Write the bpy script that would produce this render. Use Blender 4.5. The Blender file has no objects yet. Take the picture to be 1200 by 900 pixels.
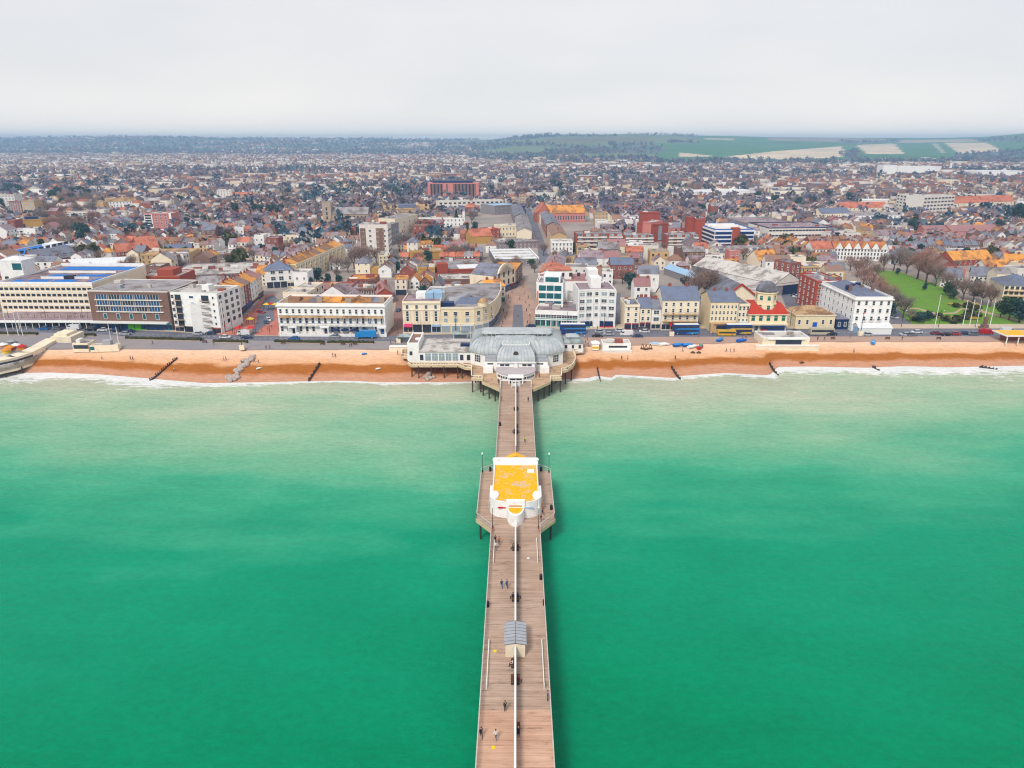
import bpy,math,random
import numpy as np
from mathutils import Vector
RN = random.Random(11)
sc = bpy.context.scene
COL = sc.collection
F = 832.0
PITCH = math.radians(18.97)
YAW = math.radians(0.326)
HC = 80.0
GZ = 5.0
DZ = 5.6
_s,_c,_sy,_cy = math.sin(PITCH),math.cos(PITCH),math.sin(YAW),math.cos(YAW)
FW = (-_sy*_c,_cy*_c,-_s)
RT = (_cy,_sy,0.0)
UP = (-_sy*_s,_cy*_s,_c)
def G(px,py,z=GZ):
 """photo pixel -> point on the level z"""
 a,b = (px-600)/F,(450-py)/F
 d = [FW[i]+a*RT[i]+b*UP[i]for i in range(3)]
 t = (z-HC)/d[2]
 return d[0]*t,d[1]*t
def P(x,y,z):
 v = (x,y,z-HC)
 w = sum(v[i]*FW[i]for i in range(3))
 return 600+F*sum(v[i]*RT[i]for i in range(3))/w,450-F*sum(v[i]*UP[i]for i in range(3))/w
def ZT(x,y,py):
 """height at ground position (x, y) that shows at photo row py"""
 lo,hi = -20.0,300.0
 for _ in range(50):
  m = (lo+hi)/2
  if P(x,y,m)[1]>py:
   lo = m
  else:
   hi = m
 return(lo+hi)/2
def lin(r,g,b,k=0.72):
 def f(u):
  u/=255.0
  return u/12.92 if u<=0.04045 else((u+0.055)/1.055)**2.4
 return(f(r)*k,f(g)*k,f(b)*k)
MATS = {}
def mk(name,col,rough=0.85,var=0.10,scale=0.35,spec=0.25,col2=None,thr=0.55,sc2=0.25,soft=0.08,rnd=0.0,bump=0.0,metal=0.0,stripes=None):
 m = bpy.data.materials.new(name)
 m.use_nodes = True
 nt = m.node_tree
 N,L = nt.nodes,nt.links
 bs = N['Principled BSDF']
 bs.inputs['Roughness'].default_value = rough
 bs.inputs['Specular IOR Level'].default_value = spec
 bs.inputs['Metallic'].default_value = metal
 geo = N.new('ShaderNodeNewGeometry')
 nz = N.new('ShaderNodeTexNoise')
 nz.inputs['Scale'].default_value = scale
 nz.inputs['Detail'].default_value = 4
 nz.inputs['Roughness'].default_value = 0.65
 L.new(geo.outputs['Position'],nz.inputs['Vector'])
 mx = N.new('ShaderNodeMix')
 mx.data_type = 'RGBA'
 rp = N.new('ShaderNodeMapRange')
 rp.inputs['From Min'].default_value = 0.3
 rp.inputs['From Max'].default_value = 0.7
 L.new(nz.outputs['Fac'],rp.inputs['Value'])
 L.new(rp.outputs['Result'],mx.inputs['Factor'])
 mx.inputs['A'].default_value = tuple(min(1,c*(1-var))for c in col)+(1,)
 mx.inputs['B'].default_value = tuple(min(1,c*(1+var))for c in col)+(1,)
 out = mx.outputs['Result']
 if col2 is not None:
  n2 = N.new('ShaderNodeTexNoise')
  n2.inputs['Scale'].default_value = sc2
  n2.inputs['Detail'].default_value = 5
  n2.inputs['Roughness'].default_value = 0.7
  L.new(geo.outputs['Position'],n2.inputs['Vector'])
  r2 = N.new('ShaderNodeMapRange')
  r2.inputs['From Min'].default_value = thr-soft
  r2.inputs['From Max'].default_value = thr+soft
  L.new(n2.outputs['Fac'],r2.inputs['Value'])
  m2 = N.new('ShaderNodeMix')
  m2.data_type = 'RGBA'
  L.new(r2.outputs['Result'],m2.inputs['Factor'])
  L.new(out,m2.inputs['A'])
  m2.inputs['B'].default_value = tuple(col2)+(1,)
  out = m2.outputs['Result']
 if stripes:
  axis,freq,dark = stripes
  tc = N.new('ShaderNodeTexCoord')
  w = N.new('ShaderNodeTexWave')
  w.bands_direction = axis
  w.inputs['Scale'].default_value = freq
  w.inputs['Distortion'].default_value = 0.15
  L.new(tc.outputs['Object'],w.inputs['Vector'])
  r3 = N.new('ShaderNodeMapRange')
  r3.inputs['From Min'].default_value = 0.0
  r3.inputs['From Max'].default_value = 0.35
  r3.inputs['To Min'].default_value = dark
  r3.inputs['To Max'].default_value = 1.0
  L.new(w.outputs['Fac'],r3.inputs['Value'])
  m3 = N.new('ShaderNodeMix')
  m3.data_type = 'RGBA'
  m3.blend_type = 'MULTIPLY'
  m3.inputs['Factor'].default_value = 1.0
  L.new(out,m3.inputs['A'])
  L.new(r3.outputs['Result'],m3.inputs['B'])
  out = m3.outputs['Result']
 if rnd:
  oi = N.new('ShaderNodeObjectInfo')
  r4 = N.new('ShaderNodeMapRange')
  r4.inputs['To Min'].default_value = 1-rnd
  r4.inputs['To Max'].default_value = 1+rnd
  L.new(oi.outputs['Random'],r4.inputs['Value'])
  hs = N.new('ShaderNodeHueSaturation')
  L.new(r4.outputs['Result'],hs.inputs['Value'])
  L.new(out,hs.inputs['Color'])
  out = hs.outputs['Color']
 L.new(out,bs.inputs['Base Color'])
 if bump:
  bp = N.new('ShaderNodeBump')
  bp.inputs['Strength'].default_value = bump
  bp.inputs['Distance'].default_value = 0.3
  L.new(nz.outputs['Fac'],bp.inputs['Height'])
  L.new(bp.outputs['Normal'],bs.inputs['Normal'])
 MATS[name] = m
 return m
def attr_mat(name,attr='col',rough=0.9,var=0.12,scale=0.2):
 """base colour from the colour each house or tree was given (attribute), plus a little dirt"""
 m = mk(name,(1,1,1),rough=rough,var=var,scale=scale)
 nt = m.node_tree
 at = nt.nodes.new('ShaderNodeAttribute')
 at.attribute_name = attr
 mx = nt.nodes.new('ShaderNodeMix')
 mx.data_type = 'RGBA'
 mx.blend_type = 'MULTIPLY'
 mx.inputs['Factor'].default_value = 1
 bs = nt.nodes['Principled BSDF']
 src = bs.inputs['Base Color'].links[0].from_socket
 nt.links.new(src,mx.inputs['A'])
 nt.links.new(at.outputs['Color'],mx.inputs['B'])
 nt.links.new(mx.outputs['Result'],bs.inputs['Base Color'])
 return m
W_ = dict(white=lin(252,250,246, .82),offwhite=lin(240,234,224,.78),cream=lin(252,236,208,.80),butter=lin(250,230,190, .80),tan=lin(222,184,132,.7),ochre=lin(214,168,88,.7),brick=lin(172,98,84, .66),redbrick=lin(190,88,66,.68),brownbrick=lin(150,116,102,.66),pink=lin(222,138,128, .74),grey=lin(168,160,164,.62),mauve=lin(168,148,152,.62),stone=lin(200,178,156, .68))
for _k,_v in W_.items():
 mk('wall_'+_k,_v,var=.07,scale=.5,rough=.8,rnd=.05,col2=tuple(c*.72 for c in _v),thr=.66,soft=.1,sc2=.35)
R_ = dict(slate=(lin(136,138,152,.66),lin(120,116,122,.6)),blueslate=(lin(120,130,156, .66),lin(130,134,150,.6)),grey=(lin(166,160,162,.68),lin(138,124,118,.64)),pale=(lin(226,218,210,.68),lin(170,160,152,.6)),white=(lin(240,240,240,.75),None),mauve=(lin(166,144,150,.68),lin(140,116,116,.6)),brown=(lin(152,124, 114,.66),lin(184,132,92,.66)),terracotta=(lin(206,124,96,.7),lin(180,104,80, .66)),orange=(lin(226,156,72,.74),lin(176,122,84,.66)),lichen=(lin(160,116, 88,.6),lin(228,156,44,.72)),red=(lin(206,66,46,.66),None),tan=(lin(200,164,120,.66),lin(160,120,90,.6)),blue=(lin(40,130,220,.7),None),asphalt=(lin(140,140,148,.6),lin(110,110,118,.6)),purple=(lin(170,124,126,.66),lin(190,140,124,.66)),copper=(lin(172,182,180,.66),lin(140,150,150,.6)))
for _k,(_a,_b)in R_.items():
 _q = 1.0 if _k in('white','pale','blue','red')else 1.14
 _a = tuple(c*_q for c in _a)
 mk('roof_'+_k,_a,var=.14,scale=.9,rough=.85,rnd=.08,col2=_b,thr=.54,sc2=.16,soft=.06)
mk('glass',lin(58,70,92,.5),rough=.12,var=.35,scale=.15,spec=.6)
mk('glass_blue',lin(40,96,150,.55),rough=.12,var=.3, scale=.2,spec=.6)
mk('glass_teal',lin(30,120,134,.55),rough=.12,var=.3,scale=.2,spec=.6)
mk('glass_pale',lin(176,196,206,.6),rough=.15,var=.2,scale=.3,spec=.5)
mk('glass_green',lin(30,130,100,.55),rough=.15,var=.2,scale=.3,spec=.5)
mk('frame_white',lin(246,246, 242,.8),rough=.5,var=.04)
mk('dark',lin(52,50,58,.6),rough=.6,var=.2)
mk('iron',lin(70,66,66,.6),rough=.6,var=.2)
mk('timber',lin(120,84,58,.6),rough=.9,var=.2,scale=1.5)
mk('trim_red',lin(214,36,40,.75),rough=.5,var=.05)
mk('trim_blue',lin(30,110,214,.7),rough=.5,var=.05)
mk('trim_navy',lin(30,60,110,.6), rough=.5,var=.1)
mk('trim_teal',lin(110,190,186,.66),rough=.5,var=.05)
mk('trim_green', lin(110,214,30,.7),rough=.5,var=.08)
mk('trim_pink',lin(228,60,120,.72),rough=.5,var=.05)
mk('trim_orange',lin(240,150,40,.75),rough=.5,var=.05)
mk('trim_yellow',lin(244, 206,40,.75),rough=.5,var=.05)
mk('trim_maroon',lin(150,50,70,.65),rough=.5,var=.05)
mk('trim_sky',lin(170,206,236,.72),rough=.5,var=.05)
M = MATS
class MB:
 def __init__(s):
  s.v,s.f,s.m = [],[],[]
 def face(s, pts,m=0):
  i = len(s.v)
  s.v+=[tuple(p)for p in pts]
  s.f.append(tuple(range(i,i+len(pts))))
  s.m.append(m)
 def box(s, x0,y0,z0,x1,y1,z1,m=0,top=None,bottom=True):
  i = len(s.v)
  s.v+=[(x0,y0,z0),(x1,y0,z0),(x1,y1,z0),(x0,y1,z0),(x0, y0,z1),(x1,y0,z1),(x1,y1,z1),(x0,y1,z1)]
  fs = [(0, 1,5,4),(1,2,6,5),(2,3,7,6),(3,0,4,7),(4,5,6,7)]+([(3,2,1,0)]if bottom else[])
  for k,f in enumerate(fs):
   s.f.append(tuple(i+j for j in f))
   s.m.append(top if(k==4 and top is not None)else m)
  return s
 def prism(s,poly,z0,z1,m=0, top=None,cap=True,bottom=False):
  n = len(poly)
  i = len(s.v)
  s.v+=[(p[0],p[1],z0)for p in poly]+[(p[0],p[1],z1)for p in poly]
  for k in range(n):
   s.f.append((i+k,i+(k+1)%n,i+n+(k+1)%n,i+n+k))
   s.m.append(m)
  if cap:
   s.f.append(tuple(i+n+k for k in range(n)))
   s.m.append(m if top is None else top)
  if bottom:
   s.f.append(tuple(i+k for k in range(n-1, -1,-1)))
   s.m.append(m)
  return s
 def gable(s,x0,y0,x1,y1, z0,z1,axis='x',o=0.3,m=0,mg=None,t=0.18):
  """gabled roof; the two gable triangles take material mg"""
  mg = m if mg is None else mg
  if axis=='x':
   ym = (y0+y1)/2
   a,b,c,d = (x0-o,y0-o,z0),(x1+o,y0-o,z0),(x1+o,ym,z1),(x0-o, ym,z1)
   e,f = (x0-o,y1+o,z0),(x1+o,y1+o,z0)
   s.face([a,b,c,d],m);s.face([f,e,d,c],m)
   s.face([(x0,y0,z0),(x0,ym,z1-t),(x0,y1,z0)][::-1],mg)
   s.face([(x1,y0,z0),(x1,y1,z0),(x1,ym,z1-t)],mg)
   s.face([a,d, e],m)if False else None
  else:
   xm = (x0+x1)/2
   a,b,c,d = (x0-o,y0-o,z0),(x0-o,y1+o,z0),(xm,y1+o,z1),(xm,y0-o,z1)
   e,f = (x1+o,y0-o,z0),(x1+o,y1+o,z0)
   s.face([b,a,d,c],m);s.face([e,f,c,d],m)
   s.face([(x0,y0,z0),(x1,y0,z0),(xm,y0,z1-t)],mg)
   s.face([(x1,y1,z0),(x0,y1,z0),(xm,y1,z1-t)],mg)
  return s
 def hip(s,x0,y0, x1,y1,z0,z1,o=0.3,m=0,k=1.0):
  x0,y0,x1,y1 = x0-o,y0-o,x1+o,y1+o
  w,d = x1-x0,y1-y0
  if w>=d:
   r = d/2*k
   p,q = (x0+r,(y0+y1)/2,z1),(x1-r,(y0+y1)/2, z1)
   s.face([(x0,y0,z0),(x1,y0,z0),q,p],m);s.face([(x1,y1,z0),(x0,y1,z0),p,q],m)
   s.face([(x1,y0,z0),(x1, y1,z0),q],m);s.face([(x0,y1,z0),(x0,y0,z0),p],m)
  else:
   r = w/2*k
   p,q = ((x0+x1)/2,y0+r,z1),((x0+x1)/2,y1-r,z1)
   s.face([(x0,y0,z0),(x1,y0,z0),p],m);s.face([(x1,y1,z0),(x0,y1,z0),q],m)
   s.face([(x1,y0,z0),(x1,y1,z0),q,p],m);s.face([(x0,y1,z0),(x0,y0,z0),p,q],m)
  return s
 def cyl(s,cx,cy,z0,z1,r,n=10,m=0,r1=None,top=None):
  r1 = r if r1 is None else r1
  a = [(cx+r*math.cos(2*math.pi*k/n),cy+r*math.sin(2*math.pi*k/n))for k in range(n)]
  b = [(cx+r1*math.cos(2*math.pi*k/n),cy+r1*math.sin(2*math.pi*k/n))for k in range(n)]
  i = len(s.v)
  s.v+=[(x,y,z0)for x,y in a]+[(x,y,z1)for x,y in b]
  for k in range(n):
   s.f.append((i+k,i+(k+1)%n,i+n+(k+1)%n,i+n+k));s.m.append(m)
  s.f.append(tuple(i+n+k for k in range(n)));s.m.append(m if top is None else top)
  return s
 def bar(s, p,q,w,h=None,m=0):
  h = w if h is None else h
  p,q = Vector(p),Vector(q)
  d = (q-p).normalized()
  u = d.cross(Vector((0,0,1)))
  u = Vector((1,0,0))if u.length<1e-4 else u.normalized()
  n = u.cross(d)
  i = len(s.v)
  for e in(p,q):
   for a,b in((-1,-1),(1,-1),(1,1),(-1,1)):
    s.v.append(tuple(e+u*a*w/2+n*b*h/2))
  for f in((0,1,5,4),(1,2,6,5),(2,3,7,6),(3,0,4,7),(3,2,1,0),(4,5,6,7)):
   s.f.append(tuple(i+j for j in f));s.m.append(m)
  return s
 def loft(s,rings,m=0,cap=True,closed=True):
  n = len(rings[0])
  i = len(s.v)
  for r in rings:
   s.v+=[tuple(p)for p in r]
  for a in range(len(rings)-1):
   for k in range(n if closed else n-1):
    k2 = (k+1)%n
    s.f.append((i+a*n+k,i+a*n+k2,i+(a+1)*n+k2,i+(a+1)*n+k));s.m.append(m)
  if cap:
   s.f.append(tuple(i+(len(rings)-1)*n+k for k in range(n)));s.m.append(m)
   s.f.append(tuple(i+k for k in range(n-1,-1,-1)));s.m.append(m)
  return s
 def mesh(s,name,mats,smooth=False):
  me = bpy.data.meshes.new(name)
  me.from_pydata(s.v,[],s.f)
  for m in(mats if isinstance(mats,(list,tuple))else[mats]):
   me.materials.append(M[m]if isinstance(m,str)else m)
  me.polygons.foreach_set('material_index',s.m)
  if smooth:
   me.polygons.foreach_set('use_smooth',[True]*len(s.f))
  me.update()
  return me
 def build(s,name,mats,parent=None,smooth=False):
  return link(name,s.mesh(name,mats,smooth),parent)
def link(name,me,parent=None,loc=None,rz=0.0):
 o = bpy.data.objects.new(name,me)
 COL.objects.link(o)
 if parent is not None:
  o.parent = parent
 if loc is not None:
  o.location = loc
 if rz:
  o.rotation_euler = (0,0,rz)
 return o
def tag(o,label=None,cat=None,group=None,kind=None):
 if label:o['label'] = label
 if cat:o['category'] = cat
 if group:o['group'] = group
 if kind:o['kind'] = kind
 return o
def empty(name,x,y,z,rz,label, cat,group=None):
 o = bpy.data.objects.new(name,None)
 COL.objects.link(o)
 o.location = (x,y,z)
 o.rotation_euler = (0,0,rz)
 o.empty_display_size = 0.5
 return tag(o,label,cat,group)
def own_mats(o,*names):
 """give this copy its own materials while it shares the mesh"""
 for i,n in enumerate(names):
  if n and i<len(o.material_slots):
   o.material_slots[i].link = 'OBJECT'
   o.material_slots[i].material = M[n]
cam = bpy.data.cameras.new('camera')
cam.sensor_width = 36
cam.lens = 36*F/1200
cam.clip_end = 60000
cam.clip_start = 0.5
co = bpy.data.objects.new('camera',cam)
COL.objects.link(co)
co.location = (0,0,HC)
co.rotation_euler = (math.pi/2-PITCH,0,YAW)
sc.camera = co
SUN_EL,SUN_AZ = math.radians(46),math.radians(205)
wd = bpy.data.worlds.new('World')
sc.world = wd
wd.use_nodes = True
nt = wd.node_tree
bg = nt.nodes['Background']
sky = nt.nodes.new('ShaderNodeTexSky')
sky.sky_type = 'NISHITA'
sky.sun_disc = False
sky.sun_elevation = SUN_EL
sky.sun_rotation = SUN_AZ
tc = nt.nodes.new('ShaderNodeTexCoord')
mp = nt.nodes.new('ShaderNodeMapping')
mp.inputs['Scale'].default_value = (1.2,1.2,5.0)
nz = nt.nodes.new('ShaderNodeTexNoise')
nz.inputs['Scale'].default_value = 2.2
nz.inputs['Detail'].default_value = 5
nz.inputs['Roughness'].default_value = .5
rp = nt.nodes.new('ShaderNodeValToRGB')
SKY_K = 4.35
rp.color_ramp.elements[0].position = .3
rp.color_ramp.elements[1].position = .75
rp.color_ramp.elements[0].color = (.90,.91,.94,1)
rp.color_ramp.elements[1].color = (1.03,1.01,.99,1)
nt.links.new(tc.outputs['Generated'],mp.inputs['Vector'])
nt.links.new(mp.outputs['Vector'],nz.inputs['Vector'])
nt.links.new(nz.outputs['Fac'],rp.inputs['Fac'])
sp = nt.nodes.new('ShaderNodeSeparateXYZ')
nt.links.new(tc.outputs['Generated'],sp.inputs['Vector'])
gr = nt.nodes.new('ShaderNodeValToRGB')
gr.color_ramp.elements[0].position = 0.0
gr.color_ramp.elements[0].color = (1.2,1.17,1.13,1)
e_ = gr.color_ramp.elements.new(.07)
e_.color = (1.03,1.02,1.01,1)
gr.color_ramp.elements[2].position = .4
gr.color_ramp.elements[2].color = (.93,.95,1.01,1)
nt.links.new(sp.outputs['Z'],gr.inputs['Fac'])
m1 = nt.nodes.new('ShaderNodeMix')
m1.data_type = 'RGBA'
m1.blend_type = 'MULTIPLY'
m1.inputs['Factor'].default_value = 1
nt.links.new(rp.outputs['Color'],m1.inputs['A'])
nt.links.new(gr.outputs['Color'],m1.inputs['B'])
m2 = nt.nodes.new('ShaderNodeVectorMath')
m2.operation = 'SCALE'
m2.inputs['Scale'].default_value = SKY_K
nt.links.new(m1.outputs['Result'],m2.inputs[0])
m3 = nt.nodes.new('ShaderNodeMix')
m3.data_type = 'RGBA'
m3.inputs['Factor'].default_value = .94
nt.links.new(sky.outputs['Color'],m3.inputs['A'])
nt.links.new(m2.outputs['Vector'],m3.inputs['B'])
nt.links.new(m3.outputs['Result'],bg.inputs['Color'])
bg.inputs['Strength'].default_value = .1
sl = bpy.data.lights.new('sun', 'SUN')
sl.energy = 1.5
sl.angle = math.radians(14)
sl.color = (1.0,.95,.88)
so = bpy.data.objects.new('sun',sl)
COL.objects.link(so)
so.rotation_euler = (math.pi/2-SUN_EL,0,math.pi-SUN_AZ)
sc.view_settings.view_transform = 'Standard'
sc.view_settings.look = 'None'
sc.view_settings.gamma = 1
sc.view_settings.use_curve_mapping = False
sc.view_settings.exposure = 1.0
sc.cycles.use_denoising = True
try:
 sc.cycles.denoiser = 'OPENIMAGEDENOISE'
 sc.cycles.denoising_input_passes = 'RGB_ALBEDO_NORMAL'
 sc.cycles.denoising_prefilter = 'ACCURATE'
except Exception:
 pass
sc.cycles.filter_width = 1.15
sc.cycles.max_bounces = 5
sc.cycles.diffuse_bounces = 2
sc.cycles.glossy_bounces = 2
sc.cycles.transparent_max_bounces = 6
sc.cycles.volume_bounces = 0
sc.cycles.sample_clamp_indirect = 4
def curve_px(pts,z):
 w = sorted(G(px,py,z)for px,py in pts)
 X = np.array([p[0]for p in w]);Y = np.array([p[1]for p in w])
 return lambda x:np.interp(x,X,Y)
wallY = curve_px([(-60,409),(150,408.5),(300,409.5),(440,409),(600,406.5),(700,405),(800,403),(900, 400.5),(1000,400),(1260,400)],GZ)
shoreY = curve_px([(-80,436),(0,437.5),(60,436.5),(120,439),(180,444),(240,449),(300,448),(400,446),(450, 448),(480,447.5),(520,448),(560,447),(640,446),(690,443),(700,440), (716,443),(722,439),(790,443),(800,440.5),(850,437),(902,440),(911, 430),(950,429.5),(1015,431),(1060,429),(1110,430.5),(1200,428.5),(1280,428)],0.0)
surfX = lambda x:np.interp(x,[G(p,438,0)[0]for p in(-50, 60,170,260,420,640,700,780,860,905,930,1000,1100,1250)],[1.0,1.0,.85,.4,.18, .25,.35,.25,.3,.55,.95,.95,1.0,1.0])
def grid_mesh(name,X,Y,Z,mats,attrs=None, cols=None,smooth=True):
 """X, Y, Z: arrays rows x columns"""
 r,c = X.shape
 me = bpy.data.meshes.new(name)
 V = np.stack([X,Y,Z],-1).reshape(-1,3)
 idx = np.arange(r*c).reshape(r,c)
 Fc = np.stack([idx[:-1,:-1],idx[:-1,1:],idx[1:,1:],idx[1:,:-1]],-1).reshape(-1,4)
 me.vertices.add(len(V));me.vertices.foreach_set('co',V.ravel())
 me.loops.add(Fc.size);me.loops.foreach_set('vertex_index',Fc.ravel())
 me.polygons.add(len(Fc))
 me.polygons.foreach_set('loop_start',np.arange(0,Fc.size,4));me.polygons.foreach_set('loop_total',np.full(len(Fc),4))
 for k,a in(attrs or{}).items():
  at = me.attributes.new(k,'FLOAT','POINT');at.data.foreach_set('value',a.ravel().astype(np.float32))
 for k,a in(cols or{}).items():
  at = me.attributes.new(k,'FLOAT_COLOR','POINT');at.data.foreach_set('color',a.reshape(-1,4).ravel().astype(np.float32))
 for m in mats:
  me.materials.append(m)
 me.update(calc_edges=True);me.validate()
 if smooth:
  me.polygons.foreach_set('use_smooth',[True]*len(me.polygons))
 return me
def node_mat(name):
 m = bpy.data.materials.new(name);m.use_nodes = True;MATS[name] = m
 return m,m.node_tree.nodes,m.node_tree.links,m.node_tree.nodes['Principled BSDF']
def ramp(N,stops,interp='LINEAR'):
 r = N.new('ShaderNodeValToRGB');r.color_ramp.interpolation = interp
 e = r.color_ramp.elements
 while len(e)<len(stops):e.new(.5)
 for i,(p,c)in enumerate(stops):
  e[i].position = p;e[i].color = tuple(c)+(1,)if len(c)==3 else c
 return r
def math_node(N,L,op,a,b=None,c=None):
 n = N.new('ShaderNodeMath');n.operation = op
 for i,v in enumerate((a,b,c)):
  if v is None:continue
  if hasattr(v,'links'):L.new(v,n.inputs[i])
  else:n.inputs[i].default_value = v
 return n.outputs[0]
def noise(N,L, vec,scale,detail=4,rough=.6,stretch=None):
 n = N.new('ShaderNodeTexNoise');n.inputs['Scale'].default_value = scale;n.inputs['Detail'].default_value = detail;n.inputs['Roughness'].default_value = rough
 if stretch:
  mp = N.new('ShaderNodeMapping');mp.inputs['Scale'].default_value = stretch;L.new(vec,mp.inputs['Vector']);vec = mp.outputs['Vector']
 L.new(vec,n.inputs['Vector'])
 return n.outputs['Fac']
xs = np.concatenate([np.linspace(-2500,-420,24),np.linspace(-400,400,401),np.linspace(420,2500,24)])
ds = np.concatenate([[-6,-3,-1],np.linspace(0,14,29),np.linspace(15,60,40),np.linspace(63,250,60),[300,400,600,900,1400,2500]])
D,X = np.meshgrid(ds,xs,indexing='ij')
Y = shoreY(X)-D
sm = np.convolve(np.pad(shoreY(xs),20,mode='edge'),np.ones(41)/41,'valid')
k = np.clip((D-6)/50,0,1)
Y = Y*(1-k)+(sm[None,:]-D)*k
m,N,L,bs = node_mat('sea_water')
geo = N.new('ShaderNodeNewGeometry');pos = geo.outputs['Position']
at = N.new('ShaderNodeAttribute');at.attribute_name = 'shore'
au = N.new('ShaderNodeAttribute');au.attribute_name = 'surf'
big = noise(N,L,pos,.011, 4,.6,(0.7,1.6,1))
mid = noise(N,L,pos,.05,4,.6,(0.6,1.8,1))
d1 = math_node(N,L,'ADD',at.outputs['Fac'],math_node(N,L,'MULTIPLY',math_node(N,L,'SUBTRACT',big, .5),120.0))
d1 = math_node(N,L,'ADD',d1,math_node(N,L,'MULTIPLY',math_node(N,L,'SUBTRACT',mid,.5),26.0))
d1 = math_node(N,L,'DIVIDE',d1,220.0)
rw = ramp(N,[(0.0,lin(216,222,192,.58)),(.07,lin(206,222,190,.63)),(.20,lin(156,212,172,.63)),(.37,lin(76,194,150,.63)),(.48,lin(14,174,130,.62)),(.72,lin(0,160, 112,.62)),(1.0,lin(0,136,86,.60))])
L.new(d1,rw.inputs['Fac'])
fn = noise(N,L,pos,.42,7,.72,(0.5,1.3,1))
fb = noise(N,L,pos, .035,3,.5,(1,1,1))
reach = math_node(N,L,'MULTIPLY',au.outputs['Fac'],math_node(N, L,'MULTIPLY_ADD',fb,26.0,0.5))
e1 = math_node(N,L,'SUBTRACT',1.0,math_node(N,L,'DIVIDE',at.outputs['Fac'],math_node(N,L,'ADD',reach,.6)))
fv = math_node(N,L,'ADD',math_node(N,L,'MULTIPLY',e1,.50),math_node(N,L,'MULTIPLY',math_node(N,L,'SUBTRACT',fn,.54),1.5))
mr = N.new('ShaderNodeMapRange');mr.inputs['From Min'].default_value = .06;mr.inputs['From Max'].default_value = .22;L.new(fv,mr.inputs['Value'])
mx = N.new('ShaderNodeMix');mx.data_type = 'RGBA'
L.new(mr.outputs['Result'],mx.inputs['Factor']);L.new(rw.outputs['Color'],mx.inputs['A']);mx.inputs['B'].default_value = (.70,.70,.68,1)
rip = noise(N,L,pos,.7,6,.78,(0.85,1.15,1));rq = ramp(N,[(.3,(.80,.86,.86)),(.7,(1.18,1.12,1.12))]);L.new(rip,rq.inputs['Fac'])
mot = noise(N,L,pos,.05,6,.75,(0.8,1.2,1));rm_ = ramp(N,[(.3,(.86,.91,.91)),(.7,(1.13,1.08,1.07))]);L.new(mot,rm_.inputs['Fac'])
q1 = N.new('ShaderNodeMix');q1.data_type = 'RGBA';q1.blend_type = 'MULTIPLY';q1.inputs['Factor'].default_value = 1
q2 = N.new('ShaderNodeMix');q2.data_type = 'RGBA';q2.blend_type = 'MULTIPLY';q2.inputs['Factor'].default_value = 1
L.new(mx.outputs['Result'],q1.inputs['A']);L.new(rq.outputs['Color'],q1.inputs['B']);L.new(q1.outputs['Result'],q2.inputs['A']);L.new(rm_.outputs['Color'],q2.inputs['B'])
L.new(q2.outputs['Result'],bs.inputs['Base Color'])
rr = N.new('ShaderNodeMapRange');rr.inputs['To Min'].default_value = .16;rr.inputs['To Max'].default_value = .8;L.new(mr.outputs['Result'],rr.inputs['Value']);L.new(rr.outputs['Result'],bs.inputs['Roughness'])
bs.inputs['IOR'].default_value = 1.33
bs.inputs['Specular IOR Level'].default_value = .04
w1 = noise(N,L,pos,.3,5,.65,(0.75,1.25,1));w2 = noise(N,L,pos,.9, 5,.7,(0.7,1.3,1))
hh = math_node(N,L,'ADD',math_node(N,L,'MULTIPLY',w1,1.0), math_node(N,L,'MULTIPLY',w2,.28))
bp = N.new('ShaderNodeBump');bp.inputs['Strength'].default_value = .55;bp.inputs['Distance'].default_value = .9
L.new(hh,bp.inputs['Height']);L.new(bp.outputs['Normal'],bs.inputs['Normal'])
sea = link('sea',grid_mesh('sea',X,Y,np.zeros_like(X),[m],{'shore':D, 'surf':surfX(X)}))
tag(sea,'green sea with pale shallows and surf along the beach','sea',kind='structure')
ts = np.concatenate([np.linspace(0,1,45),[1.1,1.25,1.6]])
xb = np.concatenate([np.linspace(-2500,-330,20),np.linspace(-320,320,321),np.linspace(330,2500,20)])
T,XB = np.meshgrid(ts,xb,indexing='ij')
wy,sy = wallY(XB),shoreY(XB)
YB = wy+(sy-wy)*T
prof = np.interp(T,[0,.12,.42,.62,.85,1,1.25,1.6],[4.7,4.3,3.5,2.4,.85,0.0,-1.0,-2.2])
bumps = .16*np.sin(XB*.31+2*np.sin(YB*.2))*np.sin(YB*.55+XB*.05)*np.clip(1-T,0,1)
m,N,L,bs = node_mat('beach_shingle')
geo = N.new('ShaderNodeNewGeometry');pos = geo.outputs['Position']
at = N.new('ShaderNodeAttribute');at.attribute_name = 't'
e = noise(N,L,pos,.05,6,.66,(1,1.8,1));g = noise(N,L,pos,.9, 6,.75,(.5,1.4,1))
tt = math_node(N,L,'ADD',at.outputs['Fac'],math_node(N,L, 'MULTIPLY',math_node(N,L,'SUBTRACT',e,.5),.42))
rb = ramp(N,[(0,lin(248,208,176,.82)),(.3,lin(244,196,158,.82)),(.50,lin(236,178,132,.80)),(.57,lin(192,114,36,.70)),(.72,lin(190,112,36,.70)),(.82,lin(218,158,122,.74)), (1,lin(214,160,130,.74))])
L.new(tt,rb.inputs['Fac'])
mg = N.new('ShaderNodeMix');mg.data_type = 'RGBA';mg.blend_type = 'MULTIPLY';mg.inputs['Factor'].default_value = 1
rg = ramp(N,[(.3,(.74,.73,.72)),(.7,(1.18,1.17,1.16))]);L.new(g,rg.inputs['Fac'])
L.new(rb.outputs['Color'],mg.inputs['A']);L.new(rg.outputs['Color'],mg.inputs['B']);L.new(mg.outputs['Result'],bs.inputs['Base Color'])
bs.inputs['Roughness'].default_value = .85;bs.inputs['Specular IOR Level'].default_value = .2
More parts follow.
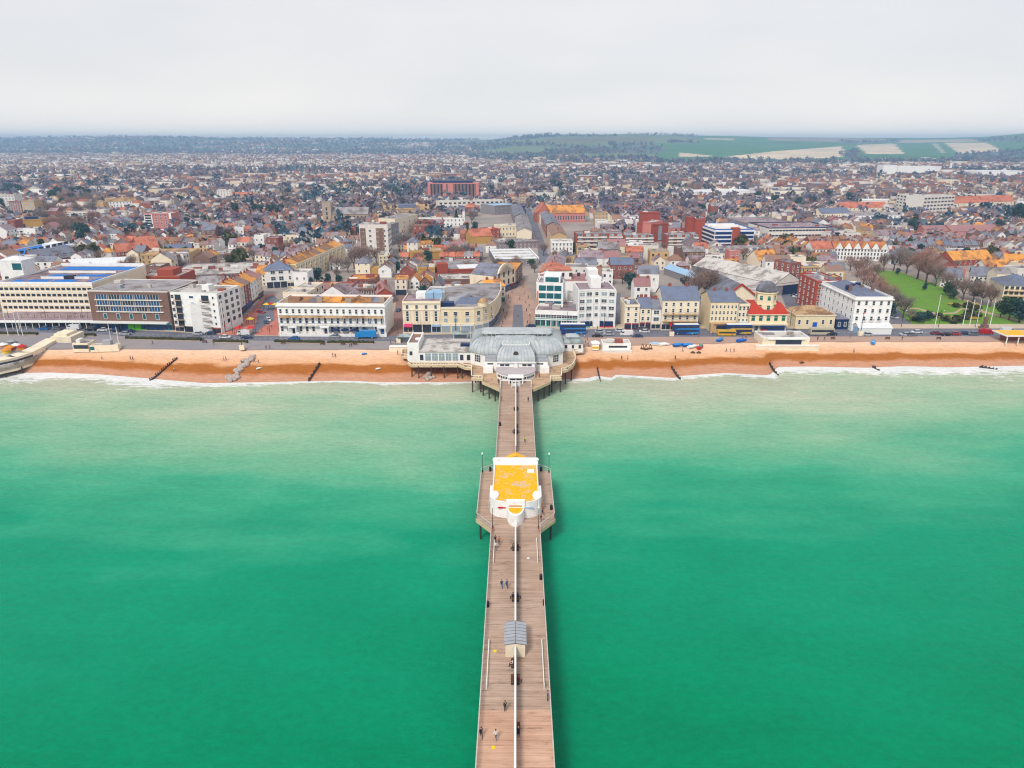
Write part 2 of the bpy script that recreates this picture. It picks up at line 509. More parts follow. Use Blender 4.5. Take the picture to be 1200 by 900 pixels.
bp = N.new('ShaderNodeBump');bp.inputs['Strength'].default_value = .5;bp.inputs['Distance'].default_value = .5;L.new(e,bp.inputs['Height']);L.new(bp.outputs['Normal'],bs.inputs['Normal'])
beach = link('beach',grid_mesh('beach',XB,YB,prof+bumps,[m],{'t':T}))
tag(beach,'orange shingle beach with a darker wet strip above the sea', 'beach',kind='structure')
RIDGE_PX = [-400,0,150,280,370,450,520,545,575,600,640,700,740,800,860,900,1000,1100,1150,1175,1200,1300,1600]
RIDGE_Y = [162,161.8,160,161.8,162.6,162.2, 166,166.3,163.5,160.5,157.5,157.5,157,158.5,159.5,160.5,161.5,161.5,160.5,158.5,156,155,156]
RIDGE_D = [7000,7000,7000,7000,6900,6900,6900,6800,6000,5600,5200,5200,5200,5600,6000,6500,6800,6800,6200, 5800,5400,5400,5400]
FOOT_D = [4200,4200,4200,4000,3900,3900,3700,3400,2900,2700,2600,2500, 2500,2400,2350,2350,2400,2500,2500,2500,2500,2500,2500]
def k_to_px(kx):
 a = np.arctan(kx)+YAW
 return 600+F*np.tan(a)/_c
def terrain_h(x,y):
 x,y = np.asarray(x,float),np.asarray(y,float)
 px = k_to_px(x/np.maximum(y,1))
 ry = np.interp(px,RIDGE_PX,RIDGE_Y);rd = np.interp(px,RIDGE_PX,RIDGE_D);fd = np.interp(px,RIDGE_PX,FOOT_D)
 hr = np.maximum(HC+(164.0-np.minimum(ry,163.7))*.00107*rd-GZ,1.0)
 t = np.clip((y-fd)/(rd-fd),0,1)
 h = hr*(.35*t+.65*t*t*(3-2*t))
 h = h+(7*np.sin(x*.0021+1.3)*np.sin(y*.0033)+4*np.sin(x*.0057+y*.002))*np.sin(np.pi*t)*np.clip(hr/60,0,1)
 far = np.clip((y-rd)/2500,0,1)
 return GZ+h*(1-.55*far)
kx = np.concatenate([np.linspace(-3.2,-.86,16),np.linspace(-.84,.84,421),np.linspace(.86,3.2, 16)])
sr = np.concatenate([[0,30,80,160,300,500,800,1100,1350],np.linspace(1500,7300,150)])
S,K = np.meshgrid(sr,kx,indexing='ij')
Y0 = wallY(K*266)
YG = Y0+S;XG = K*YG
ZG = np.where(S<1400,GZ,terrain_h(XG,YG))
PXG = np.zeros_like(XG);PYG = np.zeros_like(XG)
vx,vy,vz = XG,YG,ZG-HC
wv = vx*FW[0]+vy*FW[1]+vz*FW[2]
PXG = 600+F*(vx*RT[0]+vy*RT[1])/wv
PYG = 450-F*(vx*UP[0]+vy*UP[1]+vz*UP[2])/wv
colg = np.zeros(XG.shape+(4,));colg[...,3] = 1
colg[...,:3] = lin(188,174,168,.66)
def inpoly(px,py,poly):
 ins = np.zeros(px.shape,bool)
 j = len(poly)-1
 for i in range(len(poly)):
  xi, yi = poly[i];xj,yj = poly[j]
  c = ((yi>py)!=(yj>py))&(px<(xj-xi)*(py-yi)/(yj-yi+1e-12)+xi)
  ins^=c;j = i
 return ins
hill = YG>np.interp(k_to_px(K),RIDGE_PX,FOOT_D)-60
green,dgreen,wood,straw = lin(140, 160,120,.6),lin(96,160,104,.55),lin(124,142,138,.58),lin(250,226,192,.72)
rngg = np.random.default_rng(3)
nzv = np.sin(XG*.004+1.7*np.sin(YG*.0023))+np.sin(YG*.006+1.3*np.sin(XG*.0031))+.8*np.sin(XG*.013+YG*.009)
colg[hill, :3] = wood
open_mid = hill&(PXG>560)&(PXG<870)&(PYG<184-(PXG<640)*4)&(nzv>-.35)
colg[open_mid,:3] = green
colg[hill&(PXG>640)&(PXG<760)&(PYG>160)&(PYG<168)&(nzv>.4),:3] = lin(150,150,124,.55)
colg[hill&(PXG>=820)&(PYG<188),:3] = dgreen
colg[hill&(PXG>=770)&(PXG<905)&(PYG>168)&(PYG<186),:3] = dgreen
colg[hill&(PXG>520)&(PXG<640)&(PYG<172)&(nzv>.5),:3] = green
for poly,c in[([(795,179),(812,180),(845,184),(838,186.5),(798,185)],straw),([(848,184),(905,177.5),(985,171.5),(996,183),(940,187),(860,187)],straw),([(1003,170),(1048,168),(1060,180.5), (1016,180.5)],straw),([(1107,167.5),(1156,167),(1177,178),(1124,180)],straw),([(1048,164.5),(1140,163),(1150,166),(1052,167.5)],lin(224,204,170,.6)), ([(900,161),(1040,162.5),(1050,166),(1000,167),(900,164.5)],lin(190,176, 158,.55)),([(825,161.5),(862,162.5),(860,164.5),(826,163.5)],lin(220,206, 184,.6)),([(478,169),(505,168.5),(505,171.5),(478,172)],lin(220,206, 190,.6)),([(1092,168.5),(1098,168),(1108,179),(1104,179.5)],lin(214,210, 180,.6)),([(985,166),(1055,164),(1056,166.5),(990,168.5)],wood),([(1143,163.5),(1200,161),(1200,166.5),(1150,166.5)],wood),([(985,181),(1003,176),(1012,183),(1000,188)],wood),([(1000,182),(1100,182),(1100,184),(1000, 184)],lin(90,150,110,.5)),([(1120,181),(1200,176),(1200,188),(1120, 188)],wood),([(640,176),(780,172),(780,178),(640,182)],wood),([(775,184),(850,183),(850,187),(775,190)],lin(104,160,120,.5))]:
 colg[inpoly(PXG,PYG,poly)&hill,:3] = c
m,N,L,bs = node_mat('town_ground')
geo = N.new('ShaderNodeNewGeometry');pos = geo.outputs['Position']
ac = N.new('ShaderNodeAttribute');ac.attribute_name = 'col'
n1 = noise(N,L,pos,.03,6,.7);n2 = noise(N,L,pos,.006,5,.6)
r1 = ramp(N,[(.3,(.68,.68,.72)),(.5,(1,.98,.96)),(.7,(1.25,1.22,1.15))]);L.new(n1,r1.inputs['Fac'])
r2 = ramp(N,[(.35,(.78,.82,.82)),(.65,(1.14,1.12,1.06))]);L.new(n2,r2.inputs['Fac'])
a1 = N.new('ShaderNodeMix');a1.data_type = 'RGBA';a1.blend_type = 'MULTIPLY';a1.inputs['Factor'].default_value = 1
a2 = N.new('ShaderNodeMix');a2.data_type = 'RGBA';a2.blend_type = 'MULTIPLY';a2.inputs['Factor'].default_value = 1
L.new(ac.outputs['Color'],a1.inputs['A']);L.new(r1.outputs['Color'],a1.inputs['B']);L.new(a1.outputs['Result'],a2.inputs['A']);L.new(r2.outputs['Color'],a2.inputs['B']);L.new(a2.outputs['Result'],bs.inputs['Base Color'])
bs.inputs['Roughness'].default_value = .95;bs.inputs['Specular IOR Level'].default_value = .1
ground = link('ground',grid_mesh('ground',XG,YG,ZG,[m],cols={'col':colg}))
tag(ground,'flat coastal plain of the town rising into green and straw coloured hills','ground',kind='structure')
hz = MB()
hz.box(-25000,-2700,-4.5,25000,7800,124)
hm = bpy.data.materials.new('haze_air');hm.use_nodes = True
hn = hm.node_tree
hn.nodes.remove(hn.nodes['Principled BSDF'])
pv = hn.nodes.new('ShaderNodeVolumePrincipled')
pv.inputs['Color'].default_value = (.46,.70,.99,1)
pv.inputs['Density'].default_value = 1.75e-4
hn.links.new(pv.outputs['Volume'],hn.nodes['Material Output'].inputs['Volume'])
haze = hz.build('haze',hm)
tag(haze,'thin blue haze over the town and the hills','haze',kind='stuff')
def sheet(name,pts,z,mat,label,kind='structure',h=0.0,cat=None):
 """a flat area given by photo pixels on the level z; h > 0 gives it a kerb"""
 w = [G(px,py,z)for px,py in pts]
 return sheet_w(name,w,z,mat,label,kind,h,cat)
def sheet_w(name,w,z,mat,label, kind='structure',h=0.0,cat=None):
 ar = sum(w[i][0]*w[(i+1)%len(w)][1]-w[(i+1)%len(w)][0]*w[i][1]for i in range(len(w)))
 if ar<0:w = w[::-1]
 b = MB()
 if h:
  b.prism(w,z-h,z)
 else:
  b.face([(x,y,z)for x,y in w])
 o = b.build(name,mat)
 return tag(o,label,cat or name.replace('_',' '),kind=kind)
mk('asphalt',lin(140,140,152,.60),var=.10,scale=.5,rough=.9,col2=lin(122,122, 134,.6),thr=.55,sc2=.06)
mk('prom',lin(166,160,166,.64),var=.08,scale=.6,rough=.9,col2=lin(180,168,164,.64),thr=.5,sc2=.03)
mk('prom_brown',lin(196,164,148,.70),var=.08,scale=.6,rough=.9,col2=lin(206,172,152,.70),thr=.55,sc2=.05)
mk('paving_pink', lin(222,138,116,.66),var=.12,scale=.8,rough=.9,col2=lin(204,120,102,.66),thr=.55,sc2=.1)
mk('paving_buff',lin(206,170,150,.66),var=.10,scale=.6,rough=.9,col2=lin(184, 150,134,.66),thr=.55,sc2=.1)
mk('paving_pale',lin(226,204,180,.68),var=.08,scale=.6,rough=.9)
mk('cobble',lin(168,130,118,.62),var=.14,scale=1.0,rough=.9)
mk('lawn', lin(116,166,46,.64),var=.16,scale=.25,rough=.95,col2=lin(132,164,66,.6),thr=.55,sc2=.05)
mk('path',lin(214,180,150,.64),var=.08,rough=.9)
mk('paint_white',(.75,.75,.74),rough=.7,var=.06)
UPE = [(-90,380),(0,381),(100,383),(160,387),(300,393.5),(450,393.5),(560,391),(640,387),(740,385),(1290,385)]
LOE = [(-90,388),(0,389),(100,391),(160,395),(300,399.5),(450,400),(560,399),(640,396),(740,395),(1290,394)]
pxs = [-90+30*i for i in range(47)]
up = lambda x:float(np.interp(x,[p[0]for p in UPE],[p[1]for p in UPE]))
lo = lambda x:float(np.interp(x,[p[0]for p in LOE],[p[1]for p in LOE]))
wl = [G(x,lo(x))for x in pxs]
prom = [(x,float(wallY(x)))for x in[G(p,405)[0]for p in pxs]]
half = len(pxs)*600//1380+3
sheet_w('promenade',wl[:half]+prom[:half][::-1],GZ+.10,'prom','grey promenade west of the pier',h=.6)
sheet_w('promenade',wl[half-1:]+prom[half-1:][::-1],GZ+.101,'prom_brown','brown grey promenade east of the pier',h=.6)
sheet_w('seafront_road',[G(x,up(x))for x in pxs]+wl[::-1],GZ+.012,'asphalt','asphalt road along the seafront')
lm = MB()
for i in range(0,460):
 x = -80+i*3
 if i%2:continue
 ym = (up(x)+lo(x))/2;y2 = (up(x+3)+lo(x+3))/2
 a,b_ = G(x,ym),G(x+2.2,ym+(y2-ym)*.7)
 lm.face([(a[0],a[1]-.08,GZ+.018),(b_[0],b_[1]-.08,GZ+.018),(b_[0],b_[1]+.08,GZ+.018),(a[0],a[1]+.08,GZ+.018)])
tag(lm.build('road_marking','paint_white'),'white dashed centre line of the seafront road','road marking', kind='structure')
pav = [G(x,up(x))for x in pxs]+[G(x,up(x)-(4 if 330<x<470 else 5))for x in pxs][::-1]
sheet_w('pavement',pav,GZ+.13,'paving_pale','pale pavement below the seafront buildings',h=.5)
sheet('square_paving',[(255,392),(262,389),(290,367),(312,345),(324,345),(318,352),(328,370),(326,393)],GZ+.140,'paving_pink','pink brick paving of the square west of the white terrace',h=.3)
sheet('square_road',[(291,393.4),(301,376),(302,366),(310,350),(320,345),(327,352),(321,364),(322,375),(308,383),(297,393.4)],GZ+.146,'asphalt','grey road bending through the pink paved square')
sheet('lane', [(452,393),(463,362),(467,335),(473,335),(474,360),(472,393)],GZ+.138,'cobble','brown cobbled lane between white terrace and cream building',h=.3)
sheet('shopping_street',[(584,389),(591,352),(603,318),(611,318),(626,352),(628,388)],GZ+.140,'paving_buff','buff paved shopping street opposite the pier',h=.3)
sheet('street_strip',[(600,389), (602,357),(612,357),(614,389)],GZ+.146,'asphalt','grey carriageway strip in the buff shopping street')
sheet('town_road',[(632,308),(629,285),(624,268),(617,250),(611,240),(619,240),(626,252),(633, 270),(640,290),(645,308)],GZ+.02,'asphalt','long straight blue grey road running inland')
sheet('side_street',[(719,386),(722,365),(719,343),(727,343),(732,365),(731,386)],GZ+.016,'asphalt','narrow side street east of the white art deco building')
sheet('side_street',[(816,387),(821,365),(818,345),(829,345),(831,365),(837,387)],GZ+.016,'asphalt','side street between the two cream hotels')
sheet('yard',[(921,388),(924,366),(915,345),(936,341), (968,362),(980,372),(931,372),(934,388)],GZ+.016,'asphalt','asphalt yard beside the dome cinema')
sheet('garden_road', [(1042,388),(1044,370),(1034,352),(1022,330),(1028,330),(1045,352),(1066,372),(1076,387)],GZ+.016,'asphalt','road between white hotel and the lawn')
sheet('lawn',[(1024,316),(1052,318),(1100,333),(1138,356),(1260,366),(1260,384),(1075,384),(1062,374),(1052,362), (1044,345),(1030,325)],GZ+.05,'lawn','bright green lawn of the seafront gardens',h=.2)
for nm,pts in(('curving path across the lawn',[(1062,322),(1100,334),(1124,351),(1146,357),(1144,363),(1150,366),(1200,379),(1260,395),(1260,391),(1200,376.5),(1152,364),(1149,362),(1150,356),(1126,349.5),(1102,333),(1064,321)]),('path round the flower garden',[(1052,360),(1076,361),(1088,364), (1098,367),(1118,366),(1126,361),(1144,362),(1144,363.2),(1127,362.4),(1121, 367.4),(1096,368.4),(1086,365.4),(1075,362.2),(1052,361.2)]),('straight path along the flagpoles',[(1090,381), (1260,380.6),(1260,382),(1090,382.2)]),('short path west of the flagpoles',[(1064,366),(1078,373),(1076, 374.5),(1062,367)])):
 sheet('garden_path',pts,GZ+.058,'path',nm)
def XA(px,y,z):
 """x of the point at depth y, height z that shows in photo column px"""
 a,b = P(0,y,z)[0],P(1,y,z)[0]
 x = (px-a)/(b-a)
 for _ in range(3):
  e = P(x,y,z)[0]-px
  x-=e/(b-a)
 return x
def plank_mat(name,c1,c2,wet):
 m, N,L,bs = node_mat(name)
 geo = N.new('ShaderNodeNewGeometry');pos = geo.outputs['Position']
 n1 = noise(N,L,pos,1.0,3,.6,(.10,5.5,1));n2 = noise(N,L,pos,1.0,4,.7,(.35,1.7,1));n3 = noise(N,L,pos,.12,4,.6)
 r = ramp(N, [(.3,c2),(.5,c1),(.72,tuple(c*1.18 for c in c1))]);L.new(n1,r.inputs['Fac'])
 r2 = ramp(N,[(.32,(.60,.58,.56)),(.42,(.97,.97,.97)),(.7,(1.1,1.1,1.1))]);L.new(n2,r2.inputs['Fac'])
 r3 = ramp(N, [(.35,wet),(.6,(1,1,1))]);L.new(n3,r3.inputs['Fac'])
 a = N.new('ShaderNodeMix');a.data_type = 'RGBA';a.blend_type = 'MULTIPLY';a.inputs['Factor'].default_value = 1
 b = N.new('ShaderNodeMix');b.data_type = 'RGBA';b.blend_type = 'MULTIPLY';b.inputs['Factor'].default_value = 1
 L.new(r.outputs['Color'],a.inputs['A']);L.new(r2.outputs['Color'],a.inputs['B']);L.new(a.outputs['Result'],b.inputs['A']);L.new(r3.outputs['Color'],b.inputs['B']);L.new(b.outputs['Result'],bs.inputs['Base Color'])
 bs.inputs['Roughness'].default_value = .85;bs.inputs['Specular IOR Level'].default_value = .2
 return m
plank_mat('deck_planks',lin(196,168,148,.80),lin(164,136,118,.80),(.86,.82,.78))
plank_mat('deck_planks_new',lin(212,172,146,.84),lin(184,142,118,.84),(.9,.86,.84))
mk('lichen_roof',lin(252,184,10,.86),var=.14,scale=1.2,rough=.9,col2=lin(226,206,176,.7),thr=.58,soft=.06,sc2=.6)
mk('rail_paint',lin(222,212,204,.7),var=.12,scale=1.0,rough=.6)
mk('rust',lin(96,78,70,.55),var=.25,scale=1.5,rough=.9)
mk('dome_lead',lin(204,206,206,.78),var=.12,scale=.5,rough=.55,spec=.4,col2=lin(178,188,192,.74),thr=.52,soft=.12,sc2=.3)
mk('foyer_grey',lin(206,194,194,.72),var=.08,rough=.8)
mk('lead_dark',lin(184,192,194,.72),rough=.5,var=.06)
mk('lead_pale',lin(226,230,226,.84),rough=.5,var=.06)
mk('lead_grey',lin(186,188,194,.7),var=.1,scale=.6,rough=.7)
mk('deck_cream',lin(232,206,168,.68),var=.1,scale=.8,rough=.85)
mk('yellow_paint',lin(250,220,20,.8),rough=.6,var=.05)
pier = empty('pier',0,120,0,0,'long straight timber pier running from the sea to the domed pavilion','pier')
pier.location = (0,0, 0)
Wd = 5.0
octo = [G(575.5,620,DZ),G(558,607,DZ),G(563,553.5,DZ),G(578,548,DZ)]
oL = [(-abs(x),y)for x,y in octo]
oY0,oY1,oY2,oY3 = oL[0][1],oL[1][1],oL[2][1],oL[3][1]
ox = abs(oL[1][0])
MIDY = G(604,832,DZ)[1]
END_Y = 222.5
b = MB()
outline = [(-Wd,MIDY),(Wd,MIDY),(Wd,oY0),(ox, oY1),(ox,oY2),(Wd,oY3),(Wd,END_Y),(-Wd,END_Y),(-Wd,oY3),(-ox, oY2),(-ox,oY1),(-Wd,oY0)]
b.prism(outline,DZ-.5,DZ,bottom=True)
b.build('deck','deck_planks',pier)
b = MB();b.prism([(-Wd,-80),(Wd,-80),(Wd,MIDY),(-Wd,MIDY)],DZ-.5,DZ-.001,bottom=True)
tag(b.build('deck','deck_planks_new',pier),'newer pinkish deck planks at the seaward end')
pm = MB();pm.cyl(0,0,-4,DZ-.5,.22,8);pile_me = pm.mesh('pile','rust')
for y in[y for y in range(40,221,12)]:
 for x in(-4.2, 0,4.2):
  link('pile',pile_me,pier,(x,y,0))
for y in np.linspace(oY1+1, oY2-1,4):
 for s_ in(-1,1):
  link('pile',pile_me,pier,(s_*(ox-.8),float(y),0));link('pile',pile_me,pier,(s_*(ox-3.2),float(y),0))
for y in range(40,221,12):
 c_ = MB();c_.bar((-4.6,y,DZ-.75),(4.6, y,DZ-.75),.25,.4);c_.bar((-4.2,y,1.0),(0,y,DZ-1),.12);c_.bar((4.2,y,1.0),(0,y,DZ-1),.12)
 c_.build('cross_beam','rust',pier)
def railing(name,pts,parent,mat='rail_paint',h=1.15,z=DZ,step=1.8,top=.13,mats=None):
 r = MB()
 for(x0,y0),(x1,y1)in zip(pts[:-1],pts[1:]):
  L_ = math.hypot(x1-x0,y1-y0);n = max(1,int(L_/step))
  r.bar((x0,y0,z+h),(x1,y1,z+h),top,.10);r.bar((x0,y0,z+.6),(x1,y1,z+.6),.05,.05);r.bar((x0,y0,z+.25),(x1,y1,z+.25),.05,.05)
  for i in range(n+1):
   t = i/n;x,y = x0+(x1-x0)*t,y0+(y1-y0)*t
   r.bar((x,y,z),(x,y,z+h+.05),.09)
 return r.build(name,mat,parent)
for s_ in(-1,1):
 e = Wd-.12
 railing('railing',[(s_*e,-80),(s_*e,oY0),(s_*(ox-.12),oY1),(s_*(ox-.12),oY2),(s_*e,oY3),(s_*e,END_Y)],pier)
 f_ = MB();f_.bar((s_*Wd,oY0,DZ-.5),(s_*ox,oY1,DZ-.5),.25,.9);f_.build('fascia','deck_cream',pier)
 for y in(oY0-1.2,):
  lb = MB()
  for k in range(14):
   a0,a1 = 2*math.pi*k/14,2*math.pi*(k+1)/14
   lb.bar((s_*(e-.18),y+.38*math.cos(a0),DZ+.75+.38*math.sin(a0)),(s_*(e-.18),y+.38*math.cos(a1),DZ+.75+.38*math.sin(a1)),.14)
  tag(lb.build('lifebuoy','trim_red'),'red lifebuoy on the %s railing south of the yellow roofed building'%('west' if s_<0 else 'east'),'lifebuoy','red lifebuoys on the pier railing')
 for ya,yb in((82,92),(114,122)):
  q = MB();x = s_*(e-.75)
  q.bar((x,ya,DZ+.5),(x,yb,DZ+.5),.12,.12);q.bar((x,ya,DZ),(x,ya,DZ+.95),.14);q.bar((x,yb,DZ),(x,yb,DZ+.55),.12);q.bar((x,(ya+yb)/2,DZ),(x,(ya+yb)/2, DZ+.55),.12)
  tag(q.build('handrail','frame_white'),'low white inner handrail by the %s railing, %s of the grey roofed kiosk'%('west' if s_<0 else 'east','just south' if ya<100 else 'well north'),'handrail','white inner handrails on the pier')
lpm = MB();lpm.cyl(0,0,0,4.6,.07,8,r1=.05);lpm.cyl(0,0,0,.6,.14,8)
lhm = MB();lhm.cyl(0,0,4.6, 4.75,.1,8,r1=.24);lhm.cyl(0,0,4.75,5.15,.24,8,r1=.1)
LP,LH = lpm.mesh('post','iron'),lhm.mesh('lamp_head','frame_white')
for s_,y,w_ in((-1,oY2,'north west'),(1,oY2,'north east'),(-1,oY0+.3,'south west'),(1,oY0+.3,'south east')):
 r = empty('street_lamp',s_*((ox if 'north' in w_ else Wd)-.35),y,DZ,0,'iron lamp post at the %s corner of the pier landing'%w_,'street lamp','lamp posts on the pier landing')
 link('post', LP,r);link('lamp_head',LH,r)
KY0,KY1 = G(604,770,DZ)[1],G(604,730, DZ+2.35)[1]
def windbreak(y0,y1,lab):
 r = empty('windbreak',0,y0,DZ,0,lab,'windbreak','white topped windbreaks along the middle of the pier')
 n = int((y1-y0)/2.4)
 t = MB();t.box(-.14,0, 1.95,.14,y1-y0,2.1);t.build('top_rail','frame_white',r)
 g = MB();g.box(-.02,0,.75,.02,y1-y0,1.93);g.build('glazing','glass_pale',r)
 k = MB();k.box(-.06,0,.05,.06,y1-y0,.75);k.build('kick_board','rail_paint',r)
 p = MB()
 for i in range(n+1):
  y = (y1-y0)*i/n
  p.bar((0,y,0),(0,y, 1.95),.12)
 p.build('post_row','frame_white',r)
 return r
windbreak(-70,KY0,'white topped windbreak running from the kiosk towards the seaward end')
windbreak(KY1, G(604,620,DZ)[1],'white topped windbreak between the kiosk and the yellow roofed pavilion')
windbreak(G(604,531,DZ)[1],214.4,'white topped windbreak between the yellow roofed pavilion and the domes')
bs_ = MB();bs_.box(-.9,-.22,.40,.9,.22,.46)
bb_ = MB();bb_.box(-.9, .16,.5,.9,.22,.95)
bl_ = MB()
bl_.box(-.04,-.2,0,.04,.2,.4)
BS,BB,BL = bs_.mesh('seat','timber'),bb_.mesh('backrest','timber'),bl_.mesh('leg','iron')
def bench(x,y,z,rz,lab,group):
 r = empty('bench',x,y,z,rz,lab,'bench',group)
 link('seat',BS,r);link('backrest',BB,r)
 for sx in(-.75,.75):link('leg',BL,r, (sx,0,0))
 return r
BENCHES = [(855,'east','beside the couple near the seaward end'),(798,'west','south of the kiosk'),(798, 'east','south of the kiosk'),(779,'west','close to the kiosk'),(702,'west','halfway to the landing'),(702,'east','halfway to the landing'),(643,'west','just south of the yellow roofed pavilion'),(643,'east','just south of the yellow roofed pavilion'),(507,'west','nearest the pavilion on the landward length'),(507,'east','nearest the pavilion on the landward length'),(500,'east','second in line north of the landing'),(480,'west','closest to the domes'),(480,'east','closest to the domes')]
for py,side,where in BENCHES:
 s_ = -1 if side=='west' else 1
 y = G(604,py,DZ)[1]
 bench(s_*.42,y,DZ,-math.pi/2 if s_<0 else math.pi/2,'timber bench on the %s side of the windbreak, %s'%(side,where),'benches along the pier windbreak')
for px,py,lab in((580,763,'yellow disc on the deck west of the kiosk'),(578,876,'yellow disc on the deck by the walker in white'),):
 x,y = G(px,py,DZ);d_ = MB();d_.cyl(x,y,DZ+.004,DZ+.02,.3,16)
 tag(d_.build('floor_sticker','yellow_paint'),lab,'floor marker','yellow discs on the deck')
x,y = G(619,654,DZ);d_ = MB();d_.cyl(x,y,DZ+.004,DZ+.02,.28,16)
tag(d_.build('floor_sticker','frame_white'),'pale disc on the deck east of the windbreak','floor marker')
bin_b = MB();bin_b.cyl(0,0,0,.95,.28,10, r1=.3);bin_t = MB();bin_t.cyl(0,0,.95,1.1,.33,10,r1=.2)
BINB,BINT = bin_b.mesh('body','dark'),bin_t.mesh('lid','dark')
def litter_bin(x,y,z,lab,group='black litter bins'):
 r = empty('litter_bin',x,y,z,0,lab,'litter bin',group)
 link('body',BINB,r);link('lid',BINT,r)
for px,py,lab in((634,679,'black litter bin by the east railing between landing and kiosk'),(571.5,711,'black litter bin by the west railing level with the kiosk'),(638,709,'black litter bin by the east railing north of the kiosk'),(646, 597,'black litter bin at the east edge of the landing'),(574.5,552,'black litter bin at the north west corner of the landing'),(586,499,'black litter bin by the west railing near the domes'),(634,552,'black litter bin at the north east corner of the landing')):
 x,y = G(px,py,DZ);litter_bin(max(-ox+.5,min(ox-.5,x)),y,DZ,lab)
kz = 2.35
kr = empty('kiosk',0,KY0,DZ,0,'small cream kiosk with a grey glazed ridge roof straddling the windbreak','kiosk')
hw,kd = 1.5,KY1-KY0
b = MB();b.box(-hw,0,0,hw,kd,kz);b.build('wall','wall_cream',kr)
b = MB()
for i in range(9):
 x = -hw+.02+i*(2*hw-.1)/8
 b.box(x,-.03,.02,x+.06,0,kz-.05)
b.build('cladding','wall_cream',kr)
b = MB();b.gable(-hw,0,hw,kd,kz,kz+.28,axis='y',o=.2);rf = b.build('roof', 'lead_grey',kr)
b = MB()
for s_ in(-1,1):
 for i in range(8):
  y = -.15+i*(kd+.3)/7
  b.bar((s_*(hw+.2),y,kz+.03),(0,y,kz+.31),.05)
b.bar((0,-.2,kz+.31),(0,kd+.2,kz+.31),.08);b.build('glazing_bar','roof_slate',rf)
for s_ in(-1,1):
 b = MB();b.box(s_*hw-.04,1.2,.9,s_*hw+.04,kd-1.2,1.9);b.build('serving_hatch','glass',kr)
b = MB();b.cyl(.9,.1,kz-.1,kz+.12,.16,8);tag(b.build('lamp','trim_orange',kr), 'orange lamp on the front corner')
AY0,AY1 = G(604,608,DZ)[1],G(604,545,DZ+3.75)[1]+.6
AH = 3.75
ar = empty('pier_pavilion',0,AY0,DZ,0,'white pavilion with a flat roof covered in yellow lichen on the pier landing','pavilion')
ad = AY1-AY0
hw = 4.95
def bow(hw_,d_,n=14):
 return[(hw_*math.sin(a),-d_*math.cos(a)+d_*0)for a in np.linspace(-math.pi/2,math.pi/2,n)]
front = [(x,y+2.4)for x,y in bow(hw,2.4)]
poly = front+[(hw,ad),(-hw, ad)]
b = MB();b.prism(poly,0,AH-.35);b.build('wall','wall_white',ar)
b = MB()
inner = [(x*.955,2.4+(y-2.4)*.90)for x,y in front]+[(hw*.955,ad-.2),(-hw*.955,ad-.2)]
n = len(poly)
for i in range(n):
 j = (i+1)%n
 b.face([(*poly[i],AH-.35),(*poly[j],AH-.35),(*poly[j],AH),(*poly[i],AH)])
 b.face([(*poly[i],AH),(*poly[j],AH),(*inner[j],AH),(*inner[i],AH)])
 b.face([(*inner[j],AH),(*inner[j],AH-.3),(*inner[i],AH-.3),(*inner[i],AH)][::-1])
b.build('parapet','wall_white',ar)
b = MB();b.face([(x,y,AH-.25)for x,y in inner]);rf = b.build('roof','lichen_roof',ar)
b = MB();b.box(2.6,ad-4.2,AH-.25,4.2,ad-2.8,AH+.1);b.build('roof_hatch','wall_white', rf)
for s_ in(-1,1):
 b = MB();q = [(s_*(4.5+.95*math.cos(a)),3.4+1.8*math.sin(a))for a in np.linspace(-math.pi,math.pi,20)[:-1]]
 if s_<0:q = q[::-1]
 b.prism(q,0,AH+.06);b.box(*((5.0,3.4,0,5.5,8.5,AH-.4)if s_>0 else(-5.5,3.4,0,-5.0,8.5,AH-.4)));b.build('corner_turret','wall_white',ar)
 b = MB();x = s_*2.6
 b.box(x-1.1,-.12+.33,2.3,x+1.1,.45,2.55);b.build('sign_band','trim_red' if s_<0 else 'trim_sky',ar)
 b = MB();b.box(s_*5.6,3.0,.6,s_*5.6+s_*.06,4.0,2.2)if s_>0 else b.box(-5.66,3.0,.6,-5.6,4.0,2.2)
 b.build('side_board','trim_orange' if s_>0 else 'frame_white',ar)
bay = [(x,y+0.2)for x,y in bow(1.75,3.4)]+[(1.75,1.2), (-1.75,1.2)]
b = MB();b.prism(bay,0,2.55);br = b.build('bay','wall_white',ar)
b = MB();b.prism([(x*.86,y*.8+.1)for x,y in bay], 2.5,2.6);b.build('bay_roof','lichen_roof',br)
b = MB();b.box(-1.9,-.1,2.55,1.9, .9,AH+.35);b.build('bay_parapet','wall_white',br)
b = MB();b.box(-1.3,-.16,2.9, 1.3,-.1,3.2);b.build('bay_window','wall_tan',br)
b = MB();q = [(-5.15,ad),(5.15,ad),(5.15,ad+3.0),(-5.15,ad+3.0)];b.prism(q,0,AH+.25)
for s_ in(-1,1):b.cyl(s_*4.6,ad+1.3,AH+.25,AH+.7,.75,12)
b.build('rear_block','wall_white',ar)
b = MB();b.box(-4.4,ad+3.0,AH-.6,4.4,ad+4.0,AH-.3);b.build('canopy','roof_brown',ar)  # brown slab standing in for the shadow strip behind the rear block
b = MB();b.gable(-2.1,ad+3.6,2.1,ad+5.6, AH-.6,AH+.4,axis='y',o=.1,mg=1);b.build('porch_roof',['lichen_roof','wall_white'],ar)
b = MB();b.box(-2.1,ad+3.7,0,2.1,ad+5.5,AH-.6);b.build('porch','wall_white',ar)
for i in range(5):
 for s_ in(-1,1):
  b = MB();b.box(s_*hw-.05,6+i*2.6,1.0,s_*hw+.05,7.5+i*2.6,2.6);b.build('window','glass',ar)
PZ = 5.5
mk('pav_deck',lin(214,178,142,.74),var=.14,scale=1.2,rough=.9,col2=lin(178,146,120,.64),thr=.55,sc2=.4)
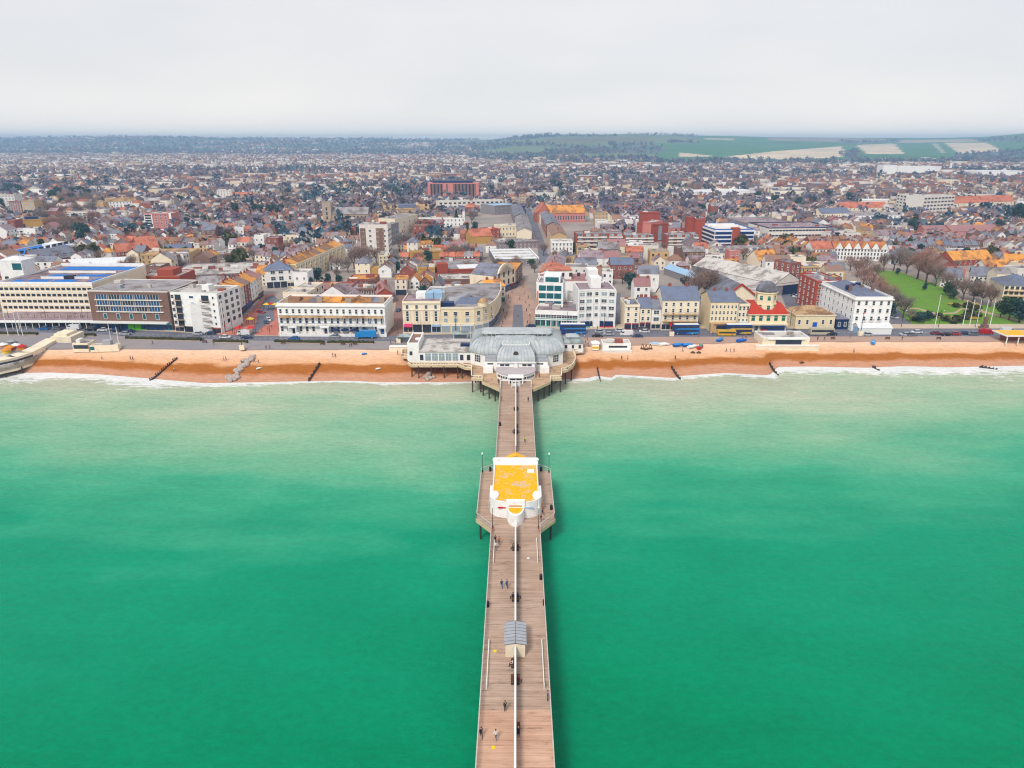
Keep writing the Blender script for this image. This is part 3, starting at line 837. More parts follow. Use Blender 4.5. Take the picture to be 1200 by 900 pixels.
pv_ = empty('theatre_deck',0,230,0,0,'raised octagonal boardwalk on piles around the domed theatre','boardwalk')
pv_.location = (0,0,0)
oct_px = [(585.5,456),(565,447),(565,443.5),(552.5,443),(552.5,431),(545,430.5),(538,427.5),(482,427.5),(478,425),(478,418),(471,417.5),(471,411)]
octR_px = [(625,456),(645,447),(645,443.5),(658,443),(658,434.5),(665,433),(671,429),(674,424),(674,418),(671,412), (684,411)]
lft = [G(a,c_,PZ)for a,c_ in oct_px];rgt = [G(a,c_,PZ)for a,c_ in octR_px]
WY = 260.0
outl = lft+[(lft[-1][0],WY+1),(rgt[-1][0],WY+4)]+rgt[::-1]
b = MB();b.prism(outl[::-1]if sum(outl[i][0]*outl[(i+1)%len(outl)][1]-outl[(i+1)%len(outl)][0]*outl[i][1]for i in range(len(outl)))<0 else outl,PZ-.55,PZ-.05,bottom=True)
b.build('deck','pav_deck',pv_)
for nm,pts in(('balustrade',lft),('balustrade',rgt)):
 bb = MB()
 for(x0,y0),(x1,y1)in zip(pts[1:-1],pts[2:]):
  n = max(1,int(math.hypot(x1-x0,y1-y0)/.9))
  bb.bar((x0,y0,PZ+.95),(x1,y1,PZ+.95),.28,.16);bb.bar((x0, y0,PZ+.1),(x1,y1,PZ+.1),.25,.2)
  for i in range(n+1):
   t = i/n;bb.bar((x0+(x1-x0)*t,y0+(y1-y0)*t,PZ),(x0+(x1-x0)*t,y0+(y1-y0)*t,PZ+.95),.16)
 bb.build(nm,'wall_cream',pv_)
 fb = MB()
 for(x0,y0),(x1,y1)in zip(pts[:-1],pts[1:]):
  fb.bar((x0,y0,PZ-.45),(x1,y1,PZ-.45),.2,.9)
 fb.build('fascia','deck_cream',pv_)
for px,py in((553.5,442),(563,442),(566,446),(573,449),(580,452),(631,452),(638,449),(644,446),(647,442),(657,442),(663,433),(670,429), (541,428),(536,428),(520,428),(505,428),(490,428),(482,427)):
 x,y = G(px,py,PZ);link('pile',pile_me,pv_,(x,y+.5,-.1))
for x in np.linspace(-14,14,6):
 link('pile',pile_me,pv_,(float(x),234.0,-.1))
th = empty('theatre',0,240,PZ,0,'white theatre with large grey green lead domes at the landward end of the pier','theatre')
th.location = (0,0,0);th.scale = (0.994,0.994,1)
hl,hr = XA(552,240,PZ),XA(659.5,240,PZ)
fl,fr = XA(568,236,PZ),XA(642.5,236,PZ)
ez = 10.2
cxm = (hl+hr)/2
foot = [(fl,236.2),(fr,236.2),(hr,240),(hr,261),(fr,265),(fl,265), (hl,261),(hl,240)]
b = MB();b.prism(foot,PZ-.3,ez);b.build('wall','wall_white',th)
lx0,lx1,ly0,ly1 = XA(570,247,14),XA(641,247,14),246.5,253.8
lan = [(lx0,ly0),(lx1,ly0),(lx1+1,ly0+1),(lx1+1,ly1-1),(lx1,ly1),(lx0,ly1),(lx0-1,ly1-1),(lx0-1,ly0+1)]
out8 = [(fl-.2,235.6),(fr+.2,235.6),(hr+.5,239.6),(hr+.5,261.4),(fr+.2,265.6),(fl-.2,265.6),(hl-.5,261.4),(hl-.5,239.6)]
def dome_rings(lo_,hi_,z0,z1,n=9,pw=1.0):
 rings = []
 for i in range(n):
  a = math.pi/2*i/(n-1)
  t = (1-math.cos(a))**1.35;zz = z0+(z1-z0)*math.sin(a)
  rings.append([(p[0]+(q[0]-p[0])*t,p[1]+(q[1]-p[1])*t,zz)for p,q in zip(lo_,hi_)])
 return rings
dm = MB();dm.loft(dome_rings(out8,lan,ez,13.9),cap=False)
b = dm
for e in range(8):
 p0,p1,q0,q1 = out8[e],out8[(e+1)%8],lan[e],lan[(e+1)%8]
 n = max(1,int(math.hypot(p1[0]-p0[0],p1[1]-p0[1])/1.5))
 for i in range(n):
  t = i/n
  A_ = (p0[0]+(p1[0]-p0[0])*t,p0[1]+(p1[1]-p0[1])*t);B_ = (q0[0]+(q1[0]-q0[0])*t,q0[1]+(q1[1]-q0[1])*t)
  prev = None
  for k in range(9):
   a = math.pi/2*k/8;tt = (1-math.cos(a))**1.35
   pt = (A_[0]+(B_[0]-A_[0])*tt,A_[1]+(B_[1]-A_[1])*tt,ez+3.7*math.sin(a)+.03)
   if prev:b.bar(prev,pt,.16,.2,m=1)
   prev = pt
dm.build('main_dome',['dome_lead','lead_dark'],th)
b = MB();b.prism(lan,13.9,14.7);b.build('lantern_wall','wall_white',th)
for i in range(14):
 if i in(4,9):continue
 x = lx0+1.0+i*(lx1-lx0-2.0)/13
 g = MB();g.box(x-.62,ly0-.06,14.02,x+.62,ly0+.05,14.55);g.build('lantern_window','dark',th)
lan2 = [(p[0]+(.7 if p[0]>cxm else-.7),p[1]+(.7 if p[1]>250 else-.7))for p in lan]
lan3 = [(cxm+(p[0]-cxm)*.97,250.2+(p[1]-250.2)*.6)for p in lan]
b = MB();b.loft([[(*p,14.7)for p in lan2],[(*p,14.95)for p in lan2],[(*p,15.35)for p in lan3]]);b.build('lantern_roof','dome_lead',th)
bw = abs(XA(626.6,228.5,9))
b = MB();b.box(-bw,228.5,PZ-.3,bw,240,9.7);b.build('front_block','wall_white',th)
s0 = [(-bw-.2,228.2),(bw+.2,228.2),(bw+.2,246),(-bw-.2,246)]
tx = abs(XA(620.5,236,13.6))
s1 = [(-tx,235.5),(tx,235.5),(tx,247.5),(-tx,247.5)]
def dense(q,n=8):
 r = []
 for i in range(len(q)):
  a,c_ = q[i],q[(i+1)%len(q)]
  for k in range(n):r.append((a[0]+(c_[0]-a[0])*k/n,a[1]+(c_[1]-a[1])*k/n))
 return r
dm = MB();dm.loft(dome_rings(dense(s0),dense(s1),9.7,13.6,9))
b = dm
for q0,q1,n in((0,1,11),(1,2,9),(3,0,9)):
 for i in range(n+1):
  t = i/n
  A_ = tuple(s0[q0][j]+(s0[q1][j]-s0[q0][j])*t for j in(0,1));B_ = tuple(s1[q0][j]+(s1[q1][j]-s1[q0][j])*t for j in(0,1))
  prev = None
  for k in range(9):
   a = math.pi/2*k/8;tt = (1-math.cos(a))**1.35;pt = (A_[0]+(B_[0]-A_[0])*tt,A_[1]+(B_[1]-A_[1])*tt,9.72+3.9*math.sin(a))
   if prev:b.bar(prev,pt,.14,.2,m=1)
   prev = pt
fd_ = dm.build('front_dome',['dome_lead','lead_dark'],th)
b = MB();b.bar((*s1[0],13.7),(*s1[1],13.7),.5,.5);b.bar((*s1[1],13.7),(*s1[2],13.7),.4,.4);b.bar((*s1[0],13.7),(*s1[3],13.7),.4,.4);b.build('ridge_trim','lead_pale',fd_)
mdm = MB();q0_,q1_ = [(-bw-2.2,236.5),(bw+2.2,236.5),(bw+2.2,252),(-bw-2.2,252)],[(-tx-1.6,241.5),(tx+1.6,241.5),(tx+1.6,249),(-tx-1.6,249)]
mdm.loft(dome_rings(dense(q0_),dense(q1_),9.9,14.35,9))
for i in range(13):
 t = i/12;prev = None
 for k in range(9):
  a = math.pi/2*k/8;tt = (1-math.cos(a))**1.35;xx0,xx1 = q0_[0][0]+(q0_[1][0]-q0_[0][0])*t,q1_[0][0]+(q1_[1][0]-q1_[0][0])*t;pt = (xx0+(xx1-xx0)*tt,236.5+5*tt,9.92+4.45*math.sin(a))
  if prev:mdm.bar(prev,pt,.14,.2,m=1)
  prev = pt
mdm.build('middle_dome',['dome_lead','lead_dark'],th)
b = MB();b.cyl(0,0,-.12,.12,.9,14);o = b.build('roundel','rust',fd_);o.location = (0, 229.2,12.3);o.rotation_euler = (math.radians(70),0,0)
b = MB();b.box(-bw-.35,228.0,9.45,bw+.35,228.5,9.85);b.build('cornice','wall_white',th)
for x in(-4.6,-2.9, 0,2.9,4.6):
 g = MB();g.box(x-.7,228.42,8.3,x+.7,228.52,8.95);g.build('window','glass',th)
for s_ in(-1,1):
 xa,xb_ = (fl+.4,-bw)if s_<0 else(bw,fr-.4)
 b = MB();b.box(xa,231.5,PZ-.3,xb_,236.2,9.2);an = b.build('annex','wall_white',th)
 b = MB();b.box(xa-.15,231.2,9.2,xb_+.15,236.1,9.5);b.box(xa+.3,233,9.5,xb_-.3,236.1,10.1);b.build('annex_roof','lead_grey',an)
 for k in(.3,.55):
  x = xa+(xb_-xa)*k
  g = MB();g.box(x-.5,231.44,7.9,x+.5,231.56,8.4);g.build('annex_window','glass',an)
 b = MB();xc = xa+(xb_-xa)*(.25 if s_<0 else .75);b.box(xc-1.6,229.4,PZ-.3,xc+1.6,231.5,7.5);b.build('store','wall_white',an)
 p0,p1 = ((hl,240),(fl,236.2))if s_<0 else((fr,236.2),(hr,240))
 ang = math.atan2(p1[1]-p0[1],p1[0]-p0[0]);mx_,my_ = (p0[0]+p1[0])/2,(p0[1]+p1[1])/2
 g = MB();g.box(-1.25,-.08,6.9,1.25,.02,9.3);o = g.build('corner_window', 'glass',th);o.location = (mx_,my_,0);o.rotation_euler = (0,0,ang)
 f_ = MB()
 for i in range(4):f_.box(-1.3+i*.83,-.14,6.85,-1.2+i*.83,-.081,9.35)
 for z_ in(7.6,8.4):f_.box(-1.25,-.14,z_,1.25,-.082,z_+.08)
 f_.build('glazing_bar','frame_white',o)
foy = [(x,226.2+y)for x,y in bow(bw+.15,6.2,18)]+[(bw+.15,228.5),(-bw-.15,228.5)]
b = MB();b.prism(foy,PZ-.3,7.65);b.build('foyer','wall_white',th)
b = MB();f2 = [(x*1.02,226.2+(y-226.2)*1.04)for x,y in foy[:18]]+[(bw+.3,228.45),(-bw-.3,228.45)]
top2 = [(x*.9,228.3)for x,y in f2[:18]]+[(bw*.9,228.4),(-bw*.9,228.4)]
b.loft([[(*p,7.65)for p in f2],[(*p,7.85)for p in f2],[(*p,7.95)for p in top2]]);b.build('foyer_roof','foyer_grey',th)
for i,a in enumerate(list(np.linspace(-1.1,-.35,6))+list(np.linspace(.35,1.1,6))):
 x,y = (bw+.15)*math.sin(a),226.2-6.2*math.cos(a)
 g = MB();g.box(-.3,-.05,6.3,.3,.08,7.0);o = g.build('letter_mark','glass',th);o.location = (x,y, 0);o.rotation_euler = (0,0,a*.75)  # small dark panes standing in for blurred lettering on the curved wall
b = MB();b.box(-2.4,217.6,PZ-.1,-2.0,220.4,7.6);b.box(2.0,217.6,PZ-.1,2.4,220.4,7.6);b.box(-2.5,217.5,7.6, 2.5,220.6,7.9);b.box(-2.0,219.6,PZ-.1,2.0,220.2,7.6);b.build('porch','wall_white',th)
for x in(-1,1):
 g = MB();g.box(x-.8,219.5,PZ,x+.8,219.59, 7.3);g.build('door','glass',th)
b = MB();b.box(-.6,227.9,7.9,.6,228.44,9.3);b.build('clock_panel','wall_white',th)
gt = empty('pier_gate',0,213.2,DZ,0,'white gate frame with a sign board across the pier in front of the theatre','gate')
for x in(-4.9,-1.3,1.3,4.9):
 b = MB();b.box(x-.14,-.14,0,x+.14, .14,2.4);b.build('post','frame_white',gt)
b = MB();b.box(-5,-.1,2.15,5, .1,2.35);b.build('crossbar','frame_white',gt)
b = MB();b.box(-1.1,-.12,.3,1.1, .12,2.1);sb = b.build('sign_board','frame_white',gt)
for i in range(4):
 b = MB();b.box(-.85+i*.45,-.16,1.5,-.55+i*.45,-.121,1.9);b.build('sign_panel','dark', sb)
lw = empty('lounge_wing',0,241,PZ,0,'low white lounge with five tall windows west of the domes','lounge')
lw.location = (0,0,0);lw.scale = (0.994,0.994,1)
ax,bx = XA(491.5,241.4,PZ),hl+1.0
b = MB();b.box(ax,241.4,PZ-.3,bx,258,9.4);b.build('wall','wall_white',lw)
b = MB();b.loft([[(ax-.3,241.1,9.4),(bx,241.1,9.4),(bx,258.3,9.4),(ax-.3, 258.3,9.4)],[(ax-.3,241.1,9.7),(bx,241.1,9.7),(bx,258.3,9.7),(ax-.3,258.3,9.7)],[(ax+2,246,10.5),(bx-2.5,246,10.5),(bx-2.5,254,10.5),(ax+2,254,10.5)]])
b.build('roof','roof_pale',lw)
for i in range(5):
 x = XA(501.5+8*i,241.4,8)
 g = MB();g.box(x-.98,241.3,6.3,x+.98,241.42,8.9);o = g.build('window','glass_pale',lw)
 f_ = MB();f_.box(x-.04,241.24,6.3,x+.04,241.3,8.9);f_.box(x-.98,241.24,7.9,x+.98,241.3,8.0);f_.build('glazing_bar','frame_white',o)
for px in(494,541,549):
 x = XA(px,241.4,8);g = MB();g.box(x-.6,241.32,6.4,x+.6,241.42,8.4);g.build('window','glass',lw)
b = MB();b.box(XA(478,241.4,PZ),241.4,PZ-.3,ax,256,12.0);tb = b.build('end_block','wall_white',lw)
b = MB();x0,x1 = XA(478,241.4,PZ),ax
for q in((x0,241.4,x1,241.8),(x0,255.6,x1,256),(x0,241.8,x0+.4,255.6),(x1-.4,241.8,x1,255.6)):b.box(q[0],q[1],12.0,q[2],q[3],12.7)
b.build('parapet','wall_white',tb)
b = MB();b.box(x0+.4,241.8,12.0,x1-.4,255.6,12.1);b.build('flat_roof','roof_brown',tb)
b = MB();x = XA(481.5,241.4,9);b.box(x-.5,241.3,8.2,x+.5,241.42,9.6);b.build('window','glass',tb)
b = MB();b.cyl((x0+x1)/2+1,248,12.1,12.6,1.1,14);b.build('roof_vent','wall_white',tb)
b = MB();xq = XA(545,246,10);b.box(xq-1.6,245,9.7,xq+1.6,247.5,11.2);b.build('plant_box','trim_navy',lw)
lg = empty('ticket_lodge', 0,0,0,0,'small white lodge with a stepped grey green roof east of the domes','lodge');lg.scale = (0.994,0.994,1)
lx_,rx_ = XA(659.5,256,GZ),XA(683,256,GZ)
b = MB();b.box(lx_,256,GZ,rx_,264,8.6);b.build('wall','wall_white',lg)
b = MB();b.loft([[(lx_-.4,255.6,8.6),(rx_+.4, 255.6,8.6),(rx_+.4,264.4,8.6),(lx_-.4,264.4,8.6)],[(lx_+1.4,257.5,9.9),(rx_-1.4,257.5,9.9),(rx_-1.4,262.5,9.9),(lx_+1.4,262.5,9.9)]]);rf = b.build('roof','roof_copper',lg)
b = MB();b.box(lx_+1.7,258,9.9,rx_-1.7,262,10.4);b.loft([[(lx_+1.3,257.6,10.4),(rx_-1.3,257.6,10.4),(rx_-1.3,262.4,10.4),(lx_+1.3,262.4,10.4)],[(lx_+2.5,259,11.1),(rx_-2.5,259,11.1),(rx_-2.5,261,11.1),(lx_+2.5,261,11.1)]]);b.build('upper_roof','dome_lead',rf)
for i in range(3):
 x = lx_+1.2+i*(rx_-lx_-2.4)/2;g = MB();g.box(x-.45,255.93,6.6,x+.45,256.02,7.9);g.build('window','glass',lg)
x,y = G(676,411,GZ);b = MB();b.cyl(x,y,GZ+.1,GZ+1.75,.35,12,m=0);b.cyl(x,y,GZ+1.75,GZ+1.95,.4,12,r1=.1)
tag(b.build('post_box','trim_red'),'red pillar box in front of the lodge','pillar box')
x,y = G(606,459.5,DZ);b = MB();b.cyl(x,y,DZ,DZ+1.0,.28,10);b.cyl(x,y,DZ+1.0,DZ+1.2,.3,10,r1=.1)
tag(b.build('litter_bin','trim_red'),'red bin on the deck just inside the white gate','litter bin')
def shelter(px0,px1,pyb,h,d,mat,lab,wall='glass_pale'):
 (x0,y0),(x1,_) = G(px0,pyb,GZ),G(px1,pyb,GZ)
 r = empty('seafront_shelter',(x0+x1)/2,y0,GZ,0,lab,'shelter')
 w = (x1-x0)/2
 for sx in(-1,1):
  for yy in(.1,d-.1):
   b = MB();b.bar((sx*(w-.15),yy,0),(sx*(w-.15),yy,h),.14);b.build('post','frame_white',r)
 b = MB();b.box(-w+.2,d/2-.04,.2,w-.2,d/2+.04,h-.2);b.build('glazed_screen',wall,r)
 b = MB();b.hip(-w,0,w,d,h,h+.9,o=.35);b.build('roof',mat,r)
 return r
shelter(466,481,402.5,2.6,4,'roof_copper','grey green roofed shelter on the promenade west of the lounge')
shelter(531,548,401,3.2,5,'roof_copper','pale green roofed shelter behind the lounge beside the domes')
fp = MB();x,y = G(551.5,402,GZ);fp.cyl(x,y,GZ,GZ+9.5,.09,8,r1=.05);tag(fp.build('flagpole','frame_white'),'white flagpole between the lounge and the main dome','flagpole')
FOOTS = []
LANDMARKS = []
WIN = {}
def win_mesh(w,h,style):
 key = (round(w,1),round(h,1),style)
 if key in WIN:return WIN[key]
 w,h = max(.3,key[0]),max(.3,key[1])
 frame,glass,arch = {'sash':('frame_white','glass',0),'dark':('dark','glass',0),'blue':('frame_white','glass_blue',0),'teal':('frame_white','glass_teal',0),'pale':('frame_white','glass_pale',0),'arch':('frame_white','glass_green',1),'slot':('dark','dark',0),'stone':('wall_stone','glass',0),'bluebar':('trim_blue','trim_navy',0)}[style]
 b = MB();f = min(.11,w*.12)
 hw = w/2
 b.face([(-hw+f,-.05,-h/2+f),(hw-f,-.05, -h/2+f),(hw-f,-.05,h/2-f),(-hw+f,-.05,h/2-f)],1)
 for q in((-hw,-h/2,hw,-h/2+f),(-hw,h/2-f, hw,h/2),(-hw,-h/2+f,-hw+f,h/2-f),(hw-f,-h/2+f,hw,h/2-f)):
  b.box(q[0],-.10,q[1],q[2],.05,q[3],0)
 if style in('sash','blue','pale','stone')and h>1.2:
  b.box(-hw+f,-.09,-.04,hw-f,-.051,.04,0)
  if w>1.6:
   for i in range(1,int(w/1.0)):x = -hw+w*i/int(w/1.0);b.box(x-.04,-.09,-h/2+f, x+.04,-.051,-.041,0);b.box(x-.04,-.09,.041,x+.04,-.051,h/2-f, 0)
 elif w>1.6 and style in('dark','teal'):
  for i in range(1,int(w/1.2)):x = -hw+w*i/int(w/1.2);b.box(x-.04,-.09,-h/2+f,x+.04,-.051,h/2-f,0)
 if arch:
  n = 8;c = [(hw*math.cos(math.pi*i/n),-.06,h/2+hw*.8*math.sin(math.pi*i/n))for i in range(n+1)]
  b.face(c,1)
 if style=='sash' and h>1.2:b.box(-hw-.08,-.2,-h/2-.12,hw+.08,-.0,-h/2-.001,0)
 WIN[key] = b.mesh('window',[frame,glass])
 return WIN[key]
SHOPC = ['trim_navy','trim_maroon','dark','wall_cream','trim_blue','frame_white','trim_teal','wall_brick','trim_red','wall_grey']
class Bld:
 """a building: an Empty at the middle of its front line; local x along the front, y into the block"""
 def __init__(s,name,label,cat,A,B,depth,group=None,z=GZ,short=None,world=False):
  if world:(ax,ay),(bx,by) = A,B
  else:(ax,ay),(bx,by) = G(*A,z),G(*B,z)
  s.W = math.hypot(bx-ax,by-ay);s.D = depth;s.ang = math.atan2(by-ay,bx-ax);s.z = z
  s.cx,s.cy = (ax+bx)/2,(ay+by)/2
  s.A,s.B = (ax,ay),(bx,by)
  s.root = empty(name,s.cx,s.cy,z,s.ang,label,cat,group)
  n = (-math.sin(s.ang),math.cos(s.ang))
  pts = [(ax,ay),(bx,by),(bx+n[0]*depth,by+n[1]*depth),(ax+n[0]*depth,ay+n[1]*depth)]
  s.pts = pts
  FOOTS.append((sum(p[0]for p in pts)/4,sum(p[1]for p in pts)/4,math.hypot(s.W,depth)/2,pts))
  if short:
   m = P(sum(p[0]for p in pts)/4,sum(p[1]for p in pts)/4,z+5);LANDMARKS.append((m[0],m[1],short))
  s.h = 0
  s.vis = ('right' if s.cx<0 else 'left')if abs(s.ang)<.6 else('left' if s.ang>0 else 'right')
  s.nwin = 0
 def top(s,py,px=None):
  """wall height that reaches photo row py above the left front corner"""
  return max(2.0,ZT(s.cx,s.cy,py)-s.z)
 def part(s,name,mb,mats,parent=None,label=None):
  o = mb.build(name,mats,parent or s.root)
  if label:o['label'] = label
  return o
 def walls(s,h,mat,name='wall'):
  s.h = h;w = s.W/2
  b = MB();b.box(-w,0,-.6,w,s.D,h,bottom=False);s.wall = s.part(name,b,mat);return s.wall
 def flat(s,mat,parapet=.6,pmat=None,clutter=3,seed=0):
  w, D,h = s.W/2,s.D,s.h;r = random.Random(seed+int(s.cx*7))
  b = MB();t = .3
  for q in((-w,0,w,t),(-w,D-t,w,D),(-w,t,-w+t,D-t),(w-t,t,w,D-t)):b.box(q[0],q[1],h,q[2],q[3],h+parapet,bottom=False)
  s.part('parapet', b,pmat or s.wall.data.materials[0])
  b = MB();b.box(-w+t,t,h,w-t,D-t,h+.12,bottom=False);rf = s.part('roof',b,mat)
  for i in range(clutter):
   x,y = r.uniform(-w+1.5,w-1.5),r.uniform(D*.25,D-1.5);a,c,e = r.uniform(.5,min(2.2,w*.4)),r.uniform(.5,1.6),r.uniform(.5,1.8)
   b = MB();b.box(x-a,y-c,h+.1,x+a,y+c,h+.1+e);s.part(r.choice(['roof_vent','plant_box','lift_housing','skylight']),b,r.choice(['wall_grey','wall_offwhite','roof_pale','wall_brick','lead_grey']), rf)
  s.roof = rf;return rf
 def pitched(s,mat,rise,kind='gable',axis='x',gmat=None, o=.35,chim=2,z=None,chm='wall_brick'):
  w,D = s.W/2,s.D;h = s.h if z is None else z
  b = MB()
  if kind=='gable':b.gable(-w,0,w,D,h,h+rise,axis=axis,o=o,m=0,mg=1)
  else:b.hip(-w,0, w,D,h,h+rise,o=o)
  s.roof = s.part('roof',b,[mat,gmat or s.wall.data.materials[0]])
  s.chimneys(chim,h+rise,chm,axis)
  return s.roof
 def chimneys(s,n,z,mat='wall_brick',axis='x',y=None):
  w,D = s.W/2,s.D
  for i in range(n):
   t = (i+.5)/n if n>1 else .82
   x,yy = (-w+.5+t*(s.W-1),(y if y is not None else D*.5))if axis=='x' else(0+(w*.5 if i%2 else-w*.5),D*t)
   b = MB();b.box(x-.65,yy-.35,z-2.0,x+.65,yy+.35,z+.9)
   for k in(-.35,0,.35):b.cyl(x+k,yy,z+.9,z+1.3,.13,6)
   s.part('chimney',b,mat,s.roof)
 def windows(s,cols,rows,w,h,z0,dz,face='front',style='sash',x0=None,x1=None,y=0.0,name='window',skip=None):
  L = s.W if face in('front','back')else s.D
  x0 = -L/2 if x0 is None else x0;x1 = L/2 if x1 is None else x1
  me = win_mesh(w,h,style)
  for r in range(rows):
   for c in range(cols):
    if skip and skip(c,r):continue
    if s.nwin>=98:return
    x = x0+(x1-x0)*(c+.5)/cols;z = z0+dz*r
    if face=='front':loc,rz = (x,y,z),0
    elif face=='right':loc,rz = (s.W/2,s.D/2+x,z),math.pi/2
    elif face=='left':loc,rz = (-s.W/2,s.D/2-x,z),-math.pi/2
    link(name,me, s.root,loc,rz);s.nwin+=1
 def band(s,name,z0,z1,out,mat,x0=None,x1=None,face='front'):
  w = s.W/2;b = MB()
  if face=='all':
   b.box(-w-out,-out,z0,w+out,0,z1);b.box(-w-out,0.001,z0,-w,s.D,z1);b.box(w,0.001,z0,w+out,s.D,z1)
  else:b.box(-w if x0 is None else x0,-out,z0,w if x1 is None else x1,.05,z1)
  return s.part(name,b,mat)
 def shops(s,n,h=3.4,cols=None,x0=None,x1=None,glass='glass',seed=1):
  r = random.Random(seed+int(s.cx));x0 = -s.W/2 if x0 is None else x0;x1 = s.W/2 if x1 is None else x1
  for i in range(n):
   a,c = x0+(x1-x0)*i/n+.18,x0+(x1-x0)*(i+1)/n-.18
   m = cols[i%len(cols)]if cols else r.choice(SHOPC)
   b = MB();b.box(a,-.12,.4, c,.02,h*.74);b.m = [0]*len(b.f)
   o = s.part('shop_window',b, glass)
   f = MB();f.box(a,-.22,h*.76,c,.02,h);s.part('fascia',f,m,o)
   k = MB();k.box(a,-.14,0,c,.02,.39);k.box((a+c)/2-.06,-.16,.4,(a+c)/2+.06,-.121,h*.74);s.part('stall_riser',k,m, o)
 def balconies(s,xs,zs,w,d=1.2,mat='wall_white',rail='rail_paint'):
  for z in zs:
   for x in xs:
    b = MB();b.box(x-w/2,-d,z-.18,x+w/2,-.001,z);o = s.part('balcony',b,mat)
    q = MB();q.bar((x-w/2+.05,-d+.05,z+1.0),(x+w/2-.05,-d+.05,z+1.0),.08)
    for i in range(int(w/.5)+1):xx = x-w/2+.05+i*(w-.1)/int(w/.5);q.bar((xx,-d+.05,z),(xx,-d+.05,z+1),.05)
    s.part('rail',q,rail,o)
 def local(s,x,y):
  """world point in local x, y"""
  dx,dy = x-s.cx,y-s.cy;c,n = math.cos(s.ang),math.sin(s.ang)
  return dx*c+dy*n,-dx*n+dy*c
def std(name,label,cat,A,B,top,depth,wall,roof,floors,cols,short=None,style='sash',shop=0,rise=3.0,side=0,rk='gable',axis='x',group=None,ww=1.1,wh=1.7,chim=2,clutter=3,parapet=.6,shopcols=None,gmat=None,cornice=True):
 s = Bld(name,label,cat,A,B,depth, group,short=short)
 h = s.top(top)
 s.walls(h-(parapet if rk=='flat' else 0),wall)
 if rk=='flat':s.flat(roof,parapet,clutter=clutter)
 else:s.pitched(roof,rise,rk,axis,chim=chim,gmat=gmat)
 g = min(3.6,h/max(1,floors))if shop else 0
 fl = floors-(1 if shop else 0);fh = (s.h-g)/max(1,fl)
 wh = min(wh,fh*.62)
 if cols:s.windows(cols,fl,min(ww,s.W/cols*.62),wh,g+fh*.52, fh,style=style)
 if side:s.windows(side,fl,min(ww,s.D/side*.6),wh,g+fh*.52,fh,s.vis,style=style)
 if shop:s.shops(shop,g,shopcols)
 if cornice and rk=='flat':s.band('cornice',s.h-.35,s.h-.05,.28,wall)
 return s
s = Bld('seafront_block','long cream block with rows of small dark windows and a blue painted roof deck','building',(3,364.9),(114,365.4),46,z=8.3,short='long cream block')
s.walls(s.top(333),'wall_cream')
s.windows(18,4,1.55,1.15,1.9,2.75,style='dark',x0=-s.W/2+.6,x1=s.W/2-.4)
for i in range(5):s.band('string_course',.35+2.75*i,.75+2.75*i,.08,'wall_white')
w, h = s.W/2,s.h
b = MB();b.box(-w,0,h,w,.4,h+.9);b.box(-w,.41,h,-w+.4,s.D,h+.9);b.box(w-.4,.41,h,w,s.D,h+.9);b.box(-w+.41,s.D-.4,h,w-.41,s.D,h+1.6);s.part('parapet',b,'wall_white')
b = MB();b.box(-w+.4,.4,h,w-.4,s.D-.4,h+.1);rf = s.part('roof',b,'roof_mauve')
for(x0,x1,y0,y1)in((-w+3,-w+7.5,3,10),(-w+9.5,-w+19,2.5,10),(-w+21,-w+31,2.5,10),(w-5,w-1,2,14),(-w+5,w-1,35,44),(-w+11,-w+20,17.5,23),(-w+24,w-4,17.5,23)):
 b = MB();b.box(x0,y0,h+.1,x1,y1,h+.16);s.part('blue_bay',b,'roof_blue',rf)
for x,y,l_ in((-w+12,12,22),(-w+6,27,32)):
 b = MB();b.box(x,y,h+.1,x+l_,y+.35,h+1.1);s.part('deck_wall',b,'wall_white',rf)
b = MB();b.box(2,11,h+.1,6,14,h+1.6);s.part('plant_box',b,'dark',rf)
b = MB();x0,y0 = s.local(*[XA(5,324,15),324]);x1 = s.local(XA(32,324,15),324)[0]
zt = ZT(0,324,306)-8.3;b.box(x0,y0,0,x1,y0+9,zt);tw = s.part('stair_tower',b,'wall_white')
b = MB();b.hip(x0,y0, x1,y0+9,zt,zt+1.6,o=.2);s.part('tower_roof',b,'roof_white',tw)
b = MB();b.box(x1-4.6,y0-.1,zt-4.2,x1-.4,y0+.05,zt-1.2);s.part('tower_window',b,'glass_teal',tw)
b = MB();b.box(x0+1.6,y0-.1,zt-9,x0+3.3,y0+.05,zt-7.2);s.part('tower_window',b,'glass',tw)
p = Bld('arcade_podium','long mauve podium with a thin white canopy in front of the cream block','arcade',(-8,383.5),(112,383.5),15.5)
p.walls(2.6,'wall_mauve')
b = MB();b.box(-p.W/2,0,2.6,p.W/2,15.4,3.2);p.part('terrace',b,'roof_mauve')
b = MB();b.box(-p.W/2,-3.2,2.75,p.W/2,-.001,3.05);p.part('canopy',b,'frame_white')
for i in range(15):
 x = -p.W/2+2+i*(p.W-4)/14
 b = MB();b.bar((x,-2.9,0),(x,-2.9,2.75),.2);p.part('post',b,'frame_white')
 b = MB();b.box(x-.25,3.0,3.2,x+.25,3.4,5.0);p.part('pier_stub',b,'wall_stone')
p.shops(14,2.5, seed=4)
s = Bld('brick_apartments','brown brick block with three glazed upper storeys and a white ground floor canopy','building',(111,386),(203,387.5),26,short='brown brick block')
s.walls(s.top(341)-.4,'wall_brownbrick');s.flat('roof_grey',.4,'wall_offwhite',clutter=4)
H = s.h;g = 3.3
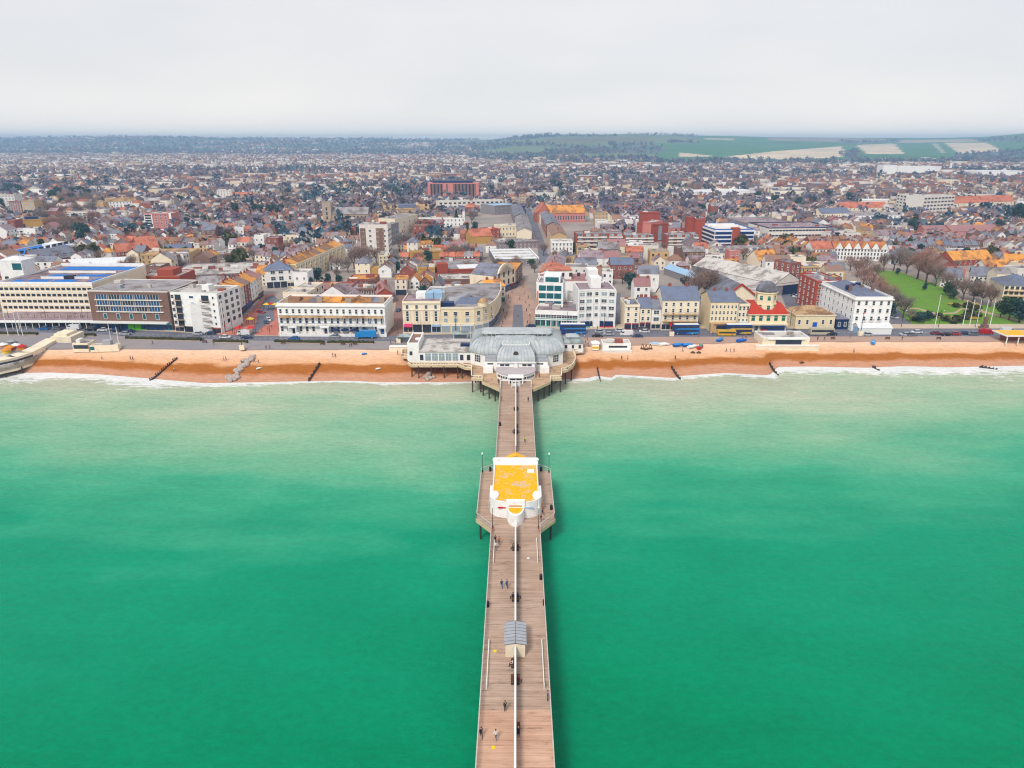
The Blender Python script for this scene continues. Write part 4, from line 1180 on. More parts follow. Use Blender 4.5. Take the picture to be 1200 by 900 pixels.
for k in range(3):
 z = H*.50+k*H*.155
 for c in range(5):
  x = -s.W/2+3.2+c*(s.W-6.4)/5;x2 = x+(s.W-6.4)/5-.8
  b = MB();b.box(x,-.12,z,x2,.02,z+H*.115);o = s.part('window_band',b,'glass_blue' if(c+k)%3 else 'glass')
  b = MB()
  for i in range(5):xx = x+(x2-x)*i/4;b.box(xx-.06,-.17,z,xx+.06,-.121,z+H*.115)
  s.part('mullion',b,'frame_white',o)
 s.band('spandrel',z-.45,z-.05,.5,'wall_offwhite',-s.W/2+2.6,s.W/2-2.6)
s.windows(5,1,1.5,2.4,H*.36,1,style='teal',x0=-s.W/2+3,x1=s.W/2-3)
b = MB();b.box(-s.W/2+.2,-2.6,g,s.W/2-1,-.01,g+.5);s.part('canopy',b, 'frame_white')
s.shops(9,g-.1,['trim_navy','wall_brick','trim_green','trim_navy','trim_green','trim_green','trim_navy','trim_navy','trim_teal'],glass='glass_blue')
for a,c in((.44,.52),(.53,.6)):
 b = MB();b.box(-s.W/2+s.W*a,-.3,.1,-s.W/2+s.W*c,-.23,2.9);s.part('green_panel',b,'trim_green')
s = Bld('white_flats','white six storey block of flats with stacked balconies on its front','apartment block',(206,388.5),(260,391),17,short='white balcony flats')
s.walls(s.top(343)-.5,'wall_white');s.flat('roof_pale',.5,clutter=4)
H = s.h;fh = H/6
for x,w_ in((-.34,3.0),(.24,3.6)):
 s.balconies([x*s.W], [fh*k for k in range(1,6)],w_,1.3,'wall_stone','iron')
 for k in range(1, 6):
  b = MB();b.box(x*s.W-w_/2+.2,-.08,fh*k+.05,x*s.W+w_/2-.2,.02,fh*k+2.2);s.part('balcony_door',b,'glass')
s.windows(1,5, 2.0,1.1,fh*1.5,fh,style='blue',x0=-.12*s.W,x1=.02*s.W);s.windows(1,5,.9,1.2,fh*1.5,fh,x0=.36*s.W,x1=.46*s.W);s.windows(1,5,1.3,1.4, fh*1.5,fh,style='stone',x0=-.5*s.W,x1=-.42*s.W)
s.windows(4,5,1.8,1.5,fh*1.5,fh,'right',style='dark')
s.shops(5,fh-.2,['wall_stone','dark','wall_offwhite','wall_brick','wall_brick'])
b = MB();b.box(.05*s.W,5,H,.05*s.W+3,9,H+2.6);s.part('lift_housing',b,'wall_white',s.roof)
prev = (263.5,390.0)
ter = [((271,380),350,'wall_white','roof_slate','white rendered house, first behind the white balcony flats','flat'),((280,372),344,'wall_white','roof_lichen','white house with orange lichen roof, second along the pink square','gable'),((289,364.5),337,'wall_offwhite','roof_orange','off white house with bright orange roof beside the pink square','gable'),((296,358),333,'wall_brick','roof_brown','red brick house with brown roof on the pink square','gable'),((303,351.5),329,'wall_white','roof_orange','white gabled house with yellow orange roof near the square end','gable'), ((309,346),325,'wall_cream','roof_purple','cream house with purple roof at the inland end of the pink square','gable')]
for i,(nx,tp,wl_,rf_,lab,rk)in enumerate(ter):
 s = std('square_house',lab,'house',prev,nx,tp,12,wl_,rf_,4,2,rk=rk,rise=3.0,shop=1,axis='x',chim=2,group='houses along the pink square',short='pink square houses' if i==2 else None,ww=1.3)
 prev = nx
s = std('brick_block','large orange brown brick block with stepped top behind the brown block','building',(168,349),(214,349),323,18,'wall_redbrick','roof_pale',3, 0,rk='flat',short='orange brick block',clutter=5);s.band('coping',s.h-.3,s.h+.05,.15,'wall_ochre')
b = MB();b.box(-2,2,s.h,6,12,s.h+3.2);s.part('roof_room',b, 'wall_redbrick',s.roof)
s = std('brick_block','tan and brown windowless block beside the blue roof deck','building',(119,350),(150,350),324,12,'wall_brownbrick','roof_tan',3,0,rk='flat',clutter=2)
b = MB();b.box(-s.W/2-.05,-.06,4,-s.W/2+4,-.001,s.h);s.part('tan_panel',b,'wall_ochre')
s = std('shop_building','low pale flat roofed building behind the white balcony flats', 'building',(214,347),(262,345),334,22,'wall_offwhite','roof_pale',2,5,rk='flat',clutter=7)
s = std('shop_building','long mauve fronted shopping centre with pale flat roofs','shopping centre',(202,335),(306,331),321,40,'wall_mauve','roof_pale',2,0,rk='flat',clutter=14,short='shopping centre')
for i in range(24):s.windows(1,1,1.0,4.0,3.5,1,style='stone',x0=-s.W/2+s.W*i/24,x1=-s.W/2+s.W*(i+1)/24)
s = std('warehouse','pale grey roofed hall on the far side of the shopping centre','building',(246,306),(284,303),297,18,'wall_grey','roof_pale',1,6,rk='flat',clutter=3)
s = std('castle_hall','tan flat topped hall with a battered wall behind the shopping centre','hall',(166,310),(222,309),297.5,24,'wall_tan','roof_tan',2,9, rk='flat',clutter=4,style='stone',ww=.8,short='tan hall')
s = std('hall','slate blue roofed terrace behind the tan hall','terrace',(193,297),(224,296),293,12,'wall_brick','roof_blueslate',1,7,rise=3.5)
s = Bld('orange_roof_hall','L shaped hall with large bright terracotta orange roofs','hall',(164, 299),(188,297),26,short='terracotta roofed hall');s.walls(s.top(292),'wall_brick');s.pitched('roof_terracotta',7.5,axis='x',chim=0);s.windows(6,1,1,1.6,2,1)
s = Bld('orange_roof_hall','lower terracotta orange roof in front of the larger orange roofs','hall',(138,301),(163,299),16);s.walls(s.top(295),'wall_brick');s.pitched('roof_terracotta',5,axis='x',chim=1);s.windows(6,1,1,1.6,2,1)
s = Bld('corner_house','white corner building with a blue slate hipped roof at the head of the square','building',(313,338), (345,336),14,short='blue slate corner building');s.walls(s.top(317),'wall_white');s.pitched('roof_blueslate',4.5,'hip',chim=2)
s.windows(2,2,2.4,2.2,5.0,3.6,x0=-s.W*.38,x1=s.W*.2,style='sash');s.windows(1,2,1.1,2.0,5,3.6,x0=s.W*.28,x1=s.W*.46);s.shops(4,3.1,['dark','trim_navy','dark','wall_cream'])
s.band('string_course',3.3,3.5,.15,'wall_white')
s = std('shop_building','ochre gabled building left of the blue slate corner building','building',(301,335),(313,335),321,12,'wall_cream','roof_orange',3,2,rise=4,chim=1)
s = Bld('cream_terrace','long cream bow windowed terrace running inland with orange lichen roofs','terrace',(349,332.5),(405,305),14,short='long cream terrace')
s.walls(s.top(297.5), 'wall_butter')
H = s.h
b = MB();b.box(-s.W/2-.05,.3,-.5, -s.W/2-.001,s.D,H);s.part('flank_wall',b,'wall_tan')
n = 11
for i in range(n):
 x = -s.W/2+s.W*(i+.5)/n;bw_ = s.W/n*.30
 b = MB();q = [(x+bw_*math.cos(a),-bw_*.55*math.sin(a))for a in np.linspace(0,math.pi,7)][::-1]+[(x+bw_,.1),(x-bw_,.1)][:0]
 q = [(x+bw_*math.cos(a),-1.3*math.sin(a))for a in np.linspace(math.pi,2*math.pi,7)]
 q = [(p[0],-abs(p[1]))for p in q]
 b.prism(q,0,H-2.2);s.part('bow',b,'wall_butter')
 s.windows(1,4,1.3,1.9,1.9,H/4.3,y=-1.31,x0=x-1,x1=x+1)
 s.windows(1,4,.9,1.6,1.9,H/4.3,x0=x+s.W/n*.33,x1=x+s.W/n*.5)
s.band('cornice',H-1.2,H-.8,.35,'wall_cream')
s.flat('roof_brown',.5,clutter=0)
for i in range(n):
 x = -s.W/2+s.W*i/n;b = MB();b.gable(x+.2,1.5,x+s.W/n-.2,s.D-1.5,H+.1,H+2.6,axis='x',o=0);s.part('roof',b,random.Random(i).choice(['roof_orange','roof_lichen','roof_brown','roof_orange']))
s.chimneys(11,H+2.8,axis='x')
s = Bld('turret_house','square cream tower house with a grey pyramid roof','house',(417,323.5),(434,323.5),10,short='cream tower house');s.walls(s.top(308.5),'wall_cream');s.pitched('roof_slate',3.6,'hip',chim=0);s.windows(2,2,.9,1.5,3,4)
b = MB();b.box(s.W/2,1,-.5,s.W/2+5,8,4.5);s.part('side_wing',b,'wall_ochre')
s = std('villa','ochre flanked cream villa below the white tower blocks','house',(444.5,312),(458,311.5),299,16,'wall_butter','roof_grey', 3,3,rk='flat',side=0,short='ochre villa');b = MB();b.box(s.W/2,.05,-.5,s.W/2+.06,s.D-.05,s.h);s.part('flank_wall',b,'wall_ochre')
s = std('civic_building', 'red brick hall with a low purple roof behind the west end of the white terrace','building',(355,353),(409,353),339,20,'wall_redbrick','roof_purple',2,0,rk='flat',clutter=3,short='purple roofed hall')
b = MB();b.box(-s.W/2+.3,-.3,s.h*.45,s.W*0,-.001,s.h*.8);s.part('sign_fascia',b,'wall_offwhite')
b = MB();b.box(1,6,s.h,5,9,s.h+2.4);s.part('lift_housing',b,'wall_tan',s.roof)
b = MB();b.box(1.5,5.9,s.h+.3,4.5,5.99,s.h+1.6);s.part('louvre',b,'glass_blue',s.roof)
s = std('shop_building','grey green roofed block right of the purple roofed hall','building',(411,352),(440,352),338,14,'wall_brownbrick','roof_grey',2,5,rk='flat',clutter=4)
s = std('shop_building','block with orange lichen flat roof below the cream tower house','building',(408,341),(440,341),327,14,'wall_brick','roof_orange',2,5,rk='flat',clutter=2)
s = std('shop_building','brick flanked workshop on the west side of the lane','building',(442,356),(461,355),345,22,'wall_redbrick','roof_purple',2,2,rk='gable',axis='y',rise=3,side=4)
s = Bld('white_terrace','long white stucco terrace with balconies and striped ground floor bays','terrace',(328,392),(452.5,393),17,short='white seafront terrace')
s.walls(s.top(358),'wall_white');H = s.h
s.flat('roof_lichen',.9,'wall_white',clutter=0)
s.band('cornice',H-.5,H-.1,.5,'wall_white',face='all')
s.windows(17,1,1.1,1.9,H*.80,1,style='sash');s.windows(17,1,1.2,2.4,H*.49,1,style='blue',skip=lambda c,r:c%3==1);s.windows(17,1,1.2,2.4,H*.49,1,style='sash', skip=lambda c,r:c%3!=1)
s.windows(17,1,1.2,2.2,H*.2,1,style='sash',skip=lambda c,r:c%4==2)
s.band('string_course',H*.665,H*.69,.25,'wall_white')
b = MB();w = s.W/2
for i in range(9):x0 = -w+.6+i*(s.W-1.2)/9;b.loft([[(x0,0,H*.655),(x0+(s.W-2)/9-.2,0,H*.655)],[(x0,-1.5,H*.60),(x0+(s.W-2)/9-.2,-1.5,H*.60)]],cap=False,closed=False)
s.part('verandah_roof',b,'roof_tan')
s.balconies([-w+2.6+i*(s.W-5.2)/8 for i in range(9)],[H*.335],s.W/9.6,1.4,'wall_white','iron')
for i in range(9):
 x = -w+.8+i*(s.W-1.6)/8;b = MB()
 for xx in(x-.12,):b.bar((x,-1.4,H*.335),(x,-1.4,H*.6),.1)
 s.part('verandah_post',b,'frame_white')
for i,x in enumerate((-.36,-.06,.47)):
 b = MB();X_ = x*s.W;b.box(X_-1.6,-2.2,0,X_-1.2,-1.8,3.4);b.box(X_+1.2,-2.2,0,X_+1.6,-1.8,3.4);b.box(X_-1.8,-2.3,3.4,X_+1.8,-.01,4.0);s.part('portico',b,'wall_white')
 b = MB();b.box(X_-.6,-.15,0,X_+.6,.02,2.6);s.part('door',b,'trim_navy' if i<2 else 'trim_blue')
for i in range(4):
 x = -.44*s.W+s.W*.88*i/3-.6;b = MB();b.box(x,2+i%2*3,H,x+2.2,3+i%2*3,H+2.2);s.part('chimney',b,'wall_stone',s.roof)
for i in range(5):
 x = -.4*s.W+s.W*.8*i/4;b = MB();b.gable(x-2.6,6,x+2.6,13,H+.1,H+1.6,axis='y' if i%2 else 'x',o=0);s.part('roof_ridge',b,['roof_lichen','roof_slate','roof_orange'][i%3],s.roof)
TERR = s
gw = Bld('garden_wall','low white forecourt wall in front of the white terrace','wall',(329,394.2),(452,394.8),.5);gw.walls(1.1,'wall_white')
for i in range(7):b = MB();x = -gw.W/2+gw.W*i/6;b.box(x-.4,-.1,0,x+.4,.6,1.6);gw.part('gate_pier',b,'wall_white')
pc,pp = MB(), MB();pc.loft([[(1.9*math.cos(a),1.9*math.sin(a),2.3)for a in np.linspace(0,2*math.pi,9)[:-1]],[(.05*math.cos(a),.05*math.sin(a),3.1)for a in np.linspace(0,2*math.pi,9)[:-1]]]);pp.cyl(0,0,0, 2.9,.05,6)
PC,PP = pc.mesh('canopy','trim_navy'),pp.mesh('pole','frame_white')
for i,px in enumerate((392.5,404.5,416,427.5)):
 x,y = G(px,393.4,GZ);r = empty('parasol', x,y,GZ+.1,0,['dark blue parasol, westernmost of four at the white terrace','dark blue parasol, second from west at the white terrace','dark blue parasol, third from west at the white terrace','dark blue parasol, easternmost of four at the white terrace'][i],'parasol','dark blue parasols on the terrace forecourt')
 link('canopy',PC,r);link('pole',PP,r)
s = Bld('cream_shops','cream four storey shop building with tall pilasters and a red awning','building',(473,390),(517,390),20,short='cream pilaster building')
s.walls(s.top(353)-.6,'wall_cream');s.flat('roof_mauve',.6,clutter=2);H = s.h
s.windows(4,1,1.2,1.7,H*.86,1);s.windows(4,2,1.25,2.2,H*.47,H*.17)
for i in range(8):
 x = -s.W/2+s.W*(i//2+.5)/4+(-1 if i%2==0 else 1)*1.2
 b = MB();b.box(x-.18,-.16,3.7,x+.18,.02,H*.72);s.part('pilaster',b,'wall_butter')
s.band('cornice',H*.75,H*.78,.3,'wall_cream');s.band('cornice',H-.3,H,.4,'wall_cream')
s.shops(4,3.5,['wall_cream','dark','dark','trim_sky'])
b = MB();b.loft([[(-s.W/2+.4,-.05,3.9),(-s.W/2+3.8,-.05,3.9)],[(-s.W/2+.4,-1.4,3.0),(-s.W/2+3.8,-1.4,3.0)]],cap=False,closed=False);b.box(-s.W/2+.4,-1.42,2.7,-s.W/2+3.8,-1.4, 3.0);s.part('awning',b,'trim_pink')
for x0,x1,m_ in((-2,2,'wall_white'),(2.2,5.3, 'trim_sky'),(5.6,9.0,'trim_sky')):
 b = MB();b.box(x0-1,7,H,x1-1,12,H+2.6);s.part('roof_room',b,m_,s.roof)
s = Bld('curved_corner_shops','cream curved corner building with small cupola and pale shopfronts','building',(517.3,390), (566,389),22,short='curved corner building')
H = s.top(361)
ptsL = [s.local(*G(a,c_))for a,c_ in((517.3,390),(540,390),(556,389.6),(566,388),(573,385.5),(579,381),(583.5,375),(587,366),(587,356))]+[s.local(*G(560,356)),s.local(*G(521,362))]
b = MB();b.prism(ptsL,-.5,H);s.wall = s.part('wall',b,'wall_butter');s.h = H
b = MB();b.prism([(x*.985,y*.97+.35)for x,y in ptsL],H,H+.12);s.roof = s.part('roof',b,'roof_grey')
b = MB()
for i in range(8):
 p0,p1 = ptsL[i],ptsL[i+1]
 b.bar((*p0,H+.1),(*p1,H+.1),.35,.8);b.bar((*p0,H*.36),(*p1,H*.36),.5,.3)
s.part('cornice',b,'wall_cream')
segs = [(0,1,2),(1,2,1),(2,3,1),(3,4,1),(4,5,1),(5,6,2),(6,7,2),(7,8,1)]
for i,j,n_ in segs:
 (x0,y0),(x1,y1) = ptsL[i],ptsL[j];a = math.atan2(y1-y0,x1-x0);L_ = math.hypot(x1-x0,y1-y0)
 for k in range(n_):
  t = (k+.5)/n_;x,y = x0+(x1-x0)*t,y0+(y1-y0)*t
  for z,hh in((H*.52, 1.7),(H*.78,1.8)):
   link('window',win_mesh(1.7 if i<3 else 1.1,hh,'pale' if z<H*.6 and i<4 else 'sash'),s.root,(x,y,z),a)
  b = MB();b.box(-L_/n_/2+.25,-.12,.3,L_/n_/2-.25,.02,2.9);o = s.part('shop_window',b,'glass_pale' if i<4 else 'glass_blue');o.location = (x,y,0);o.rotation_euler = (0,0,a)
  f = MB();f.box(-L_/n_/2+.15,-.2,2.95,L_/n_/2-.15,-.121,3.7);s.part('fascia',f,'wall_white' if i<5 else 'trim_navy',o)
cx_,cy_ = ptsL[3];b = MB();b.cyl(cx_,cy_+1.5,H,H+1.8,2.0,14);cu = s.part('cupola',b,'wall_butter');b = MB();b.loft([[(cx_+r*math.cos(a),cy_+1.5+r*math.sin(a),z)for a in np.linspace(0,2*math.pi,15)[:-1]]for r,z in((2.2,H+1.8),(1.9,H+2.6),(1.2,H+3.2),(.1,H+3.5))]);s.part('cupola_roof', b,'roof_tan',cu)
b = MB();b.gable(-2,7,9,15,H+.1,H+2.2,axis='x',o=.2);s.part('roof_ridge',b,'roof_blueslate',s.roof)
b = MB();b.box(-11,2.5, H+.1,-3,6,H+1.7);s.part('roof_glazing',b,'trim_navy',s.roof)
b = MB();b.box(-12,10,H+.1,-8.5,14,H+5.2);s.part('roof_room',b,'trim_sky',s.roof)
b = MB();b.loft([[(-5+9*t,9+12*t*t+2.4*math.cos(a),H+.2+2.4*math.sin(a))for a in np.linspace(0,math.pi,9)]for t in np.linspace(0,1,8)],cap=False,closed=False);s.part('barrel_roof',b,'lead_grey',s.roof)
for args in(('cream_house','tall cream house with a flat bright orange roof at the head of the lane','house',(463.5,346),(477,346),327,10,'wall_cream','roof_orange',3,2,'orange topped cream house'),('gabled_house','white house with steep orange gables beside the orange topped cream house','house',(480,343),(492,343),330,10,'wall_white','roof_orange',3,2,None),('gabled_house','brown house with orange gabled roof behind the cream pilaster building','house',(492.5,344),(505,344),331,10,'wall_brownbrick','roof_orange',3,2,None)):
 s = std(*args[:11],short=args[11],rise=3.2 if 'gabled' in args[0]else 1.2,axis='y' if 'gabled' in args[0]else 'x',chim=1,shop=1)
s = std('grey_house','narrow slate roofed house right of the orange gables','house',(507,348),(519,348),336,12,'wall_grey','roof_slate',3,2,rise=4,axis='y',chim=1)
s = std('shop_building','red brick shop block with pale roof behind the curved corner','building',(519,350),(545, 349),337,12,'wall_redbrick','roof_pale',3,6,rk='flat',clutter=5)
s = std('department_store','large red brick store with wide grey and white flat roof','store',(513,326),(569,324),315,38,'wall_redbrick','roof_grey',2,0,rk='flat',clutter=8,short='red brick store')
b = MB();b.box(-s.W/2,-1,-.5,-s.W/2+6,6,s.h+4);s.part('corner_tower',b,'wall_redbrick');b = MB();b.box(s.W/2-15,2,s.h+.13,s.W/2-2,16,s.h+.4);s.part('white_roof',b,'roof_white',s.roof)
s = std('shop_building','brown block with a broad pale flat roof in front of the red brick store','building',(511,336),(562,335),327,18,'wall_brownbrick','roof_pale',2,0,rk='flat',clutter=5)
s = std('ochre_block','plain ochre block left of the red brick store','building',(490,325),(510,325),313,12,'wall_ochre','roof_slate',2,0,rk='flat',clutter=1)
s = std('ochre_block','ochre long building with low roof behind the shops','building',(484,307),(520,305),294,14,'wall_ochre','roof_tan',3,0,rk='flat',clutter=3)
s = Bld('turret_house','white tower house with pyramid roof beside the ochre long building','house',(477.5,304),(490,304),9);s.walls(s.top(284),'wall_offwhite');s.pitched('roof_slate',3.4,'hip',chim=0);s.windows(2,3,.9,1.4,3,3.6)
s = std('villa','cream villa with classical front among trees behind the tower house','house',(500,290),(532,290),281,14,'wall_cream','roof_grey',2,6,rk='flat')
s = std('orange_block','plain bright orange gabled block near the white market roof','building',(552.5,286),(577,285),277,18,'wall_ochre','roof_terracotta',2,0,rise=5,axis='x',chim=0,short='orange block')
s = std('brick_block','small deep red block right of the orange block','building',(571,280),(586, 279),268.5,14,'wall_redbrick','roof_red',2,3,rk='flat',clutter=1)
s = std('cream_block','long low cream topped block behind the white market roof','building',(584,278),(608,277),264,12,'wall_cream','roof_pale',2,6,rk='flat',clutter=2)
s = Bld('market_hall', 'large hall with a broad white roof west of the long inland road','hall',(580,312),(631,311),46,short='white market roof');s.walls(s.top(304),'wall_grey');s.flat('roof_white',.3,clutter=0)
for i in range(3):b = MB();b.box(-s.W/2+1,10+i*12,s.h+.12,s.W/2-1,10.5+i*12,s.h+.7);s.part('roof_step',b,'roof_pale',s.roof)
s.windows(10,1,2,2.4,s.h*.5,1,'right',style='dark');s.windows(6,1,1.6,2.2,s.h*.5,1)
b = MB();b.box(s.W/2, 3,s.h-2,s.W/2+.8,s.D,s.h+.5);s.part('side_fascia',b,'wall_white')
s = std('mauve_block','grey mauve block with long windows behind the white market roof','building',(584,292),(632,290),283,16,'wall_mauve','roof_grey',2,10,rk='flat', clutter=4)
s = Bld('round_gabled_shop','white shop with a round gable and orange brick flank on the shopping street','building',(582,346),(604,338),16,short='round gabled shop');s.walls(s.top(321),'wall_cream');H = s.h
b = MB();w = s.W/2*.8;b.prism([(w*math.cos(a),w*math.sin(a)*.7)for a in np.linspace(0,math.pi,14)],0,.8);o = s.part('gable',b,'wall_cream');o.location = (0,.8,H);o.rotation_euler = (math.pi/2,0,0)
s.pitched('roof_slate',w*.6,axis='y',chim=0,o=-.2);s.windows(4,2,1.4,2.6,5.2,4.2,style='dark');s.shops(3,3.4)
b = MB();b.box(s.W/2,.05,-.5,s.W/2+.08,s.D,H);s.part('flank_wall',b,'wall_redbrick')
b = MB();b.box(s.W*.3,3,H,s.W*.42,5,H+4);s.part('chimney',b,'wall_redbrick');b = MB();b.cyl(0,.2,H+1.0,H+1.05,.9,12)
s = std('shop_building','brown brick shop beyond the round gabled shop','building',(604.5,338),(612,326),312,14,'wall_brownbrick','roof_orange',3,4,rk='flat',shop=2,clutter=2)
s = std('shop_building','cream shop with orange roof below the round gabled shop','building',(571,356),(592,354),336,13,'wall_cream','roof_orange',3,4,rise=2.6,shop=3,chim=2)
s = std('shop_building','dark roofed shop behind the curved corner','building',(552,358),(585,356),344,12,'wall_tan','roof_slate',2,5,rk='flat',clutter=3)
s = Bld('art_deco_low','white two storey art deco wing with turquoise shopfronts','building',(627,382),(676.5,384),20,short='white art deco wing');s.walls(s.top(364)-.5,'wall_white');s.flat('roof_mauve', .5,clutter=4);H = s.h
s.windows(8,1,2.3,1.5,H*.69,1,style='sash');s.shops(8,3.6,['trim_teal']*8);s.band('string_course',H*.44,H*.5,.35,'wall_white')
for i in range(8):b = MB();x = -s.W/2+i*s.W/7.4;b.box(x-.2,-.25,0,x+.2,.02,3.6);s.part('pilaster',b,'trim_teal')
b = MB();b.box(-s.W/2+7,8,s.h,-s.W/2+11,10,s.h+1.2);s.part('roof_room',b, 'wall_white',s.roof)
s = Bld('glass_corner_tower','white stepped tower with blue green glass bands and an orange flank','building',(629,374),(659,375),15,short='glass banded tower');s.walls(s.top(333),'wall_white');H = s.h
for k in range(4):
 z = H-2.9-k*3.4
 for c in range(3):
  x0 = -s.W/2+.8+c*(s.W-1.2)/3;b = MB();b.box(x0,-.12,z,x0+(s.W-1.6)/3-.2, .02,z+2.3);s.part('glass_band',b,'glass_teal')
b = MB();b.box(-s.W/2-.1,-.1,-.3,-s.W/2+.6,s.D*.6,H*.8);s.part('orange_fin',b,'trim_orange')
s.flat('roof_grey',.6,clutter=2)
b = MB();b.box(-s.W/2+2.5,3,H,s.W/2-1.5,s.D-1,H+3.0);o = s.part('penthouse',b,'wall_white');b = MB();b.box(-s.W/2+3.3,2.88,H+.5,s.W/2-2.2,3.02,H+2.5);s.part('penthouse_window', b,'glass_teal',o)
s = Bld('art_deco_tower','white five storey art deco block with a gently curved windowed front','building',(677,384.5),(720,384),18,short='white art deco block')
H = s.top(341);w = s.W/2
arc = [(x,1.6*(1-((abs(x)/w-.45)/.55)**2)if abs(x)<w*.99 else 0)for x in np.linspace(-w,w,11)]
arc = [(x,1.5*math.cos(math.pi*x/s.W))for x in np.linspace(-w,w,11)]
b = MB();b.prism(arc+[(w,s.D),(-w, s.D)],-.5,H);s.wall = s.part('wall',b,'wall_white');s.h = H
b = MB();b.prism([(x*.98,y+.35)for x,y in arc]+[(w*.98,s.D-.3),(-w*.98,s.D-.3)],H,H+.1);s.roof = s.part('roof',b, 'roof_mauve')
b = MB()
for i in range(10):b.bar((*arc[i],H+.2),(*arc[i+1],H+.2),.3,.7)
b.box(-w,1,H,-w+.3,s.D,H+.5);b.box(w-.3,1,H,w,s.D,H+.5);s.part('parapet',b,'wall_white')
fh = (H-3.8)/4
for c in range(5):
 i = c*2+1;x,y = arc[i];a = math.atan2(arc[i+1][1]-arc[i-1][1],arc[i+1][0]-arc[i-1][0])
 for k in range(4):link('window',win_mesh(2.3 if c!=2 else 1.5,1.55,'pale' if(c+k)%3==0 else 'sash'),s.root,(x,y,3.8+fh*(k+.5)),a)
 for sg in(-1,1):
  xx = x+sg*s.W/10.4
  yy = 1.5*math.cos(math.pi*xx/s.W);b = MB();b.box(xx-.2,yy-.3,0,xx+.2,yy+.1,H);s.part('fin',b,'wall_white')
for x0,x1,m_ in((-w+.6,-w+5,'trim_teal'),(-w+5.4,-1.6,'wall_white'),(1.6,w-4.6,'trim_red'),(w-4.2,w-.4,'trim_red')):
 xm = (x0+x1)/2;y = 1.5*math.cos(math.pi*xm/s.W);b = MB();b.box(x0,min(y,1.0)-.5,.3,x1,1.6,2.7);o = s.part('shop_window',b,'trim_navy');b = MB();b.box(x0,min(y,1.0)-.6,0,x1,1.2,.6);s.part('stall_riser',b,m_,o)
b = MB();b.box(-2.2,5,H,2.2,12,H+4.6);s.part('stair_tower',b,'wall_white',s.roof)
s = Bld('white_rear_block','big plain white stepped block rising behind the art deco wing','building',(636,352),(707,351),24,short='white stepped block');s.walls(s.top(331),'wall_white');s.flat('roof_purple',.5,clutter=4);H = s.h
s.windows(5,1,2.2,1.6,H*.5,1,x0=0,x1=s.W*.3,style='dark');b = MB();b.box(s.W*.24,1,H,s.W*.40,9,H+6);s.part('tower', b,'wall_white');b = MB();b.box(-s.W/2+4,8,H,0,20,H+4.5);o = s.part('upper_storey',b,'wall_white');b = MB();b.box(-s.W/2+3.6,7.6,H+4.5,.4,20.4,H+4.9);s.part('upper_roof',b,'roof_terracotta',o)
for i in range(5):b = MB();x = -s.W/2+6+i*4;b.box(x,7.9,H+1.5,x+1.6,8.02,H+3.4);s.part('upper_window',b,'glass',o)
b = MB();b.box(-s.W/2,2,H,-s.W/2+10,12,H+1.6);s.part('round_roof',b,'roof_purple',s.roof)
for A_,B_,tp,wl_,rf_,fl_,c_,lab,kw in(((731,386),(748.5,386),357,'wall_cream','roof_slate',4,2,'narrow cream house with maroon shopfront on the seafront', dict(rk='flat',shop=2,shopcols=['trim_maroon'])),((749,386),(762,386),361,'wall_cream','roof_blueslate',3, 2,'cream house with blue slate roof and dark red shopfront',dict(shop=2,shopcols=['trim_maroon'],rise=3.2)),((762.5,386),(773.5,386),362,'wall_white', 'roof_slate',3,1,'narrow white house with large bay beside the cream hotel',dict(shop=1,rise=3.0,ww=2.4))):
 s = std('seafront_house',lab,'house', A_,B_,tp,14,wl_,rf_,fl_,c_,group='small houses on the seafront',short='small seafront houses' if wl_=='wall_white' else None,**kw)
s = Bld('seafront_hotel','cream seafront hotel with blue slate roof, balcony and red awning','hotel',(774.5,387),(817,387),15,short='red awning hotel');s.walls(s.top(352),'wall_cream');s.pitched('roof_blueslate',4.6,chim=2);H = s.h
s.windows(5,1,1.1,1.6,H*.87,1);s.windows(5,2,1.1,1.8,H*.43,H*.23);s.balconies([0],[H*.31, H*.55],s.W*.96,1.3,'wall_tan','wall_stone');s.shops(4,H*.27,['wall_cream'])
b = MB();b.loft([[(-s.W*.3,-.2,H*.27),(-s.W*.02,-.2,H*.27)],[(-s.W*.3,-2.0,H*.2),(-s.W*.02,-2.0,H*.2)]],cap=False,closed=False);b.box(-s.W*.3,-2.05,H*.17,-s.W*.02,-2.0,H*.2);s.part('awning',b,'trim_red')
s = Bld('seafront_hotel','pale yellow hotel with timber ground floor just west of the dome cinema','hotel',(830.5,388),(862,388),16,short='pale yellow hotel');s.walls(s.top(354),'wall_butter');s.pitched('roof_blueslate',3.2,chim=2);H = s.h
s.windows(7,3,.9,1.4,H*.44,H*.2);b = MB();b.box(-s.W/2,-2.6,0,s.W/2,-.01,3.8);o = s.part('front_extension',b,'wall_tan');b = MB();b.box(-s.W*.3,-2.72,1.6,s.W*.35,-2.59,3.0);s.part('shop_window',b,'glass',o);b = MB();b.box(-s.W*.4,-2.75,3.1,s.W*.45,-2.6,3.6);s.part('fascia',b,'wall_brownbrick',o)
s = std('seafront_house','cream house with a bright blue window bay beside the dome cinema','house',(862.5,387),(876,387),356,16,'wall_cream','roof_slate',4,3,rk='flat',clutter=1);b = MB();b.box(-s.W*.4,-1.2,0,s.W*.4,-.01,4.0);o = s.part('bay',b,'frame_white');b = MB();b.box(-s.W*.33,-1.3,.9,s.W*.33,-1.19,3.2);s.part('bay_window',b,'glass_blue',o)
s = Bld('dome_cinema','cream cinema with a domed octagonal tower and red tiled roof','cinema',(876.5,389),(920.5,389),13,short='dome cinema');s.walls(s.top(368),'wall_butter');H = s.h
s.windows(5,1,1.7,1.7,H*.72,1,style='arch');s.windows(7,1, 1.3,2.2,1.6,1,style='teal');s.band('canopy',H*.42,H*.5,1.6,'wall_cream');s.band('cornice',H-.3,H,.5,'wall_cream',face='all')
